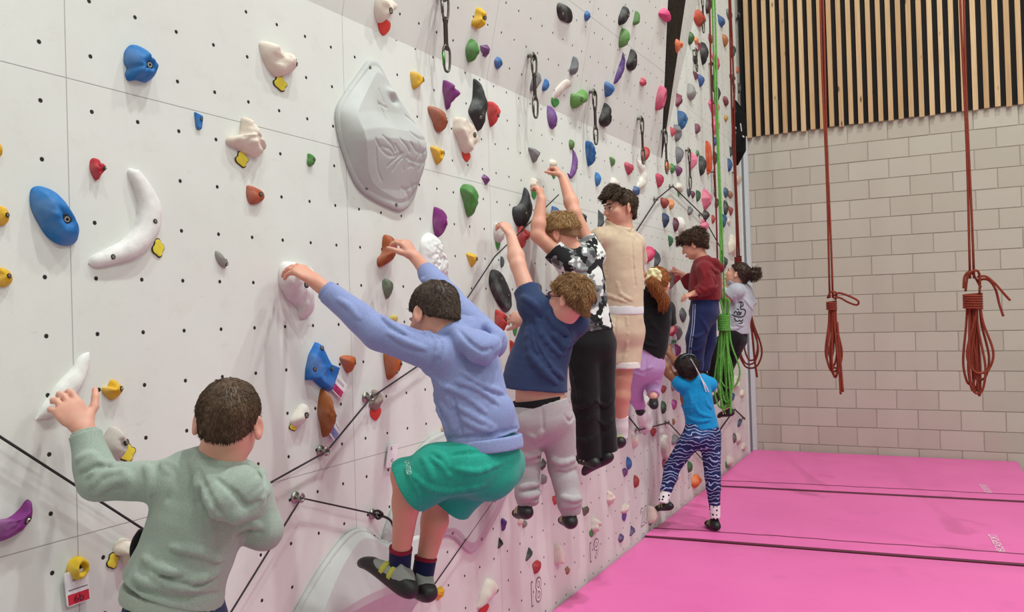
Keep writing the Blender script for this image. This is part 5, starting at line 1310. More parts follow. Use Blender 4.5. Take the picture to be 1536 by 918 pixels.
        if len(P) > 2 and not ext:
            P = [P[0]] + [b for a, b in zip(P, P[1:]) if np.linalg.norm(a - b) < .09]
        N = len(P)
        rr = [r * (0.45 + 0.55 * math.sin(math.pi * min(1, max(0, (i + .5) / N)))) for i in range(N)] if mode != 'band' else [r] * N
        for i in range(N - 1): s.cone(P[i], P[i + 1], rr[i], rr[i + 1], k, 'sub' if mode == 'sub' else 'add')
        return s
    def folds(s, L, r=0.007, depth=0.003):
        for l in L:
            q = [s.hit(x, y) for x, y in l]; q = [np.linalg.norm(p - CAM) for p in q if p is not None]
            if not q: continue
            sh = (r * 1.5) / (np.mean(q) / FPX)
            s.stroke([(x + sh * .3, y + sh) for x, y in l], r * .75, off=r * .75 - depth * .55, k=r, mode='sub', ext=False)
            s.stroke(l, r, off=-r + depth, k=r * 1.6, ext=False)
        return s
    def grooves(s, L, r=0.006, depth=0.004):
        for l in L: s.stroke(l, r, off=r - depth, k=r * 1.2, mode='sub', ext=False)
        return s
    def mesh(s, smooth=1):
        f = s.f; vox = s.vox; n = s.n; neg = f < 0
        c = [neg[i:n[0] - 1 + i, j:n[1] - 1 + j, k:n[2] - 1 + k] for i in (0, 1) for j in (0, 1) for k in (0, 1)]
        cnt = sum(x.astype(np.int8) for x in c); act = np.argwhere((cnt > 0) & (cnt < 8))
        idx = -np.ones(cnt.shape, np.int64); idx[act[:, 0], act[:, 1], act[:, 2]] = np.arange(len(act))
        co = np.array([(i, j, k) for i in (0, 1) for j in (0, 1) for k in (0, 1)])
        val = np.stack([f[act[:, 0] + o[0], act[:, 1] + o[1], act[:, 2] + o[2]] for o in co], 1)
        acc = np.zeros((len(act), 3)); num = np.zeros(len(act))
        for a in range(8):
            for b in range(a + 1, 8):
                if np.abs(co[a] - co[b]).sum() != 1: continue
                va, vb = val[:, a], val[:, b]; x = (va < 0) != (vb < 0)
                t = np.where(x, va / (va - vb + 1e-12), 0); p = co[a] + t[:, None] * (co[b] - co[a])
                acc += np.where(x[:, None], p, 0); num += x
        V = s.lo + (act + acc / num[:, None]) * vox
        F = []
        for d in range(3):
            e = (d + 1) % 3; g = (d + 2) % 3
            sa = [slice(0, n[i] - 1) for i in range(3)]; sa[e] = slice(1, n[e] - 1); sa[g] = slice(1, n[g] - 1)
            sb = list(sa); sb[d] = slice(1, n[d])
            A = neg[tuple(sa)]; B = neg[tuple(sb)]; ed = np.argwhere(A != B)
            if len(ed) == 0: continue
            inside = A[ed[:, 0], ed[:, 1], ed[:, 2]]
            base = ed.copy(); base[:, e] += 1; base[:, g] += 1
            q = []
            for de, dg in ((-1, -1), (0, -1), (0, 0), (-1, 0)):
                ii = base.copy(); ii[:, e] += de; ii[:, g] += dg; q.append(idx[ii[:, 0], ii[:, 1], ii[:, 2]])
            q = np.stack(q, 1); q = np.where(inside[:, None], q, q[:, ::-1]); F.append(q)
        F = np.vstack(F); F = F[(F >= 0).all(1)]
        for _ in range(smooth):
            S_ = np.zeros_like(V); C_ = np.zeros(len(V))
            for i in range(4):
                j = (i + 1) % 4; np.add.at(S_, F[:, i], V[F[:, j]]); np.add.at(S_, F[:, j], V[F[:, i]]); np.add.at(C_, F[:, i], 1); np.add.at(C_, F[:, j], 1)
            V = V * 0.5 + 0.5 * S_ / np.maximum(C_, 1)[:, None]
        return V, F
def np_mesh(name, V, F, mats, parent, origin=None, midx=None, smooth=True):
    """large quad meshes, quickly"""
    org = np.zeros(3) if origin is None else np.asarray(origin, float)
    me = bpy.data.meshes.new(name); V = (V - org).astype(np.float32); F = np.asarray(F, np.int32); m = F.shape[1]
    me.vertices.add(len(V)); me.vertices.foreach_set('co', V.ravel())
    me.loops.add(F.size); me.loops.foreach_set('vertex_index', F.ravel())
    me.polygons.add(len(F)); me.polygons.foreach_set('loop_start', np.arange(0, F.size, m, dtype=np.int32)); me.polygons.foreach_set('loop_total', np.full(len(F), m, np.int32))
    me.polygons.foreach_set('use_smooth', np.full(len(F), smooth, bool))
    for x in mats: me.materials.append(x)
    if midx is not None: me.polygons.foreach_set('material_index', np.asarray(midx, np.int32))
    me.update(calc_edges=True); me.validate()
    o = bpy.data.objects.new(name, me); COL.objects.link(o)
    if parent is not None: o.parent = parent; o.location = Vector(org) - world_loc(parent)
    else: o.location = org
    return o

# ------------------------------------------------------------------ people
def view_frame(px, py):
    f = ray(px, py); f[2] = 0; f = nrm(f); r = np.cross(f, ZV); return nrm(r), ZV.copy(), f
def vdir(px, py, v):
    r, u, f = view_frame(px, py); return nrm(r * v[0] + u * v[1] + f * v[2])
def frame(F, U):
    F = nrm(F); U = nrm(np.asarray(U) - F * (np.asarray(U) @ F)); R = np.cross(F, U); return R, F, U
def bounds(P, m):
    P = np.array(P); return P.min(0) - m, P.max(0) + m
def add_hand(S, w, d, n, thumb, sz=1.0, curl=(.35, .6, .5), spread=0.12, th=(.55, .55, .25), kb=0.008, tl=1.0, fore=None):
    """palm and five bent fingers. w wrist, d towards the fingers, n out of the palm, thumb = +1 when the thumb is on the side d x n"""
    d = nrm(d); n = nrm(n - d * (n @ d)); t = np.cross(d, n) * thumb
    L = 0.068 * sz
    S.loft([(w - d * .012 * sz, .021 * sz, .017 * sz, t), (w + d * L * .35, .027 * sz, .0155 * sz, t), (w + d * L * .75, .033 * sz, .013 * sz, t), (w + d * L, .033 * sz, .0105 * sz, t)], k=.012, sub=2)
    ln = (.060, .067, .061, .048); rr = (.0082, .0085, .0081, .0073)
    for i in range(4):
        o = (1.5 - i) / 1.5; b = w + d * L * (0.93 - 0.05 * abs(o) - (0.07 if i == 3 else 0)) + t * .0255 * sz * o
        cu = [c + (0.05 * i if j == 0 else 0) for j, c in enumerate(curl)]
        a = 0.0; p = b; r = rr[i] * sz; ax = nrm(d + t * spread * o)
        S.cone(b - d * .018 * sz, b, r * .9, r, .006)
        for j, fr in enumerate((.45, .30, .25)):
            a += cu[j]; q = p + (ax * math.cos(a) + n * math.sin(a)) * ln[i] * sz * fr * tl
            S.cone(p, q, r * (1 - .07 * j), r * (1 - .07 * (j + 1)), .0035); p = q
    b = w + d * L * .28 + t * .021 * sz + n * .004 * sz; a = nrm(t * th[0] + d * th[1] + n * th[2])
    p1 = b + a * .034 * sz; a2 = nrm(a * .8 + d * .45 + n * th[2] * .8); p2 = p1 + a2 * .025 * sz; p3 = p2 + nrm(a2 + n * .2 + d * .15) * .02 * sz
    S.cone(w + d * L * .12 + t * .012 * sz, b, .013 * sz, .0135 * sz, .012); S.cone(b, p1, .0125 * sz, .0098 * sz, .008); S.cone(p1, p2, .0098 * sz, .0088 * sz, .004); S.cone(p2, p3, .0088 * sz, .0072 * sz, .003)
def head_pts(H, fr, hs):
    R, F, U = fr
    return lambda r, f, u: H + (R * r + F * f + U * u) * hs
def add_head(S, H, fr, hs, N, nr=.046, face=True, ear=True):
    R, F, U = fr; L = head_pts(H, fr, hs); A = np.stack([R, F, U])
    S.ell(L(0, -.008, .022), np.array([.072, .090, .080]) * hs, A, .0)
    S.ell(L(0, .022, -.040), np.array([.055, .062, .066]) * hs, A, .035 * hs)
    S.ell(L(0, .062, -.088), np.array([.022, .019, .017]) * hs, A, .03 * hs)          # chin
    for sx in (-1, 1):
        S.ell(L(.041 * sx, .030, -.062), np.array([.018, .035, .022]) * hs, A, .03 * hs)  # jaw
        S.ell(L(.043 * sx, .058, -.028), np.array([.022, .022, .018]) * hs, A, .025 * hs) # cheek
        S.ell(L(.030 * sx, .083, -.004), np.array([.016, .013, .010]) * hs, A, .012 * hs, 'sub')
        S.ell(L(.030 * sx, .074, -.005), np.array([.0125, .0125, .0115]) * hs, A, .003)
        S.cone(L(.014 * sx, .086, .012), L(.045 * sx, .077, .012), .0065 * hs, .006 * hs, .012 * hs)
        if ear:
            e = nrm(R * sx * .86 - F * .5); EA = np.stack([np.cross(U, e) * 1.0, e, U]); c = L(.073 * sx, -.008, -.012)
            tilt = nrm(U - F * .22)
            EA = np.stack([nrm(np.cross(tilt, e)), e, tilt])
            c2 = c + e * .006 * hs
            S.ell(c2, np.array([.0185, .0075, .031]) * hs, EA, .004)
            S.ell(c2 + e * .007 * hs + EA[0] * .0 + tilt * .003 * hs, np.array([.0105, .0065, .019]) * hs, EA, .004, 'sub')
            S.ell(c2 - tilt * .024 * hs + e * .001, np.array([.009, .006, .010]) * hs, EA, .005)
    S.chain([L(0, .088, .006), L(0, .097, -.018), L(0, .106, -.034)], [.006 * hs, .0075 * hs, .010 * hs], .012 * hs)
    for sx in (-1, 1): S.ell(L(.010 * sx, .095, -.036), np.array([.0085, .010, .0075]) * hs, A, .006 * hs)
    S.cone(L(-.016, .088, -.062), L(.016, .088, -.062), .0055 * hs, .0055 * hs, .006 * hs); S.cone(L(-.013, .087, -.071), L(.013, .087, -.071), .0062 * hs, .0062 * hs, .006 * hs)
    S.cone(L(-.018, .0945, -.0665), L(.018, .0945, -.0665), .0016 * hs, .0016 * hs, .002, 'sub')
    S.cone(L(0, -.018, -.045), N, nr * hs, nr * 1.12 * hs, .03 * hs)
def face_parts(H, fr, hs, parent, iris='#4a3020', brow='#3a2a20', lip='#b5605a'):
    R, F, U = fr; L = head_pts(H, fr, hs)
    for sx in (-1, 1):
        c = L(.030 * sx, .0755, -.005); r = .0122 * hs; V = []; Fc = []; M = []
        gz = nrm(F + R * sx * .08); a = nrm(np.cross(U, gz)); b = np.cross(gz, a)
        rings = [(math.cos(t) * r, math.sin(t) * r) for t in np.linspace(0.02, 2.2, 16)]
        for z, q in rings:
            for k in range(16):
                t = 2 * math.pi * k / 16; V.append(c + gz * z + (a * math.cos(t) + b * math.sin(t)) * q)
        for i in range(15):
            for k in range(16): Fc.append((i * 16 + k, i * 16 + (k + 1) % 16, (i + 1) * 16 + (k + 1) % 16, (i + 1) * 16 + k)); M.append(2 if i < 2 else 1 if i < 4 else 0)
        Fc.append(tuple(range(15, -1, -1))); M.append(2)
        mesh_obj('eye', V, Fc, None, parent, True, c, [m_plain('#efe9e4', .25), m_plain(iris, .25), m_plain('#0c0a0a', .2)], M)
        bm_ = MB(); bm_.tube(crom([L(.012 * sx, .0945, .014), L(.028 * sx, .0925, .0195), L(.045 * sx, .083, .016)], 5), [.003 * hs] * 6 + [.0038 * hs] * 4 + [.002 * hs], 8); bm_.build('eyebrow', m_hair(brow, brow), parent)
        bm_ = MB(); bm_.tube(crom([L(.018 * sx, .0865, -.003), L(.030 * sx, .0895, .0035), L(.044 * sx, .0800, -.002)], 5), .0018 * hs, 6); bm_.build('eyelid', m_plain('#3a2622', .6), parent)
    bm_ = MB(); bm_.tube(crom([L(-.019, .086, -.0665), L(-.007, .0945, -.0635), L(0, .095, -.0645), L(.007, .0945, -.0635), L(.019, .086, -.0665)], 5), .0042 * hs, 8); bm_.tube(crom([L(-.017, .086, -.068), L(0, .0945, -.0725), L(.017, .086, -.068)], 6), .0046 * hs, 8)
    bm_.build('lips', m_skin(lip), parent)
def add_torso(S, T, s, off=0.0, top=True, k=0.02, lo=0, flat0=False, wid=(1, 1, 1, 1)):
    """T: dict pelvis, waist, chest, neck (points), rp, rc (right axes at pelvis and chest)"""
    st = [(T['crotch'], (.098 * wid[0]) * s + off, .080 * s + off, T['rp']), (T['pelvis'], .120 * s * wid[0] + off, .090 * s + off, T['rp']), (T['waist'], .105 * s * wid[1] + off, .080 * s + off, nrm(T['rp'] + T['rc'])),
          (T['chest'], .122 * s * wid[2] + off, .088 * s + off, T['rc']), (T['sh'], .096 * s * wid[3] + off, .064 * s + off, T['rc'])]
    if top: st.append((T['neck'], .060 * s + off * .6, .052 * s + off * .6, T['rc']))
    S.loft(st[lo:], k, 4, flat0=flat0); return S
class P_: pass
def skeleton(d):
    """joints given as (px, py, X): X is how far the joint stands off the wall plane"""
    return {k: (atx(*v) if len(v) == 3 else np.asarray(v[:3])) for k, v in d.items()}
def torso_dict(J, Fp, Fc):
    rp = nrm(np.cross(Fp, ZV)); up = nrm(J['neck'] - J['pelvis']); rc = nrm(np.cross(Fc, up)); rp = nrm(np.cross(Fp, nrm(up + ZV)))
    T = dict(pelvis=J['pelvis'], waist=J['waist'], chest=J['chest'], neck=J['neck'], rp=rp, rc=rc)
    T['sh'] = (J['shL'] + J['shR']) / 2 * .6 + J['neck'] * .4
    T['crotch'] = J.get('crotch', J['pelvis'] - nrm(J['waist'] - J['pelvis']) * .07)
    return T
def strands(V, F, n, L, crown, R3, drop=0.6, lift=0.35, jit=0.35, w=0.0014, seed=1, keep=None, curl=0.0, wave=0.0):
    """short hair: fine tapering locks rooted on the scalp mesh, lying along its flow"""
    g = np.random.default_rng(seed); q = F[g.integers(0, len(F), n)]; wt = g.dirichlet((1, 1, 1, 1), n)
    p = np.einsum('ni,nid->nd', wt, V[q]); nn = np.cross(V[q[:, 1]] - V[q[:, 0]], V[q[:, 3]] - V[q[:, 0]]); nn /= np.linalg.norm(nn, axis=1)[:, None] + 1e-12
    fl = p - crown; fl -= nn * np.sum(fl * nn, 1)[:, None]; fl /= np.linalg.norm(fl, axis=1)[:, None] + 1e-9
    if R3 is not None: fl = fl * (1 - drop) + np.asarray(R3) * drop; fl -= nn * np.sum(fl * nn, 1)[:, None] * .9; fl /= np.linalg.norm(fl, axis=1)[:, None] + 1e-9
    d = fl + nn * lift + g.normal(0, jit, (n, 3)) * .6; d /= np.linalg.norm(d, axis=1)[:, None]
    Ls = L * g.uniform(.55, 1.2, n)[:, None]; a = np.cross(d, nn); a /= np.linalg.norm(a, axis=1)[:, None] + 1e-9; b = np.cross(d, a)
    sgn = g.choice([-1, 1], n)[:, None]
    mid = p + d * Ls * .5 + nn * curl * Ls; end = p + d * Ls + (fl - nn * .4) * Ls * (.2 + curl) + a * sgn * wave * Ls
    ws = w * g.uniform(.7, 1.5, n)[:, None]
    rows = []
    for c, r in ((p - nn * .002, 1.0), (mid, .85), (end, .12)):
        for ang in (0, 2.094, 4.189): rows.append(c + (a * math.cos(ang) + b * math.sin(ang)) * ws * r)
    W = np.stack(rows, 1).reshape(-1, 3); base = (np.arange(n) * 9)[:, None]; Q = []
    for l in (0, 3):
        for i in range(3):
            j = (i + 1) % 3; Q.append(base + np.array([[l + i, l + j, l + 3 + j, l + 3 + i]]))
    return W, np.vstack(Q)
def hair_mesh(S, mats, parent, origin, n, L, crown, flow, seed=1, **kw):
    V, F = S.mesh(1)
    if n:
        W, Q = strands(V, F, n, L, crown, flow, seed=seed, **kw); F = np.vstack([F, Q + len(V)]); V = np.vstack([V, W])
    return np_mesh('hair', V, F, mats, parent, origin)
def hair_cap(H, fr, hs, vox=.004, th=.012, back=-.075, front=.048, top=.0, fwd=0.0, side=.004, ears=True, noise=(.004, 45), seed=0, fringe=None):
    """cap of hair over the skull, cut along a hairline from the nape up over the ears to the forehead"""
    R, F, U = fr; L = head_pts(H, fr, hs); A = np.stack([R, F, U])
    S = Field(H - .17 * hs, H + .17 * hs, vox)
    S.ell(L(0, -.010 + fwd, .024 + top), np.array([.072 + side, .090, .080 + top]) * hs + th, A, 0)
    S.ell(L(0, -.045, -.03), np.array([.052, .045, .055]) * hs + th * .5, A, .02)
    S.noise(noise[0], noise[1], seed)
    # hairline: back is long, front short
    p0 = L(0, -.09, back); p1 = L(0, .085, front); n = nrm(np.cross(R, p1 - p0)); n = n if n @ U < 0 else -n
    S.cut(L(0, -.02, (back + front) / 2 - .006), n)
    S.cut(L(0, -.03, back), -U)
    if ears:
        for sx in (-1, 1): S.ell(L(.085 * sx, .002, -.020), np.array([.030, .024, .036]) * hs, A, .006, 'sub')
    if fringe:
        for a, b, ra, rb in fringe: S.cone(L(*a), L(*b), ra * hs, rb * hs, .012)
    return S
def shoe(parent, heel, toe, ank, up, s=1.0, cols=('#8b8d88', '#c9c94a', '#1d1b1c'), vox=.0042, hi=.0):
    """climbing shoe: rubber sole and rand with pointed toe, fabric upper, two straps"""
    d = nrm(toe - heel); up = nrm(up - d * (up @ d)); r = np.cross(d, up); Ls = np.linalg.norm(toe - heel)
    P = lambda x, y, z: heel + d * x * Ls + r * y * s + up * z * s
    lo, hi_ = bounds([heel, toe, ank, heel + up * .1 * s, toe + up * .07 * s], .055)
    st = [(P(.0, 0, .018), .024 * s, .022 * s, r), (P(.12, 0, .020), .030 * s, .030 * s, r), (P(.4, 0, .020), .031 * s, .030 * s, r), (P(.7, 0, .014), .038 * s, .023 * s, r), (P(.9, 0, .004), .031 * s, .016 * s, r), (P(1.0, 0, -.006), .014 * s, .011 * s, r)]
    U_ = Field(lo, hi_, vox); U_.loft(st, 0, 3); U_.cone(P(.20, 0, .03), P(.24, 0, .062 + hi), .031 * s, .029 * s, .02)
    U_.cut(P(.22, 0, .062 + hi), up * .9 - d * .3); U_.noise(.0012, 60, 3)
    V, F = U_.mesh(1); up_o = np_mesh('shoe', V, F, [m_fabric(cols[0])], parent, heel)
    R_ = Field(lo, hi_, vox); st2 = [(p, a + .0045 * s, b + .0045 * s, rr) for p, a, b, rr in st]; R_.loft(st2, 0, 3)
    c = P(.5, 0, .018); R_.cut(P(.0, 0, .052), up * 1.0 - d * .0, None, None); 
    n_ = nrm(up + d * .12); 
    R_.cut(P(.35, 0, .016), nrm(up - d * .02), np.minimum(P(.22, -.08, -.08), P(1.1, .08, .1)) - .03 if False else None, None) if False else None
    # rubber stays low along the sides, high round the heel and over the toe
    sl, ax = R_._rng(R_.lo, R_.lo + R_.vox * R_.n)
    X = ax[0][:, None, None] - heel[0]; Y = ax[1][None, :, None] - heel[1]; Z = ax[2][None, None, :] - heel[2]
    q = (X * d[0] + Y * d[1] + Z * d[2]) / Ls; z = (X * up[0] + Y * up[1] + Z * up[2]) / s
    lim = np.interp(q, [-.2, 0, .14, .26, .62, .8, 1.1], [.050, .048, .040, .020, .016, .030, .042])
    R_.f = np.maximum(R_.f, (z - lim).astype(np.float32) * s * .8)
    V, F = R_.mesh(1); np_mesh('sole', V, F, [m_plain(cols[2], .5)], up_o, heel)
    for x, w_ in ((.34, .011), (.50, .010)):
        Sx = Field(lo, hi_, vox); st3 = [(p, a + .006 * s, b + .006 * s, rr) for p, a, b, rr in st]; Sx.loft(st3, 0, 3)
        Sx.cut(P(x + .045, 0, 0), d - up * .15); Sx.cut(P(x - .045, 0, 0), -d + up * .15); Sx.cut(P(0, 0, .010), -up)
        V, F = Sx.mesh(1)
        if len(F): np_mesh('strap', V, F, [m_fabric(cols[1])], up_o, heel)
    return up_o
def tube_cloth(name, P, R, mat, parent, vox=.005, s0=True, s1=True, folds=(), noise=None, k=.02, origin=None, extra=None, grooves=()):
    lo, hi = bounds(P, max(R) + .03); S = Field(lo, hi, vox); S.chain(P, R, k)
    if s0: S.cut(np.asarray(P[0]), np.asarray(P[0]) - np.asarray(P[1]))
    if s1: S.cut(np.asarray(P[-1]), np.asarray(P[-1]) - np.asarray(P[-2]))
    if extra: extra(S)
    if noise: S.noise(*noise)
    S.folds(folds); S.grooves(grooves)
    V, F = S.mesh(1); return np_mesh(name, V, F, [mat], parent, origin)
# ------------------------------------------------------------------ the climbers
def pt(v, D):
    """(px, py, offset in depth) or (px, py, 'x', distance from the wall)"""
    if len(v) == 4: return atx(v[0], v[1], v[3])
    d = ray(v[0], v[1]); return CAM + d * ((D + v[2]) / FPX)
class Person:
    def __init__(s, label, D, J, s_, hs, skin, headF, headU, front_p, front_c, vx=None):
        s.D = D; s.J = {k: pt(v, D) for k, v in J.items()}; s.px = J; s.s = s_; s.hs = hs; s.skin = m_skin(skin)
        h = J['head']; s.vf = (h[0], h[1])
        s.hf = frame(s.v(*headF), s.v(*headU)); j = s.J
        s.fp = s.v(*front_p); s.fc = s.v(*front_c)
        s.T = torso_dict(j, s.fp, s.fc)
        low = min(p[2] for p in j.values())
        s.root = empty('person', (j['pelvis'][0], j['pelvis'][1], low)); tag(s.root, label, 'person', 'children climbing along the wall')
    def v(s, r, u, f): return vdir(s.vf[0], s.vf[1], (r, u, f))
    def p(s, x, y, dd=0.0): return pt((x, y, dd), s.D)
    def field(s, keys, m, vox, extra=()):
        lo, hi = bounds([s.J[k] for k in keys] + list(extra), m); return Field(lo, hi, vox)
    def body(s, vox, hands, legs=True, shoes=True, arms=('L', 'R')):
        j = s.J; k = s.s; ks = [q for q in j]
        S = s.field(ks, .14, vox, [j['head'] + np.array([0, 0, .06])])
        add_torso(S, s.T, k, 0.0)
        for q in arms:
            S.cone(j['sh' + q], s.T['sh'], .046 * k, .05 * k, .03)
            S.cone(j['sh' + q], j['el' + q], .043 * k, .036 * k, .02)
            e, w = j['el' + q], j['wr' + q]; mid = e + (w - e) * .3
            S.cone(e, mid, .036 * k, .038 * k, .015); S.cone(mid, w, .038 * k, .0245 * k, .02)
        if legs:
            for q in 'LR':
                h, kn, an = j['hip' + q], j['kn' + q], j['an' + q]
                S.cone(h, kn, .070 * k, .048 * k, .03); 
                back = nrm(np.cross(np.cross(kn - h, an - kn), an - kn)) if np.linalg.norm(np.cross(nrm(kn - h), nrm(an - kn))) > .15 else -s.fp
                if back @ s.fp > 0: back = -back
                m1 = kn + (an - kn) * .32 + back * .010 * k
                S.cone(kn, m1, .046 * k, .047 * k, .02); S.cone(m1, an, .047 * k, .030 * k, .02)
                if 'to' + q in j: S.cone(an, j['to' + q], .028 * k, .022 * k, .01)
        add_head(S, j['head'], s.hf, s.hs, j['neck'] + (j['chest'] - j['neck']) * .1, nr=.045)
        for q, kw in hands.items(): add_hand(S, j['wr' + q], thumb=-1 if q == 'L' else 1, **kw)
        s.S = S; V, F = S.mesh(1); o = np_mesh('body', V, F, [s.skin], s.root, j['pelvis']); return o
    def loft_st(s, L):
        """[(joint or point, half width, half depth, 0 pelvis axis .. 1 chest axis)]"""
        return [(s.J[a] if isinstance(a, str) else np.asarray(a), ra, rb, nrm(s.T['rp'] * (1 - t) + s.T['rc'] * t)) for a, ra, rb, t in L]
    def top(s, name, mat, vox, st, sleeves, folds=(), grooves=(), noise=(.0022, 14), extra=None, flat0=True, cutneck=None, hood=None, fr=.0075, fd=.0062):
        P = [a[0] for a in s.loft_st(st)] + [q for sl in sleeves for q in sl[0]]
        lo, hi = bounds(P, .16); S = Field(lo, hi, vox)
        ls = s.loft_st(st); S.loft(ls, 0, 4)
        for pts, R, kk in sleeves: S.chain(pts, R, .035, .02, flat=kk)
        ex_ = [(pts[-1], nrm(pts[-1] - pts[-2]), R[-1] * 1.4) for pts, R, kk in sleeves] + [(ls[-1][0] + nrm(ls[-1][0] - ls[-2][0]) * .012, nrm(ls[-1][0] - ls[-2][0]), .17)]
        if hasattr(s, 'S'): S.cover(s.S, ex=ex_)
        if flat0:
            n_ = nrm(ls[0][0] - ls[1][0]); m_ = np.array([1, 1, 1]) * max(ls[0][1], ls[0][2]) * 1.5; S.cut(ls[0][0], n_, ls[0][0] - m_, ls[0][0] + m_)
        if extra: extra(S)
        if noise: S.noise(noise[0], noise[1], 5); S.noise(noise[0] * .5, noise[1] * 2.3, 9)
        S.folds(folds, fr, fd); S.grooves(grooves, .006, .006)
        if hasattr(s, 'S'): S.cover(s.S, .003, .012, ex=[(a, n, r * 2.0) for a, n, r in ex_] + ([(ls[0][0], nrm(ls[0][0] - ls[1][0]), .3)] if flat0 else []))
        if cutneck:
            c, r = cutneck; S.ell(c, np.array([r, r, r]), None, .008, 'sub')
        V, F = S.mesh(1); o = np_mesh(name, V, F, [mat] if not isinstance(mat, list) else mat, s.root, s.J['pelvis']); s.top_o = o; s.topS = S; return o
    def legs(s, name, mat, vox, chains, st=None, folds=(), grooves=(), noise=(.0025, 16), ends=True, k=.03, extra=None, fr=.0075, fd=.0062):
        P = [q for c in chains for q in c[0]] + ([a[0] for a in s.loft_st(st)] if st else [])
        lo, hi = bounds(P, .15); S = Field(lo, hi, vox)
        st_ = s.loft_st(st) if st else None
        if st: S.loft(st_, 0, 4, flat1=True)
        for pts, R in chains:
            S.chain(pts, R, k, .02, flat=ends)
        if hasattr(s, 'S'): S.cover(s.S, .006, .02, ex=[(pts[-1], nrm(pts[-1] - pts[-2]), R[-1] * 2.2) for pts, R in chains])
        if st:
            n_ = nrm(st_[-1][0] - st_[-2][0]); m_ = np.array([1, 1, 1]) * max(st_[-1][1], st_[-1][2]) * 1.5; S.cut(st_[-1][0], n_, st_[-1][0] - m_, st_[-1][0] + m_)
        if extra: extra(S)
        if noise: S.noise(noise[0], noise[1], 7)
        S.folds(folds, fr, fd); S.grooves(grooves, .006, .006)
        if hasattr(s, 'S'): S.cover(s.S, .003, .012, ex=[(pts[-1], nrm(pts[-1] - pts[-2]), R[-1] * 2.2) for pts, R in chains] + ([(st_[-1][0], nrm(st_[-1][0] - st_[-2][0]), .3)] if st else []))
        V, F = S.mesh(1); o = np_mesh(name, V, F, [mat], s.root, s.J['pelvis']); s.legS = S; return o
    def band(s, name, mat, a, b, ra, rb, t, parent, vox=.005):
        ax = nrm(s.T['rp'] * (1 - t) + s.T['rc'] * t); lo, hi = bounds([a, b], max(ra, rb) + .03); S = Field(lo, hi, vox)
        mid = (np.asarray(a) + b) / 2
        S.loft([(a, ra, rb, ax), (mid, ra * 1.02, rb * 1.02, ax), (b, ra, rb, ax)], 0, 3, flat0=True, flat1=True)
        V, F = S.mesh(1); return np_mesh(name, V, F, [mat], parent, s.J['pelvis'])
def collar(S, c, ax, R, r, dx=0.0):
    ax = nrm(ax); a = nrm(np.cross(ax, [.3, .9, .1])); b = np.cross(ax, a)
    P = [c + (a * math.cos(t) + b * math.sin(t)) * R for t in np.linspace(0, 2 * math.pi, 25)]; S.chain(P, r, .008); return S
def crop(ox, oy, sc): return lambda *P: [(ox + x / sc, oy + y / sc) for x, y in P]
# boy in sage green
c1 = crop(50, 510, 2.25)
A = Person('person in a sage green hoodie and dark jeans, left hand on a white crescent hold', 2.0,
    dict(head=(343, 630, .0), neck=(330, 696, .0), chest=(302, 765, .0), waist=(278, 835, .0), pelvis=(264, 905, .0), shL=(262, 722, -.02), shR=(376, 742, .05), elL=(147, 722, -.02),
         wrL=(126, 645, 'x', .14), elR=(394, 795, .06), wrR=(362, 775, .22), hipL=(236, 935, -.02), hipR=(292, 935, .03), knL=(222, 1075, .05), anL=(222, 1215, .05), knR=(288, 1085, .08), anR=(290, 1225, .08)),
    .84, .93, '#d9a390', (.22, -.05, .97), (.13, .99, .05), (.12, 0, 1), (.12, 0, 1))
j = A.J
A.body(.0038, dict(L=dict(d=A.v(-.52, .83, .12), n=A.v(-.32, -.25, .9), sz=1.04, curl=(.25, .75, .5), th=(.75, .45, .1), spread=.06, tl=1.1),
                   R=dict(d=A.v(-.3, .2, .9), n=A.v(-.8, 0, .2), sz=.95)))
sage = m_fabric('#a8b3a9', '#949f95')
hem = A.p(258, 882)
def ex(S):
    # hood lying on the shoulders
    S.loft([(A.p(312, 712, -.055), .030, .022, A.v(1, 0, .0)), (A.p(345, 735, -.075), .070, .034, A.v(1, -.1, .0)), (A.p(366, 755, -.065), .055, .032, A.v(1, -.2, 0)), (A.p(372, 772, -.045), .02, .018, A.v(1, -.2, 0))], .02)
    S.chain([A.p(300, 700, -.05), A.p(312, 722, -.075), A.p(333, 752, -.088), A.p(356, 770, -.085), A.p(378, 765, -.06), A.p(392, 738, -.02), A.p(388, 712, .03), A.p(372, 700, .07)], [.021, .024, .025, .024, .022, .019, .017, .016], .008)
    S.chain([A.p(297, 696, -.04), A.p(292, 690, .02), A.p(305, 690, .07)], [.019, .017, .015], .012)
    collar(S, j['neck'] + (j['head'] - j['neck']) * .10, j['head'] - j['chest'], .047, .014)
    S.ell(A.p(366, 722, -.025), np.array([.030, .045, .020]), None, .012, 'sub')
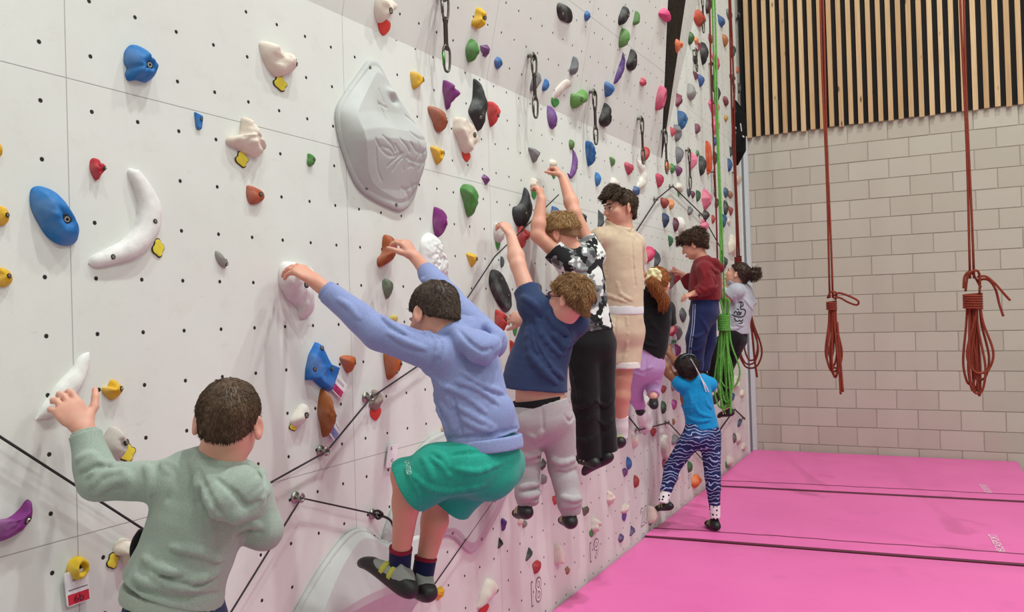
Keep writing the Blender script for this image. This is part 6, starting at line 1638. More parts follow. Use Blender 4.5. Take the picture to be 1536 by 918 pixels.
A.top('hoodie', sage, .0038, [(hem, .118, .098, 0), ('waist', .112, .092, .3), ('chest', .112, .088, .8), (A.T['sh'], .112, .064, 1), (A.p(331, 700, 0), .056, .05, 1)],
      [([j['shL'], j['elL'], j['elL'] + (j['wrL'] - j['elL']) * .92], [.050, .041, .034], True), ([j['shR'], j['elR'], j['elR'] + (j['wrR'] - j['elR']) * .8], [.052, .047, .036], True)],
      extra=ex,
      folds=[c1((395, 790), (470, 830), (560, 842)), c1((440, 765), (540, 808), (615, 790)), c1((375, 735), (430, 772), (500, 785)), c1((470, 700), (560, 715), (625, 745)), c1((345, 800), (420, 835)),
             c1((190, 455), (225, 425), (262, 415)), c1((196, 492), (240, 455), (290, 448)), c1((215, 515), (262, 482), (318, 470)), c1((150, 405), (185, 392), (215, 395)), c1((160, 435), (200, 412), (225, 410)),
             c1((300, 440), (330, 480), (335, 525)), c1((380, 425), (400, 470), (395, 525)), c1((545, 470), (575, 560), (612, 680)), c1((440, 410), (455, 450)), c1((690, 640), (730, 620), (762, 632))],
      grooves=[c1((445, 412), (478, 450), (470, 500), (452, 545)), c1((560, 440), (590, 520), (635, 590)), c1((620, 470), (680, 520), (720, 560), (765, 545)), c1((330, 825), (420, 862), (520, 872), (625, 855))], fr=.0075, fd=.0085)
A.band('hem_rib', m_fabric('#b0b9ae', '#9ba499'), A.p(254, 905), A.p(258, 882), .113, .094, 0, A.top_o, .0045)
cu = j['elL'] + (j['wrL'] - j['elL']) * .78
tube_cloth('cuff', [cu, j['elL'] + (j['wrL'] - j['elL']) * .97], [.034, .032], m_fabric('#a2ada3', '#8d988e'), A.top_o, .0038, origin=j['pelvis'])
A.legs('jeans', m_fabric('#39486b', '#2a3550'), .006, [([j['hipL'], j['knL'], j['anL']], [.078, .062, .055]), ([j['hipR'], j['knR'], j['anR']], [.078, .062, .055])], [(A.p(264, 945), .108, .09, 0), (A.p(256, 892), .104, .086, 0)])
for q in 'LR': shoe(A.root, j['an' + q] - A.fp * .04 - ZV * .065, j['an' + q] + A.fp * .12 - ZV * .075, j['an' + q], ZV, .9, vox=.006)
hc = hair_cap(j['head'], A.hf, A.hs, .0036, .0045, back=-.056, front=.045, side=.001, noise=(.002, 40))
L_ = head_pts(j['head'], A.hf, A.hs)
hair_mesh(hc, [m_hair('#3b291e', '#6b503b')], A.root, j['head'], 6500, .010, L_(.0, -.045, .11), -A.hf[2], seed=1, drop=.45, lift=.16, jit=.22, w=.0010)
face_parts(j['head'], A.hf, A.hs, A.root)
# dark pocket pouch showing at the left hip
b = MB(); P = crom([A.p(x, y, .03) for x, y in ((214, 795), (204, 810), (200, 826), (203, 842), (210, 836))], 5); b.tube(P, [.004] + [.009] * (len(P) - 2) + [.004], 10); b.build('pocket_lining', m_fabric('#26262a'), A.top_o)
# boy in lavender
c2 = crop(400, 330, 3.06); c3 = crop(530, 600, 2.888)
A = Person('person in a lavender blue hoodie and teal shorts, arms spread, knees bent', 2.72,
    dict(head=(652, 470, .02), neck=(674, 502, .0), chest=(700, 560, .0), waist=(716, 625, -.01), pelvis=(728, 680, -.02), shL=(662, 535, -.06), shR=(736, 514, .16), elL=(568, 500, -.04),
         wrL=(475, 424, 'x', .17), elR=(672, 448, .34), wrR=(623, 386, 'x', .16), hipL=(706, 700, -.08), hipR=(750, 698, .08), knL=(608, 712, -.04), anL=(600, 842, .03), knR=(654, 745, .10), anR=(635, 858, .08)),
    .93, .97, '#d59c88', (-.55, -.42, .72), (-.18, .9, .4), (-.55, 0, .83), (-.5, 0, .86))
j = A.J
A.body(.0042, dict(L=dict(d=A.v(-.78, .62, .15), n=A.v(-.45, -.72, .45), sz=1.15, curl=(.4, .6, .5), spread=.08, th=(.4, .5, .4)),
                   R=dict(d=A.v(-.55, .82, .1), n=A.v(-.70, -.45, .5), sz=1.08, curl=(.55, .75, .5), spread=.06, th=(.5, .6, .3))))
lav = m_fabric('#98a2cf', '#828cbb')
def ex(S):
    S.loft([(A.p(690, 500, -.045), .035, .022, A.v(.8, 0, .6)), (A.p(715, 512, -.075), .062, .034, A.v(.9, -.1, .4)), (A.p(728, 524, -.09), .055, .034, A.v(.9, -.2, .4)), (A.p(732, 536, -.07), .022, .018, A.v(.9, -.2, .4))], .02)
    S.chain([A.p(684, 497, -.05), A.p(694, 515, -.085), A.p(712, 532, -.105), A.p(728, 538, -.10), A.p(742, 520, -.07), A.p(748, 505, -.03), A.p(732, 490, .03), A.p(708, 482, .07)], [.019, .020, .020, .019, .017, .016, .015, .014], .016)
    collar(S, j['neck'] + (j['head'] - j['neck']) * .14, j['head'] - j['chest'], .048, .015)
def ex2(S): ex(S)
hemc = A.p(727, 656)
A.top('hoodie', lav, .0042, [(hemc, .122, .108, 0), (A.p(722, 635, 0), .126, .112, .1), ('waist', .122, .105, .3), ('chest', .118, .095, .8), (A.T['sh'], .115, .070, 1), (A.p(678, 503, 0), .056, .05, 1)],
      [([j['shL'], j['elL'], j['elL'] + (j['wrL'] - j['elL']) * .80], [.060, .052, .038], True), ([j['shR'], j['elR'], j['elR'] + (j['wrR'] - j['elR']) * .62], [.058, .050, .037], True)],
      extra=ex2,
      folds=[c2((640, 480), (700, 500), (740, 520)), c2((520, 430), (560, 470), (640, 520)), c2((560, 520), (640, 560), (720, 590)), c2((735, 500), (790, 560), (775, 640)), c2((720, 690), (790, 740), (850, 860)), c2((800, 760), (900, 800), (1000, 880)), c2((870, 740), (960, 770), (1060, 840)),
             c2((740, 720), (770, 800), (800, 880)), c3((350, 30), (395, 90), (415, 150)), c3((440, 20), (520, 70), (610, 120)), c3((470, 80), (540, 120), (620, 140)), c3((380, 20), (420, 70), (440, 140)), c2((330, 365), (380, 400), (420, 450)), c2((660, 270), (690, 280), (720, 275)), c2((900, 700), (1000, 760), (1080, 790))],
      grooves=[c2((745, 505), (800, 560), (785, 640), (750, 690)), c2((880, 500), (930, 560), (990, 600), (1030, 590)), c3((415, 165), (520, 160), (620, 145), (712, 122)), c3((435, 0), (452, 70), (470, 150))])
A.band('hem_rib', m_fabric('#9ca6d2', '#8690be'), A.p(728, 676, -.008), A.p(726, 656, -.005), .125, .122, 0, A.top_o, .0045)
for q, f0, f1 in (('L', .62, .86), ('R', .46, .68)):
    e, w = j['el' + q], j['wr' + q]; tube_cloth('cuff', [e + (w - e) * f0, e + (w - e) * f1], [.040, .035], m_fabric('#929cca', '#7d87b7'), A.top_o, .004, origin=j['pelvis'])
teal = m_fabric('#33b3a0', '#26927f', 300.0)
kl = j['hipL'] + (j['knL'] - j['hipL']) * .93; kr = j['hipR'] + (j['knR'] - j['hipR']) * .95
A.legs('shorts', teal, .0042, [([j['hipL'], j['hipL'] + (kl - j['hipL']) * .55, kl + A.v(.0, -.25, 0) * .05], [.086, .086, .084]), ([j['hipR'], j['hipR'] + (kr - j['hipR']) * .55, kr + A.v(.1, -.1, 0) * .05], [.086, .082, .076])],
       [(A.p(730, 702, 0), .110, .100, 0), (A.p(730, 690, 0), .112, .102, 0), (A.p(728, 672, 0), .102, .094, 0), (A.p(722, 645, 0), .092, .085, 0)], k=.03,
       extra=lambda S: S.cone((j['hipL'] + j['hipR']) / 2, ((kl + kr) / 2) * .7 + (j['hipL'] + j['hipR']) * .15, .085, .06, .04),
       folds=[c3((340, 250), (390, 290), (420, 340)), c3((250, 320), (330, 380), (420, 395), (560, 370)), c3((230, 290), (260, 350), (300, 420)), c3((300, 250), (330, 300), (345, 350)), c3((450, 300), (540, 310), (640, 270)), c3((350, 225), (390, 250), (420, 300))],
       grooves=[c3((425, 240), (470, 232), (560, 225))])
# word on the trouser leg, lying on the cloth
h = [A.legS.hit(*q) for q in c3((232, 262), (243, 322))]
if h[0] is not None and h[1] is not None:
    ux = nrm(h[1] - h[0]); n_ = nrm(CAM - h[0]); uy = nrm(np.cross(n_, ux)); Vt, Ft = text_mesh('UNITED', 1.0); Vt = Vt - (Vt.max(0) + Vt.min(0)) / 2
    Lw = np.linalg.norm(h[1] - h[0]); sx = Lw / (Vt[:, 0].max() * 2); cpt = (h[0] + h[1]) / 2; Vw = []
    for v in Vt:
        p = cpt + ux * v[0] * sx + uy * v[1] * sx * 1.15; q = proj(p); hh_ = A.legS.hit(q[0], q[1]); Vw.append((hh_ if hh_ is not None else p) + n_ * .0025)
    mesh_obj('lettering', Vw, Ft, m_plain('#d8efe6', .7), A.root, False, origin=j['pelvis'])
sockm = m_fabric('#1d2450', '#151a3c'); trim = m_fabric('#8a1f33')
for q in 'LR':
    k_, a_ = j['kn' + q], j['an' + q]; d_ = nrm(a_ - k_); t_ = a_ - d_ * .045
    sk_ = tube_cloth('sock', [t_, a_ + d_ * .075], [.0375, .036], sockm, A.root, .0045, origin=j['pelvis']); tube_cloth('sock_trim', [t_ - d_ * .008, t_ + d_ * .006], [.039, .039], trim, sk_, .004, origin=j['pelvis'])
shoe(A.root, A.p(610, 893, -.03), A.p(545, 842, .08), A.p(601, 862, .03), A.v(.55, .83, .1), 1.10, ('#9c9d99', '#bdba55', '#1d1b1c'), vox=.0042)
shoe(A.root, A.p(642, 899, -.0), A.p(604, 880, .16), A.p(636, 878, .06), A.v(.2, .96, .1), 1.05, ('#9c9d99', '#bdba55', '#1d1b1c'), vox=.0042)
hc = hair_cap(j['head'], A.hf, A.hs, .004, .006, back=-.072, front=.05, side=.002, noise=(.002, 40))
L_ = head_pts(j['head'], A.hf, A.hs)
hair_mesh(hc, [m_hair('#362820', '#5a473c')], A.root, j['head'], 6500, .010, L_(.0, -.045, .11), -A.hf[2], seed=2, drop=.4, lift=.16, jit=.22, w=.0011)
face_parts(j['head'], A.hf, A.hs, A.root)
# boy in navy shirt and grey joggers
c4 = crop(730, 380, 4.588); c5 = crop(640, 560, 4.588); c6 = crop(780, 660, 6.12)
A = Person('person in a navy t-shirt and grey joggers with a black waistband, left arm raised', 3.8,
    dict(head=(855, 448, -.04), neck=(834, 482, .0), chest=(815, 520, .0), waist=(808, 570, .0), pelvis=(812, 612, .0), shL=(799, 460, -.0), shR=(862, 484, .04), elL=(777, 398, .10), wrL=(767, 355, 'x', .16),
         elR=(835, 520, .22), wrR=(788, 480, 'x', .17), hipL=(792, 632, -.01), hipR=(836, 632, .03), knL=(790, 692, .06), anL=(792, 748, .0), knR=(843, 700, .06), anR=(857, 765, .0)),
    1.0, 1.0, '#dca894', (-.86, .12, .48), (.30, .93, -.05), (.1, 0, 1), (.0, 0, 1))
j = A.J
A.body(.005, dict(L=dict(d=A.v(-.45, .85, .2), n=A.v(-.75, -.2, .6), sz=1.05, curl=(.55, .9, .6), th=(.3, .6, .5)), R=dict(d=A.v(-.85, .25, .2), n=A.v(-.2, -.3, .9), sz=1.0, curl=(.5, .8, .6))))
navy = m_fabric('#3d4c72', '#2f3b5c')
def ex(S):
    S.ell(A.p(830, 492, -.01), np.array([.075, .06, .05]), None, .03); collar(S, j['neck'] + (j['head'] - j['neck']) * .26, j['head'] - j['chest'], .053, .009)
A.top('t_shirt', navy, .005, [(A.p(802, 584, 0), .150, .112, 0), (A.p(804, 560, 0), .146, .108, .2), ('chest', .128, .098, .8), (A.T['sh'], .112, .075, 1), (A.p(838, 474, 0), .06, .056, 1)],
      [([A.T['sh'], j['shL'], j['shL'] + (j['elL'] - j['shL']) * .42], [.07, .066, .062], True), ([A.T['sh'], j['shR'], j['shR'] + (j['elR'] - j['shR']) * .55], [.07, .064, .060], True)], extra=ex,
      folds=[c4((300, 420), (330, 600), (420, 760), (520, 850)), c4((340, 440), (380, 560), (480, 680)), c4((430, 420), (470, 500), (560, 560)), c4((470, 560), (520, 620), (580, 640)), c4((280, 520), (300, 700), (400, 850)), c4((320, 720), (400, 820), (470, 890)), c4((500, 700), (540, 640), (590, 560)), c4((250, 300), (330, 360), (360, 420))],
      grooves=[c4((315, 470), (345, 640), (440, 790)), c4((400, 520), (450, 600), (530, 690))], fr=.011, fd=.010)
grey = m_fabric('#beb6b8', '#a59c9f')
A.legs('joggers', grey, .005, [([j['hipL'], j['knL'], A.p(791, 740, .0), A.p(791, 757, .0)], [.086, .060, .054, .044]), ([j['hipR'], j['knR'], A.p(854, 752, .0), A.p(857, 771, .0)], [.086, .064, .054, .044])],
       [(A.p(813, 628, 0), .132, .108, 0), (A.p(810, 614, 0), .124, .1, 0), (A.p(808, 603, 0), .116, .09, 0)],
       folds=[c6((0, 130), (80, 160), (190, 110)), c6((0, 190), (80, 200), (180, 180)), c6((10, 440), (90, 420), (180, 400)), c6((0, 480), (80, 500), (180, 480)), c6((20, 560), (90, 540), (160, 570)), c6((300, 150), (400, 215), (500, 190)), c6((380, 560), (460, 560), (560, 540)), c6((390, 610), (480, 600), (550, 580)), c6((320, 240), (420, 260), (520, 220)),
              c5((630, 560), (700, 570), (780, 545)), c5((640, 790), (700, 770), (770, 760)), c5((640, 850), (700, 850), (775, 830)), c5((930, 850), (1000, 870), (1060, 860)), c5((860, 590), (930, 620), (1010, 590)), c5((700, 420), (760, 440), (790, 400))],
       grooves=[c5((795, 240), (800, 320), (805, 390)), c5((950, 290), (985, 330), (1010, 300))], fr=.010, fd=.007)
A.band('waistband', m_fabric('#1f1d1f'), A.p(808, 609, 0), A.p(806, 597, 0), .122, .096, 0, A.root, .005)
for q, h_, t_ in (('L', A.p(791, 775, -.05), A.p(778, 772, .14)), ('R', A.p(857, 790, -.05), A.p(848, 782, .14))):
    shoe(A.root, h_, t_, j['an' + q] - ZV * .03, ZV, 1.0, ('#2c2a2b', '#cfc9a0', '#1b191a'), vox=.0048)
hc = hair_cap(j['head'], A.hf, A.hs, .0045, .009, back=-.070, front=.056, noise=(.006, 38), seed=2)
L_ = head_pts(j['head'], A.hf, A.hs)
hair_mesh(hc, [m_hair('#7a5639', '#b08658')], A.root, j['head'], 4600, .022, L_(.0, -.045, .11), None, seed=3, lift=.3, jit=.4, w=.0018, curl=.1, wave=.25)
face_parts(j['head'], A.hf, A.hs, A.root)
b = MB(); R_, F_, U_ = A.hf
for sx in (-1, 1): b.tube(crom([L_(.031 * sx + .022 * math.cos(t), .101 - .006 * abs(math.cos(t)) , -.006 + .017 * math.sin(t)) for t in np.linspace(0, 2 * math.pi, 12, endpoint=False)], 3, True), .002, 6, closed=True)
b.tube([L_(-.009, .103, -.002), L_(.009, .103, -.002)], .002, 6)
for sx in (-1, 1): b.tube(crom([L_(.052 * sx, .094, .0), L_(.072 * sx, .05, .0), L_(.078 * sx, .0, .0)], 4), .002, 6)
tag(b.build('glasses', m_plain('#6b2f33', .4), A.root), 'dark red glasses frame')
# boy in camouflage shirt
c7 = crop(730, 210, 2.96)
A = Person('person in a black, white and grey camouflage t-shirt and black jeans, both arms raised', 4.42,
    dict(head=(842, 350, .0), neck=(868, 388, .0), chest=(873, 425, .0), waist=(880, 465, .0), pelvis=(886, 505, .0), shL=(853, 396, -.05), shR=(890, 384, .08), elL=(806, 353, -.06), wrL=(812, 300, 'x', .13),
         elR=(862, 320, .08), wrR=(844, 266, 'x', .14), hipL=(875, 518, -.03), hipR=(900, 518, .04), knL=(878, 595, .0), anL=(884, 676, .06), knR=(902, 590, .06), anR=(908, 668, .10)),
    .98, 1.0, '#d9a08a', (-.80, -.30, .50), (-.40, .90, .15), (-.25, 0, .97), (-.3, 0, .95))
j = A.J
A.body(.005, dict(L=dict(d=A.v(-.12, .95, .25), n=A.v(-.85, -.2, .5), sz=1.0, curl=(.6, .9, .6), th=(.3, .7, .3)), R=dict(d=A.v(-.5, .8, .3), n=A.v(-.8, -.5, .3), sz=1.0, curl=(.7, 1.0, .7), th=(.3, .6, .5))))
@cached
def m_camo():
    t = NT('camouflage_cotton'); o = t.obj(); a = t.noise(13, 2, 0.5, o); mp = t.new('ShaderNodeMapping'); t.link(o, mp.inputs[0]); mp.inputs['Location'].default_value = (3.1, 1.7, 5.2); b_ = t.noise(15, 2, 0.5, mp.outputs[0])
    c = t.mix(t.ramp(a, .485, .495), lin('#e2e0de'), lin('#8b8a8c')); c = t.mix(t.ramp(b_, .52, .53), c, lin('#29282a')); c = t.mix(t.ramp(a, .60, .61), c, lin('#565557'))
    n = t.noise(260, 2, .6, o); t.bump(n, .25, .0012); return t.fin(c, .9, 0, .15)
A.top('t_shirt', m_camo(), .005, [(A.p(884, 496, 0), .126, .102, 0), ('waist', .122, .098, .3), ('chest', .122, .096, .8), (A.T['sh'], .112, .072, 1), (A.p(868, 388, 0), .06, .055, 1)],
      [([A.T['sh'], j['shL'], j['shL'] + (j['elL'] - j['shL']) * .52], [.066, .062, .060], True), ([A.T['sh'], j['shR'], j['shR'] + (j['elR'] - j['shR']) * .45], [.066, .062, .058], True)],
      folds=[c4((620, 420), (700, 470), (790, 440)), c4((600, 470), (680, 510), (780, 480)), c4((560, 60), (620, 110), (700, 110))], noise=(.004, 14), extra=lambda S: collar(S, j['neck'] + (j['head'] - j['neck']) * .05, j['head'] - j['chest'], .054, .008))
A.legs('jeans', m_fabric('#232224', '#18171a'), .005, [([j['hipL'], j['knL'], A.p(882, 660, .04), A.p(884, 686, .05)], [.088, .074, .068, .066]), ([j['hipR'], j['knR'], A.p(906, 650, .08), A.p(909, 676, .09)], [.088, .072, .066, .064])],
       [(A.p(887, 515, 0), .126, .106, 0), (A.p(885, 500, 0), .118, .098, 0), (A.p(883, 488, 0), .112, .09, 0)], folds=[[(858, 600), (872, 610), (888, 602)], [(862, 625), (876, 632), (890, 622)], [(866, 655), (880, 662), (894, 650)], [(893, 600), (905, 608), (915, 600)], [(897, 630), (908, 638), (917, 628)], [(856, 545), (866, 580), (868, 600)]])
shoe(A.root, A.p(893, 700, -.01), A.p(862, 690, .13), j['anL'], A.v(.15, .97, .1), 1.0, ('#2a2829', '#d9d29a', '#1a1819'), vox=.0048)
shoe(A.root, A.p(915, 690, .03), A.p(876, 708, .12), j['anR'], A.v(.25, .95, .1), 1.0, ('#2a2829', '#d9d29a', '#1a1819'), vox=.0048)
R_, F_, U_ = A.hf; L_ = head_pts(j['head'], A.hf, A.hs)
bz = hair_cap(j['head'], A.hf, A.hs, .0045, .0025, back=-.062, front=.045, side=.001, noise=(.001, 40), seed=4)
V, F = bz.mesh(1); np_mesh('shaved_sides', V, F, [m_hair('#6b4c35', '#9a7553')], A.root, j['head'])
hc = hair_cap(j['head'], A.hf, A.hs, .0045, .010, back=.0, front=.055, noise=(.004, 38), seed=4, fringe=[((.0, .06, .10), (.0, .098, .075), .03, .018), ((.04, .05, .095), (.045, .088, .065), .028, .016), ((-.04, .05, .095), (-.045, .088, .065), .028, .016)])
L_ = head_pts(j['head'], A.hf, A.hs)
hair_mesh(hc, [m_hair('#8a6540', '#cba36e')], A.root, j['head'], 4200, .022, L_(.0, -.05, .11), A.hf[1] * .4, seed=5, drop=.4, lift=.3, jit=.35, w=.0016)
face_parts(j['head'], A.hf, A.hs, A.root)
# boy in beige
c8 = crop(870, 270, 2.135)
A = Person('person in a beige t-shirt and matching shorts, looking back over the left shoulder', 4.82,
    dict(head=(931, 311, .0), neck=(935, 347, .0), chest=(928, 378, .0), waist=(930, 430, .0), pelvis=(930, 478, .0), shL=(901, 358, -.05), shR=(951, 366, .07), elL=(884, 405, .06), wrL=(900, 430, .22),
         elR=(958, 410, .2), wrR=(935, 390, .3), hipL=(917, 495, -.03), hipR=(943, 495, .04), knL=(914, 568, .05), anL=(915, 646, .08), knR=(934, 568, .0), anR=(931, 644, .05)),
    1.06, 1.0, '#d59e88', (-.86, -.06, -.46), (.04, 1, .0), (-.1, 0, 1), (-.22, 0, 1))
j = A.J
A.body(.005, dict(L=dict(d=A.v(.2, .2, .9), n=A.v(-.8, 0, 0)), R=dict(d=A.v(-.5, .3, .8), n=A.v(-.5, 0, .8))))
bei = m_fabric('#dfc9b1', '#cbb298')
A.top('t_shirt', bei, .005, [(A.p(930, 464, 0), .132, .108, 0), ('waist', .134, .108, .2), (A.p(929, 405, 0), .138, .106, .6), ('chest', .130, .100, .8), (A.T['sh'], .104, .070, 1), (A.p(935, 348, 0), .066, .058, 1)],
      [([A.T['sh'], j['shL'], j['shL'] + (j['elL'] - j['shL']) * .55], [.066, .064, .072], True), ([A.T['sh'], j['shR'], j['shR'] + (j['elR'] - j['shR']) * .6], [.066, .062, .064], True)],
      folds=[c8((60, 190), (70, 260), (90, 330)), c8((172, 160), (168, 240), (176, 330)), c8((50, 340), (90, 370), (150, 390)), c8((120, 330), (130, 365), (165, 385))], grooves=[c8((75, 140), (80, 165), (70, 200)), c8((165, 150), (170, 250), (178, 340))], fr=.008, fd=.004, extra=lambda S: collar(S, j['neck'] + (j['head'] - j['neck']) * .04, j['head'] - j['chest'], .056, .009))
A.band('undershirt_hem', m_fabric('#eceaec', '#d8d5d8'), A.p(930, 472, 0), A.p(930, 458, 0), .134, .108, 0, A.top_o, .005)
A.legs('shorts', m_fabric('#dcc4ac', '#c8ae96'), .005, [([j['hipL'], A.p(915, 548, .03)], [.096, .088]), ([j['hipR'], A.p(937, 549, .0)], [.096, .090])], [(A.p(930, 498, 0), .132, .112, 0), (A.p(930, 478, 0), .126, .106, 0), (A.p(930, 455, 0), .118, .096, 0)],
       folds=[c8((110, 450), (105, 520), (100, 580)), c8((150, 440), (150, 520), (140, 580))], grooves=[c8((115, 440), (108, 520), (104, 590))])
for q, c_ in (('L', (A.p(915, 541, .03), A.p(915, 551, .03))), ('R', (A.p(937, 542, 0), A.p(937, 552, 0)))):
    tube_cloth('hem', [c_[0], c_[1]], [.0895, .0905], m_fabric('#efe9e6', '#dcd5d1'), A.root, .005, origin=j['pelvis'])
wht = m_fabric('#ecebea', '#d6d4d2')
for q in 'LR':
    k_, a_ = j['kn' + q], j['an' + q]; d_ = nrm(a_ - k_); tube_cloth('sock', [a_ - d_ * .085, a_ - d_ * .02, a_ + d_ * .05], [.043, .040, .044], wht, A.root, .005, origin=j['pelvis'], folds=[])
shoe(A.root, A.p(923, 672, .02), A.p(905, 672, .20), j['anL'], ZV, 1.06, ('#d9d8b8', '#c6d24e', '#1b1a1b'), vox=.0048)
shoe(A.root, A.p(932, 668, -.02), A.p(917, 672, .20), j['anR'], ZV, 1.06, ('#b9bb70', '#c6d24e', '#1b1a1b'), vox=.0048)
hc = hair_cap(j['head'], A.hf, A.hs, .0045, .004, back=-.078, front=.056, side=.001, noise=(.003, 38), seed=6, fringe=[((.0, .05, .105), (-.0, .105, .072), .03, .014), ((.035, .05, .10), (.035, .10, .066), .028, .013), ((-.035, .05, .10), (-.04, .095, .064), .028, .014), ((-.06, .03, .085), (-.062, .068, .045), .022, .011), ((.06, .03, .085), (.062, .068, .045), .022, .011)])
L_ = head_pts(j['head'], A.hf, A.hs)
hair_mesh(hc, [m_hair('#2c1f18', '#5c4532')], A.root, j['head'], 4600, .020, L_(.0, -.05, .11), A.hf[1] * .3 - A.hf[2] * .3, seed=7, drop=.4, lift=.2, jit=.3, w=.0017, wave=.15)
face_parts(j['head'], A.hf, A.hs, A.root, iris='#3c281c', brow='#2c1f18')
# red-haired girl
A = Person('person with a red ponytail in a cream scrunchie, black top and lilac leggings', 5.55,
    dict(head=(987, 424, .0), neck=(984, 456, .0), chest=(979, 480, .0), waist=(974, 515, .0), pelvis=(969, 540, .0), shL=(962, 446, -.02), shR=(1000, 464, .05), elL=(950, 438, .12), wrL=(962, 420, .28), elR=(1003, 492, .08), wrR=(990, 480, .25),
         hipL=(959, 550, -.02), hipR=(980, 550, .03), knL=(952, 588, .12), anL=(960, 610, .25), knR=(980, 572, .10), anR=(980, 594, .0)),
    .92, .93, '#e3b4a0', (.30, -.12, .94), (.06, 1, .05), (.0, 0, 1), (.05, 0, 1))
j = A.J
A.body(.0055, dict(L=dict(d=A.v(-.2, .8, .5), n=A.v(-.5, 0, .8), sz=.9), R=dict(d=A.v(-.3, .6, .7), n=A.v(-.5, 0, .8), sz=.9)))
A.top('t_shirt', m_fabric('#1d1c1f', '#141316'), .0055, [(A.p(967, 526, 0), .128, .098, 0), ('waist', .122, .098, .3), ('chest', .116, .092, .8), (A.T['sh'], .104, .066, 1), (A.p(984, 454, 0), .056, .05, 1)],
      [([A.T['sh'], j['shL'], j['shL'] + (j['elL'] - j['shL']) * .35], [.06, .054, .05], True), ([A.T['sh'], j['shR'], j['shR'] + (j['elR'] - j['shR']) * .8], [.06, .056, .058], True)],
      folds=[[(958, 470), (965, 495), (980, 512)], [(965, 455), (975, 480), (990, 500)], [(955, 500), (965, 515), (985, 520)]])
A.legs('leggings', m_fabric('#c7a7d4', '#ad8cbb', 320.0), .0055, [([j['hipL'], j['knL'], j['anL']], [.080, .050, .038]), ([j['hipR'], j['knR'], j['anR'] + ZV * .01], [.080, .056, .042])], [(A.p(968, 548, 0), .118, .1, 0), (A.p(970, 535, 0), .112, .09, 0), (A.p(972, 520, 0), .10, .08, 0)],
       folds=[[(950, 545), (962, 555), (978, 550)], [(948, 565), (955, 560), (965, 565)], [(974, 575), (982, 572), (988, 575)]], grooves=[[(969, 540), (969, 552), (968, 562)]])
shoe(A.root, A.p(981, 612, -.05), A.p(979, 606, .13), j['anR'], ZV, .92, ('#2b2a2b', '#d8d4c0', '#1a191a'), vox=.005)
shoe(A.root, j['anL'] - ZV * .05 - A.fp * .03, j['anL'] - ZV * .05 + A.fp * .13, j['anL'], ZV, .92, ('#2b2a2b', '#d8d4c0', '#1a191a'), vox=.005)
R_, F_, U_ = A.hf; L_ = head_pts(j['head'], A.hf, A.hs); Hd = Field(j['head'] - .30, j['head'] + .17, .0045)
capS = hair_cap(j['head'], A.hf, A.hs, .0045, .010, back=-.085, front=.05, noise=(.003, 60), seed=8)
V1, F1 = capS.mesh(1); tailP = [L_(.0, -.10, .02), L_(.01, -.125, -.03), A.p(995, 448, -.12), A.p(993, 460, -.12)]
T_ = Field(*bounds(tailP, .08), .004); T_.chain(crom(tailP, 4), list(np.interp(np.linspace(0, 1, 13), [0, .3, .7, 1], [.018, .030, .026, .008])), .02); T_.noise(.006, 70, 3, (1, 1, .25)); V2, F2 = T_.mesh(1)
W1, Q1 = strands(V1, F1, 2500, .02, L_(0, .05, .1), -A.hf[1], seed=9, drop=.6, lift=.08, jit=.12, w=.0016); W2, Q2 = strands(V2, F2, 1500, .035, L_(0, -.1, .12), -ZV, seed=10, drop=.8, lift=.2, jit=.25, w=.0017)
VV = [V1, V2, W1, W2]; FF = []; o_ = 0
for v_, f_ in zip(VV, (F1, F2, Q1, Q2)): FF.append(f_ + o_); o_ += len(v_)
np_mesh('hair', np.vstack(VV), np.vstack(FF), [m_hair('#7d4220', '#b8703a')], A.root, j['head'])
S = Field(L_(0, -.115, .03) - .09, L_(0, -.115, .03) + .09, .0045); c_ = L_(.005, -.108, .03)
for k in range(9): a_ = k * 2 * math.pi / 9; S.ell(c_ + (R_ * math.cos(a_) + U_ * math.sin(a_)) * .036 - F_ * .012 * (k % 2), np.array([.021, .019, .021]), None, .006)
S.ell(c_ - F_ * .012, np.array([.028, .022, .028]), None, .008); S.noise(.005, 60, 4); V, F = S.mesh(1); np_mesh('scrunchie', V, F, [m_fabric('#f0e8bf', '#dccf9c')], A.root, j['head'])
face_parts(j['head'], A.hf, A.hs, A.root)
# curly-haired boy
A = Person('person with dark curly hair in a maroon hoodie and navy tracksuit trousers', 6.6,
    dict(head=(1041, 366, .0), neck=(1054, 392, .0), chest=(1058, 414, .0), waist=(1057, 438, .0), pelvis=(1056, 460, .0), shL=(1057, 404, -.12), shR=(1060, 402, .13), elL=(1062, 430, -.15), wrL=(1042, 440, -.13),
         elR=(1035, 425, .2), wrR=(1024, 412, .22), hipL=(1055, 468, -.06), hipR=(1057, 466, .07), knL=(1044, 508, -.06), anL=(1042, 546, -.02), knR=(1060, 510, .12), anR=(1052, 546, .12)),
    .98, 1.0, '#d8a08a', (-.92, -.34, .18), (-.3, .95, .02), (-.95, 0, .25), (-.95, 0, .3))
j = A.J
A.body(.0055, dict(L=dict(d=A.v(-.95, -.25, .0), n=A.v(-.1, -.9, .4), sz=1.0, curl=(.25, .4, .3), th=(.3, .8, .2)), R=dict(d=A.v(-.7, .5, .4), n=A.v(-.7, -.5, .1), sz=1.0)))
mar = m_fabric('#8a2a30', '#6f2026')
def ex(S):
    S.chain([A.p(1063, 389, -.08), A.p(1073, 393, -.07), A.p(1080, 402, -.02), A.p(1080, 403, .05), A.p(1070, 392, .10)], [.020, .028, .032, .028, .02], .02)
    collar(S, j['neck'] + (j['head'] - j['neck']) * .05, j['head'] - j['chest'], .054, .014)
    S.chain([A.p(1050, 393, -.07), A.p(1046, 399, .0), A.p(1048, 393, .08)], [.020, .020, .018], .015)
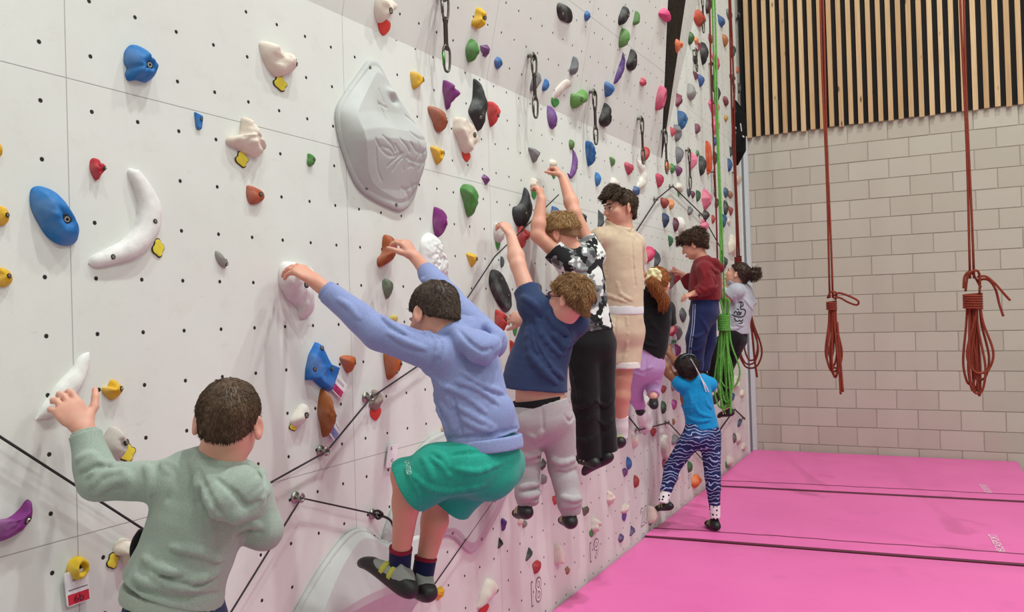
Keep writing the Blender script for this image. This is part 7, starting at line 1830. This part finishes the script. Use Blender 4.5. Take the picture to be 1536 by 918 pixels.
A.top('hoodie', mar, .0055, [(A.p(1057, 450, 0), .122, .122, 0), ('waist', .126, .128, .3), ('chest', .122, .120, .8), (A.T['sh'], .118, .086, 1), (A.p(1056, 392, 0), .06, .056, 1)],
      [([j['shL'], j['elL'], j['elL'] + (j['wrL'] - j['elL']) * .85], [.066, .058, .042], True), ([j['shR'], j['elR'], j['elR'] + (j['wrR'] - j['elR']) * .8], [.066, .056, .042], True)], extra=ex,
      folds=[[(1052, 402), (1056, 415), (1054, 428)], [(1062, 408), (1066, 420), (1064, 434)], [(1050, 430), (1058, 436), (1068, 430)], [(1046, 436), (1054, 441), (1062, 438)], [(1070, 415), (1074, 428), (1070, 440)], [(1066, 400), (1072, 406), (1078, 408)]], fr=.010, fd=.008)
pan = m_fabric('#2a3260', '#1f264c')
A.legs('tracksuit_trousers', pan, .0055, [([j['hipL'], j['knL'], j['anL'], A.p(1042, 556, -.02)], [.094, .078, .066, .064]), ([j['hipR'], j['knR'], j['anR'], A.p(1052, 556, .12)], [.094, .078, .066, .064])], [(A.p(1056, 468, 0), .118, .118, 0), (A.p(1057, 455, 0), .112, .110, 0), (A.p(1057, 442, 0), .106, .10, 0)],
       folds=[[(1034, 500), (1044, 506), (1054, 500)], [(1034, 520), (1043, 526), (1052, 518)], [(1036, 540), (1044, 545), (1052, 538)], [(1050, 475), (1058, 490), (1062, 505)]], fr=.010, fd=.008)
for xs in ([(1040, 456), (1038, 490), (1034, 520), (1033, 545)], [(1043, 456), (1041, 490), (1037, 520), (1036, 545)]):
    q = [A.legS.hit(x, y) for x, y in crom(xs, 5)]; q = [p - nrm(p - CAM) * .001 for p in q if p is not None]
    if len(q) > 3: b = MB(); b.tube(q, .0035, 6); tag(b.build('side_stripe', m_fabric('#aab2d0'), A.root), 'pale stripe down the trouser leg')
shoe(A.root, A.p(1050, 566, -.04), A.p(1026, 567, .03), j['anL'], ZV, 1.0, ('#4a3f3a', '#8a7a6a', '#1d1b1b'), vox=.0055)
shoe(A.root, A.p(1058, 566, .12), A.p(1034, 567, .16), j['anR'], ZV, 1.0, ('#4a3f3a', '#8a7a6a', '#1d1b1b'), vox=.0055)
hc = hair_cap(j['head'], A.hf, A.hs, .0055, .014, back=-.075, front=.040, noise=(.010, 34), seed=11, ears=True)
R_, F_, U_ = A.hf; L_ = head_pts(j['head'], A.hf, A.hs); g = np.random.default_rng(5)
for k in range(70):
    th = g.uniform(0, 2 * math.pi); ph = g.uniform(-.15, 1.0); f_ = math.cos(th) * math.cos(ph); 
    if f_ > .55 and ph < .55: continue
    c_ = L_(.088 * math.sin(th) * math.cos(ph), -.012 + .105 * f_, .03 + .085 * math.sin(ph)); hc.ell(c_, np.array([1, 1, 1]) * g.uniform(.010, .018), None, .006)
for a_, b_ in (((.02, .09, .085), (.01, .115, .05)), ((-.03, .09, .085), (-.04, .108, .045)), ((.05, .07, .08), (.055, .09, .04))): hc.cone(L_(*a_), L_(*b_), .018, .010, .008)
hair_mesh(hc, [m_hair('#2b1c15', '#5f4130')], A.root, j['head'], 2600, .022, L_(.0, -.05, .11), None, seed=12, lift=.5, jit=.6, w=.0022, curl=.2, wave=.5)
face_parts(j['head'], A.hf, A.hs, A.root)
# girl with a bun
A = Person('person with a dark bun, grey t-shirt and black leggings, head tipped back', 7.3,
    dict(head=(1107, 412, .0), neck=(1114, 434, .0), chest=(1110, 456, .0), waist=(1104, 482, .0), pelvis=(1101, 504, .0), shL=(1104, 437, -.1), shR=(1112, 440, .13), elL=(1092, 448, -.08), wrL=(1083, 432, .02), elR=(1094, 446, .2), wrR=(1086, 428, .2),
         hipL=(1099, 508, -.06), hipR=(1104, 510, .08), knL=(1066, 524, -.12), anL=(1072, 574, -.08), knR=(1088, 556, .02), anR=(1088, 610, .05)),
    1.02, 1.0, '#d5a08a', (-.86, .34, .30), (.34, .93, .1), (-.8, 0, .5), (-.6, .1, .75))
j = A.J
A.body(.006, dict(L=dict(d=A.v(-.3, .85, .2), n=A.v(-.8, 0, .4), sz=1.0), R=dict(d=A.v(-.3, .8, .4), n=A.v(-.8, 0, .3), sz=1.0)))
gt = m_fabric('#c2c1cb', '#aaa9b5')
A.top('t_shirt', gt, .006, [(A.p(1103, 500, 0), .128, .116, 0), ('waist', .128, .116, .3), ('chest', .130, .112, .8), (A.T['sh'], .122, .080, 1), (A.p(1113, 434, 0), .06, .056, 1)],
      [([A.T['sh'], j['shL'], j['shL'] + (j['elL'] - j['shL']) * .8], [.072, .066, .066], True), ([A.T['sh'], A.p(1118, 446, .05), A.p(1126, 460, .02)], [.07, .062, .060], True)],
      folds=[[(1092, 450), (1094, 470), (1090, 490)], [(1102, 445), (1104, 470), (1100, 492)], [(1116, 448), (1122, 456), (1128, 464)], [(1088, 485), (1098, 494), (1110, 490)], [(1096, 470), (1106, 486), (1114, 488)]], fr=.010, fd=.008)
# scribbled print on the back of the shirt
pr_ = crop(1080, 390, 7.07); inkm = m_plain('#26222c', .8)
for ln in (pr_((200, 450), (235, 445), (245, 480), (215, 500)), pr_((225, 440), (222, 480), (215, 510)), pr_((150, 560), (170, 545), (185, 565), (200, 545), (215, 565), (230, 550)), pr_((180, 520), (200, 525)), pr_((215, 520), (260, 525), (270, 560), (240, 600), (180, 600), (125, 580)), pr_((150, 615), (180, 650), (205, 640), (225, 650), (245, 630)), pr_((180, 575), (200, 580), (225, 570)), pr_((195, 670), (220, 675), (240, 660))):
    q = [A.topS.hit(x, y) for x, y in crom(ln, 5)]; q = [p - nrm(p - CAM) * .001 for p in q if p is not None]
    if len(q) > 3: b = MB(); b.tube(q, .0048, 6); b.build('print', inkm, A.top_o)
A.legs('leggings', m_fabric('#1b191c', '#131215'), .006, [([j['hipL'], j['knL'], j['anL']], [.090, .058, .040]), ([j['hipR'], j['knR'], j['anR']], [.092, .062, .040])], [(A.p(1101, 508, 0), .122, .112, 0), (A.p(1103, 495, 0), .112, .1, 0), (A.p(1104, 485, 0), .105, .095, 0)])
shoe(A.root, A.p(1078, 596, -.08), A.p(1068, 604, .10), j['anL'], A.v(.4, .9, 0), 1.0, ('#d6d2a4', '#b7b890', '#1b1a1b'), vox=.0055)
shoe(A.root, A.p(1098, 622, .05), A.p(1078, 624, .12), j['anR'], ZV, 1.0, ('#2f2d2e', '#d6d2a4', '#1b1a1b'), vox=.0055)
R_, F_, U_ = A.hf; L_ = head_pts(j['head'], A.hf, A.hs)
hc = hair_cap(j['head'], A.hf, A.hs, .0055, .008, back=-.07, front=.062, noise=(.004, 50), seed=13)
bc = L_(.0, -.135, .045); hc2 = Field(bc - .09, bc + .09, .0055); hc2.ell(bc, np.array([.046, .046, .046]), None, 0); hc2.cone(L_(0, -.09, .03), bc, .03, .03, .02)
for k in range(8): a_ = k * .8; hc2.ell(bc + (R_ * math.cos(a_) + U_ * math.sin(a_)) * .034 + F_ * .02 * math.sin(k * 2.1), np.array([.02, .02, .02]), None, .006)
hc2.noise(.006, 55, 2); V1, F1 = hc.mesh(1); V2, F2 = hc2.mesh(1)
W1, Q1 = strands(V1, F1, 1500, .025, L_(0, .06, .09), bc - L_(0, .08, .05), seed=14, drop=.8, lift=.08, jit=.12, w=.0018); W2, Q2 = strands(V2, F2, 700, .03, bc, None, seed=15, lift=.4, jit=.6, w=.002, curl=.2)
VV = [V1, V2, W1, W2]; FF = []; o_ = 0
for v_, f_ in zip(VV, (F1, F2, Q1, Q2)): FF.append(f_ + o_); o_ += len(v_)
np_mesh('hair', np.vstack(VV), np.vstack(FF), [m_hair('#2a1c17', '#5a4033')], A.root, j['head'])
face_parts(j['head'], A.hf, A.hs, A.root)
# girl in bright blue
c9 = crop(980, 620, 5.1)
A = Person('person in a bright blue t-shirt and wavy patterned leggings, one foot on the mat', 6.15,
    dict(head=(1030, 553, .0), neck=(1037, 577, .0), chest=(1043, 595, .0), waist=(1050, 622, .0), pelvis=(1053, 646, .0), shL=(1022, 577, -.02), shR=(1064, 577, .05), elL=(1003, 560, .06), wrL=(992, 534, .10), elR=(1018, 548, .22), wrR=(1005, 532, .30),
         hipL=(1041, 652, -.02), hipR=(1065, 652, .02), knL=(1008, 702, .06), anL=(998, 742, .0), knR=(1069, 714, .0), anR=(1072, 764, .0)),
    .93, .93, '#8a5a40', (-.35, .05, .93), (-.06, 1, -.05), (.0, 0, 1), (.0, 0, 1))
j = A.J
A.body(.0055, dict(L=dict(d=A.v(-.2, .9, .25), n=A.v(-.3, 0, .9), sz=.92, curl=(.25, .4, .3)), R=dict(d=A.v(-.3, .9, .2), n=A.v(-.3, 0, .9), sz=.92, curl=(.2, .3, .2))))
blu = m_fabric('#1f9fdd', '#1584bd')
A.top('t_shirt', blu, .0055, [(A.p(1053, 642, 0), .118, .096, 0), ('waist', .112, .092, .3), ('chest', .108, .088, .8), (A.T['sh'], .106, .066, 1), (A.p(1038, 577, 0), .056, .05, 1)],
      [([A.T['sh'], j['shL'], j['shL'] + (j['elL'] - j['shL']) * .40], [.058, .054, .050], True), ([A.T['sh'], j['shR'], j['shR'] + (j['elR'] - j['shR']) * .3], [.058, .054, .050], True)],
      folds=[[(1040, 605), (1050, 620), (1066, 625)], [(1032, 625), (1046, 632), (1064, 630)], [(1034, 590), (1038, 605), (1036, 620)], [(1056, 590), (1060, 605), (1066, 612)]], fr=.010, fd=.007)
@cached
def m_wavy():
    t = NT('wavy_leggings'); o = t.obj(); w = t.new('ShaderNodeTexWave'); w.wave_type = 'BANDS'; w.bands_direction = 'Z'; w.inputs['Scale'].default_value = 11; w.inputs['Distortion'].default_value = 13; w.inputs['Detail'].default_value = 2.0; w.inputs['Detail Scale'].default_value = 1.0
    t.link(o, w.inputs['Vector']); c = t.mix(t.ramp(w.outputs['Fac'], .86, .93), lin('#262a58'), lin('#a9b7dc')); c = t.mix(t.ramp(t.noise(5, 2, .5, o), .5, .62), c, t.mix(t.ramp(w.outputs['Fac'], .86, .93), lin('#2b4d86'), lin('#c4d2ea')))
    return t.fin(c, .8, 0, .2)
A.legs('leggings', m_wavy(), .0055, [([j['hipL'], j['knL'], j['anL'] + ZV * .02], [.082, .056, .042]), ([j['hipR'], j['knR'], j['anR'] + ZV * .03], [.082, .056, .038])], [(A.p(1053, 650, 0), .116, .098, 0), (A.p(1052, 636, 0), .105, .088, 0), (A.p(1051, 625, 0), .098, .08, 0)], grooves=[[(1053, 645), (1053, 655), (1052, 665)]])
@cached
def m_dots():
    t = NT('dotted_sock'); o = t.obj(); v_ = t.new('ShaderNodeTexVoronoi'); v_.inputs['Scale'].default_value = 34; v_.inputs['Randomness'].default_value = .35; t.link(o, v_.inputs['Vector'])
    return t.fin(t.mix(t.ramp(v_.outputs['Distance'], .28, .34), lin('#1e1c1f'), lin('#ecebea')), .9, 0, .15)
for q in 'LR':
    k_, a_ = j['kn' + q], j['an' + q]; d_ = nrm(a_ - k_); tube_cloth('sock', [a_ - d_ * .035, a_ + d_ * .065], [.043, .037], m_dots(), A.root, .005, origin=j['pelvis'])
shoe(A.root, A.p(1006, 763, -.05), A.p(985, 764, .12), A.p(999, 755, 0), A.v(.05, 1, .0), .95, ('#2b2a2b', '#93a860', '#1a191a'), vox=.005)
hR = A.p(1075, 781, -.03); tR = A.p(1062, 779, .14); hR[2] = .022; tR[2] = .022
shoe(A.root, hR, tR, A.p(1072, 774, 0), ZV, 1.05, ('#2b2a2b', '#93a860', '#1a191a'), vox=.005)
R_, F_, U_ = A.hf; L_ = head_pts(j['head'], A.hf, A.hs)
hc = hair_cap(j['head'], A.hf, A.hs, .005, .014, back=-.075, front=.045, noise=(.006, 50), seed=16)
hair_mesh(hc, [m_hair('#1b1514', '#392d29')], A.root, j['head'], 3000, .016, L_(.0, -.04, .11), None, seed=17, lift=.3, jit=.45, w=.0018)
face_parts(j['head'], A.hf, A.hs, A.root, iris='#2a1c14', brow='#1b1514')
b = MB(); b.tube(crom([L_(-.083, .015, .045), L_(-.05, -.06, .105), L_(0, -.055, .118), L_(.05, -.06, .105), L_(.086, .015, .045)], 6), .0055, 8); b.build('headband', m_plain('#4c5a66', .5), A.root)
b = MB()
for o_ in (0, .008): b.tube(crom([A.p(1036, 538, -.10), A.p(1044, 552, -.105), A.p(1051, 566, -.085), A.p(1056 + o_ * 300, 578, -.09), A.p(1059 + o_ * 500, 588, -.085)], 6), .0042, 8)
b.build('white_cord', m_plain('#e8e6ea', .6), A.root)
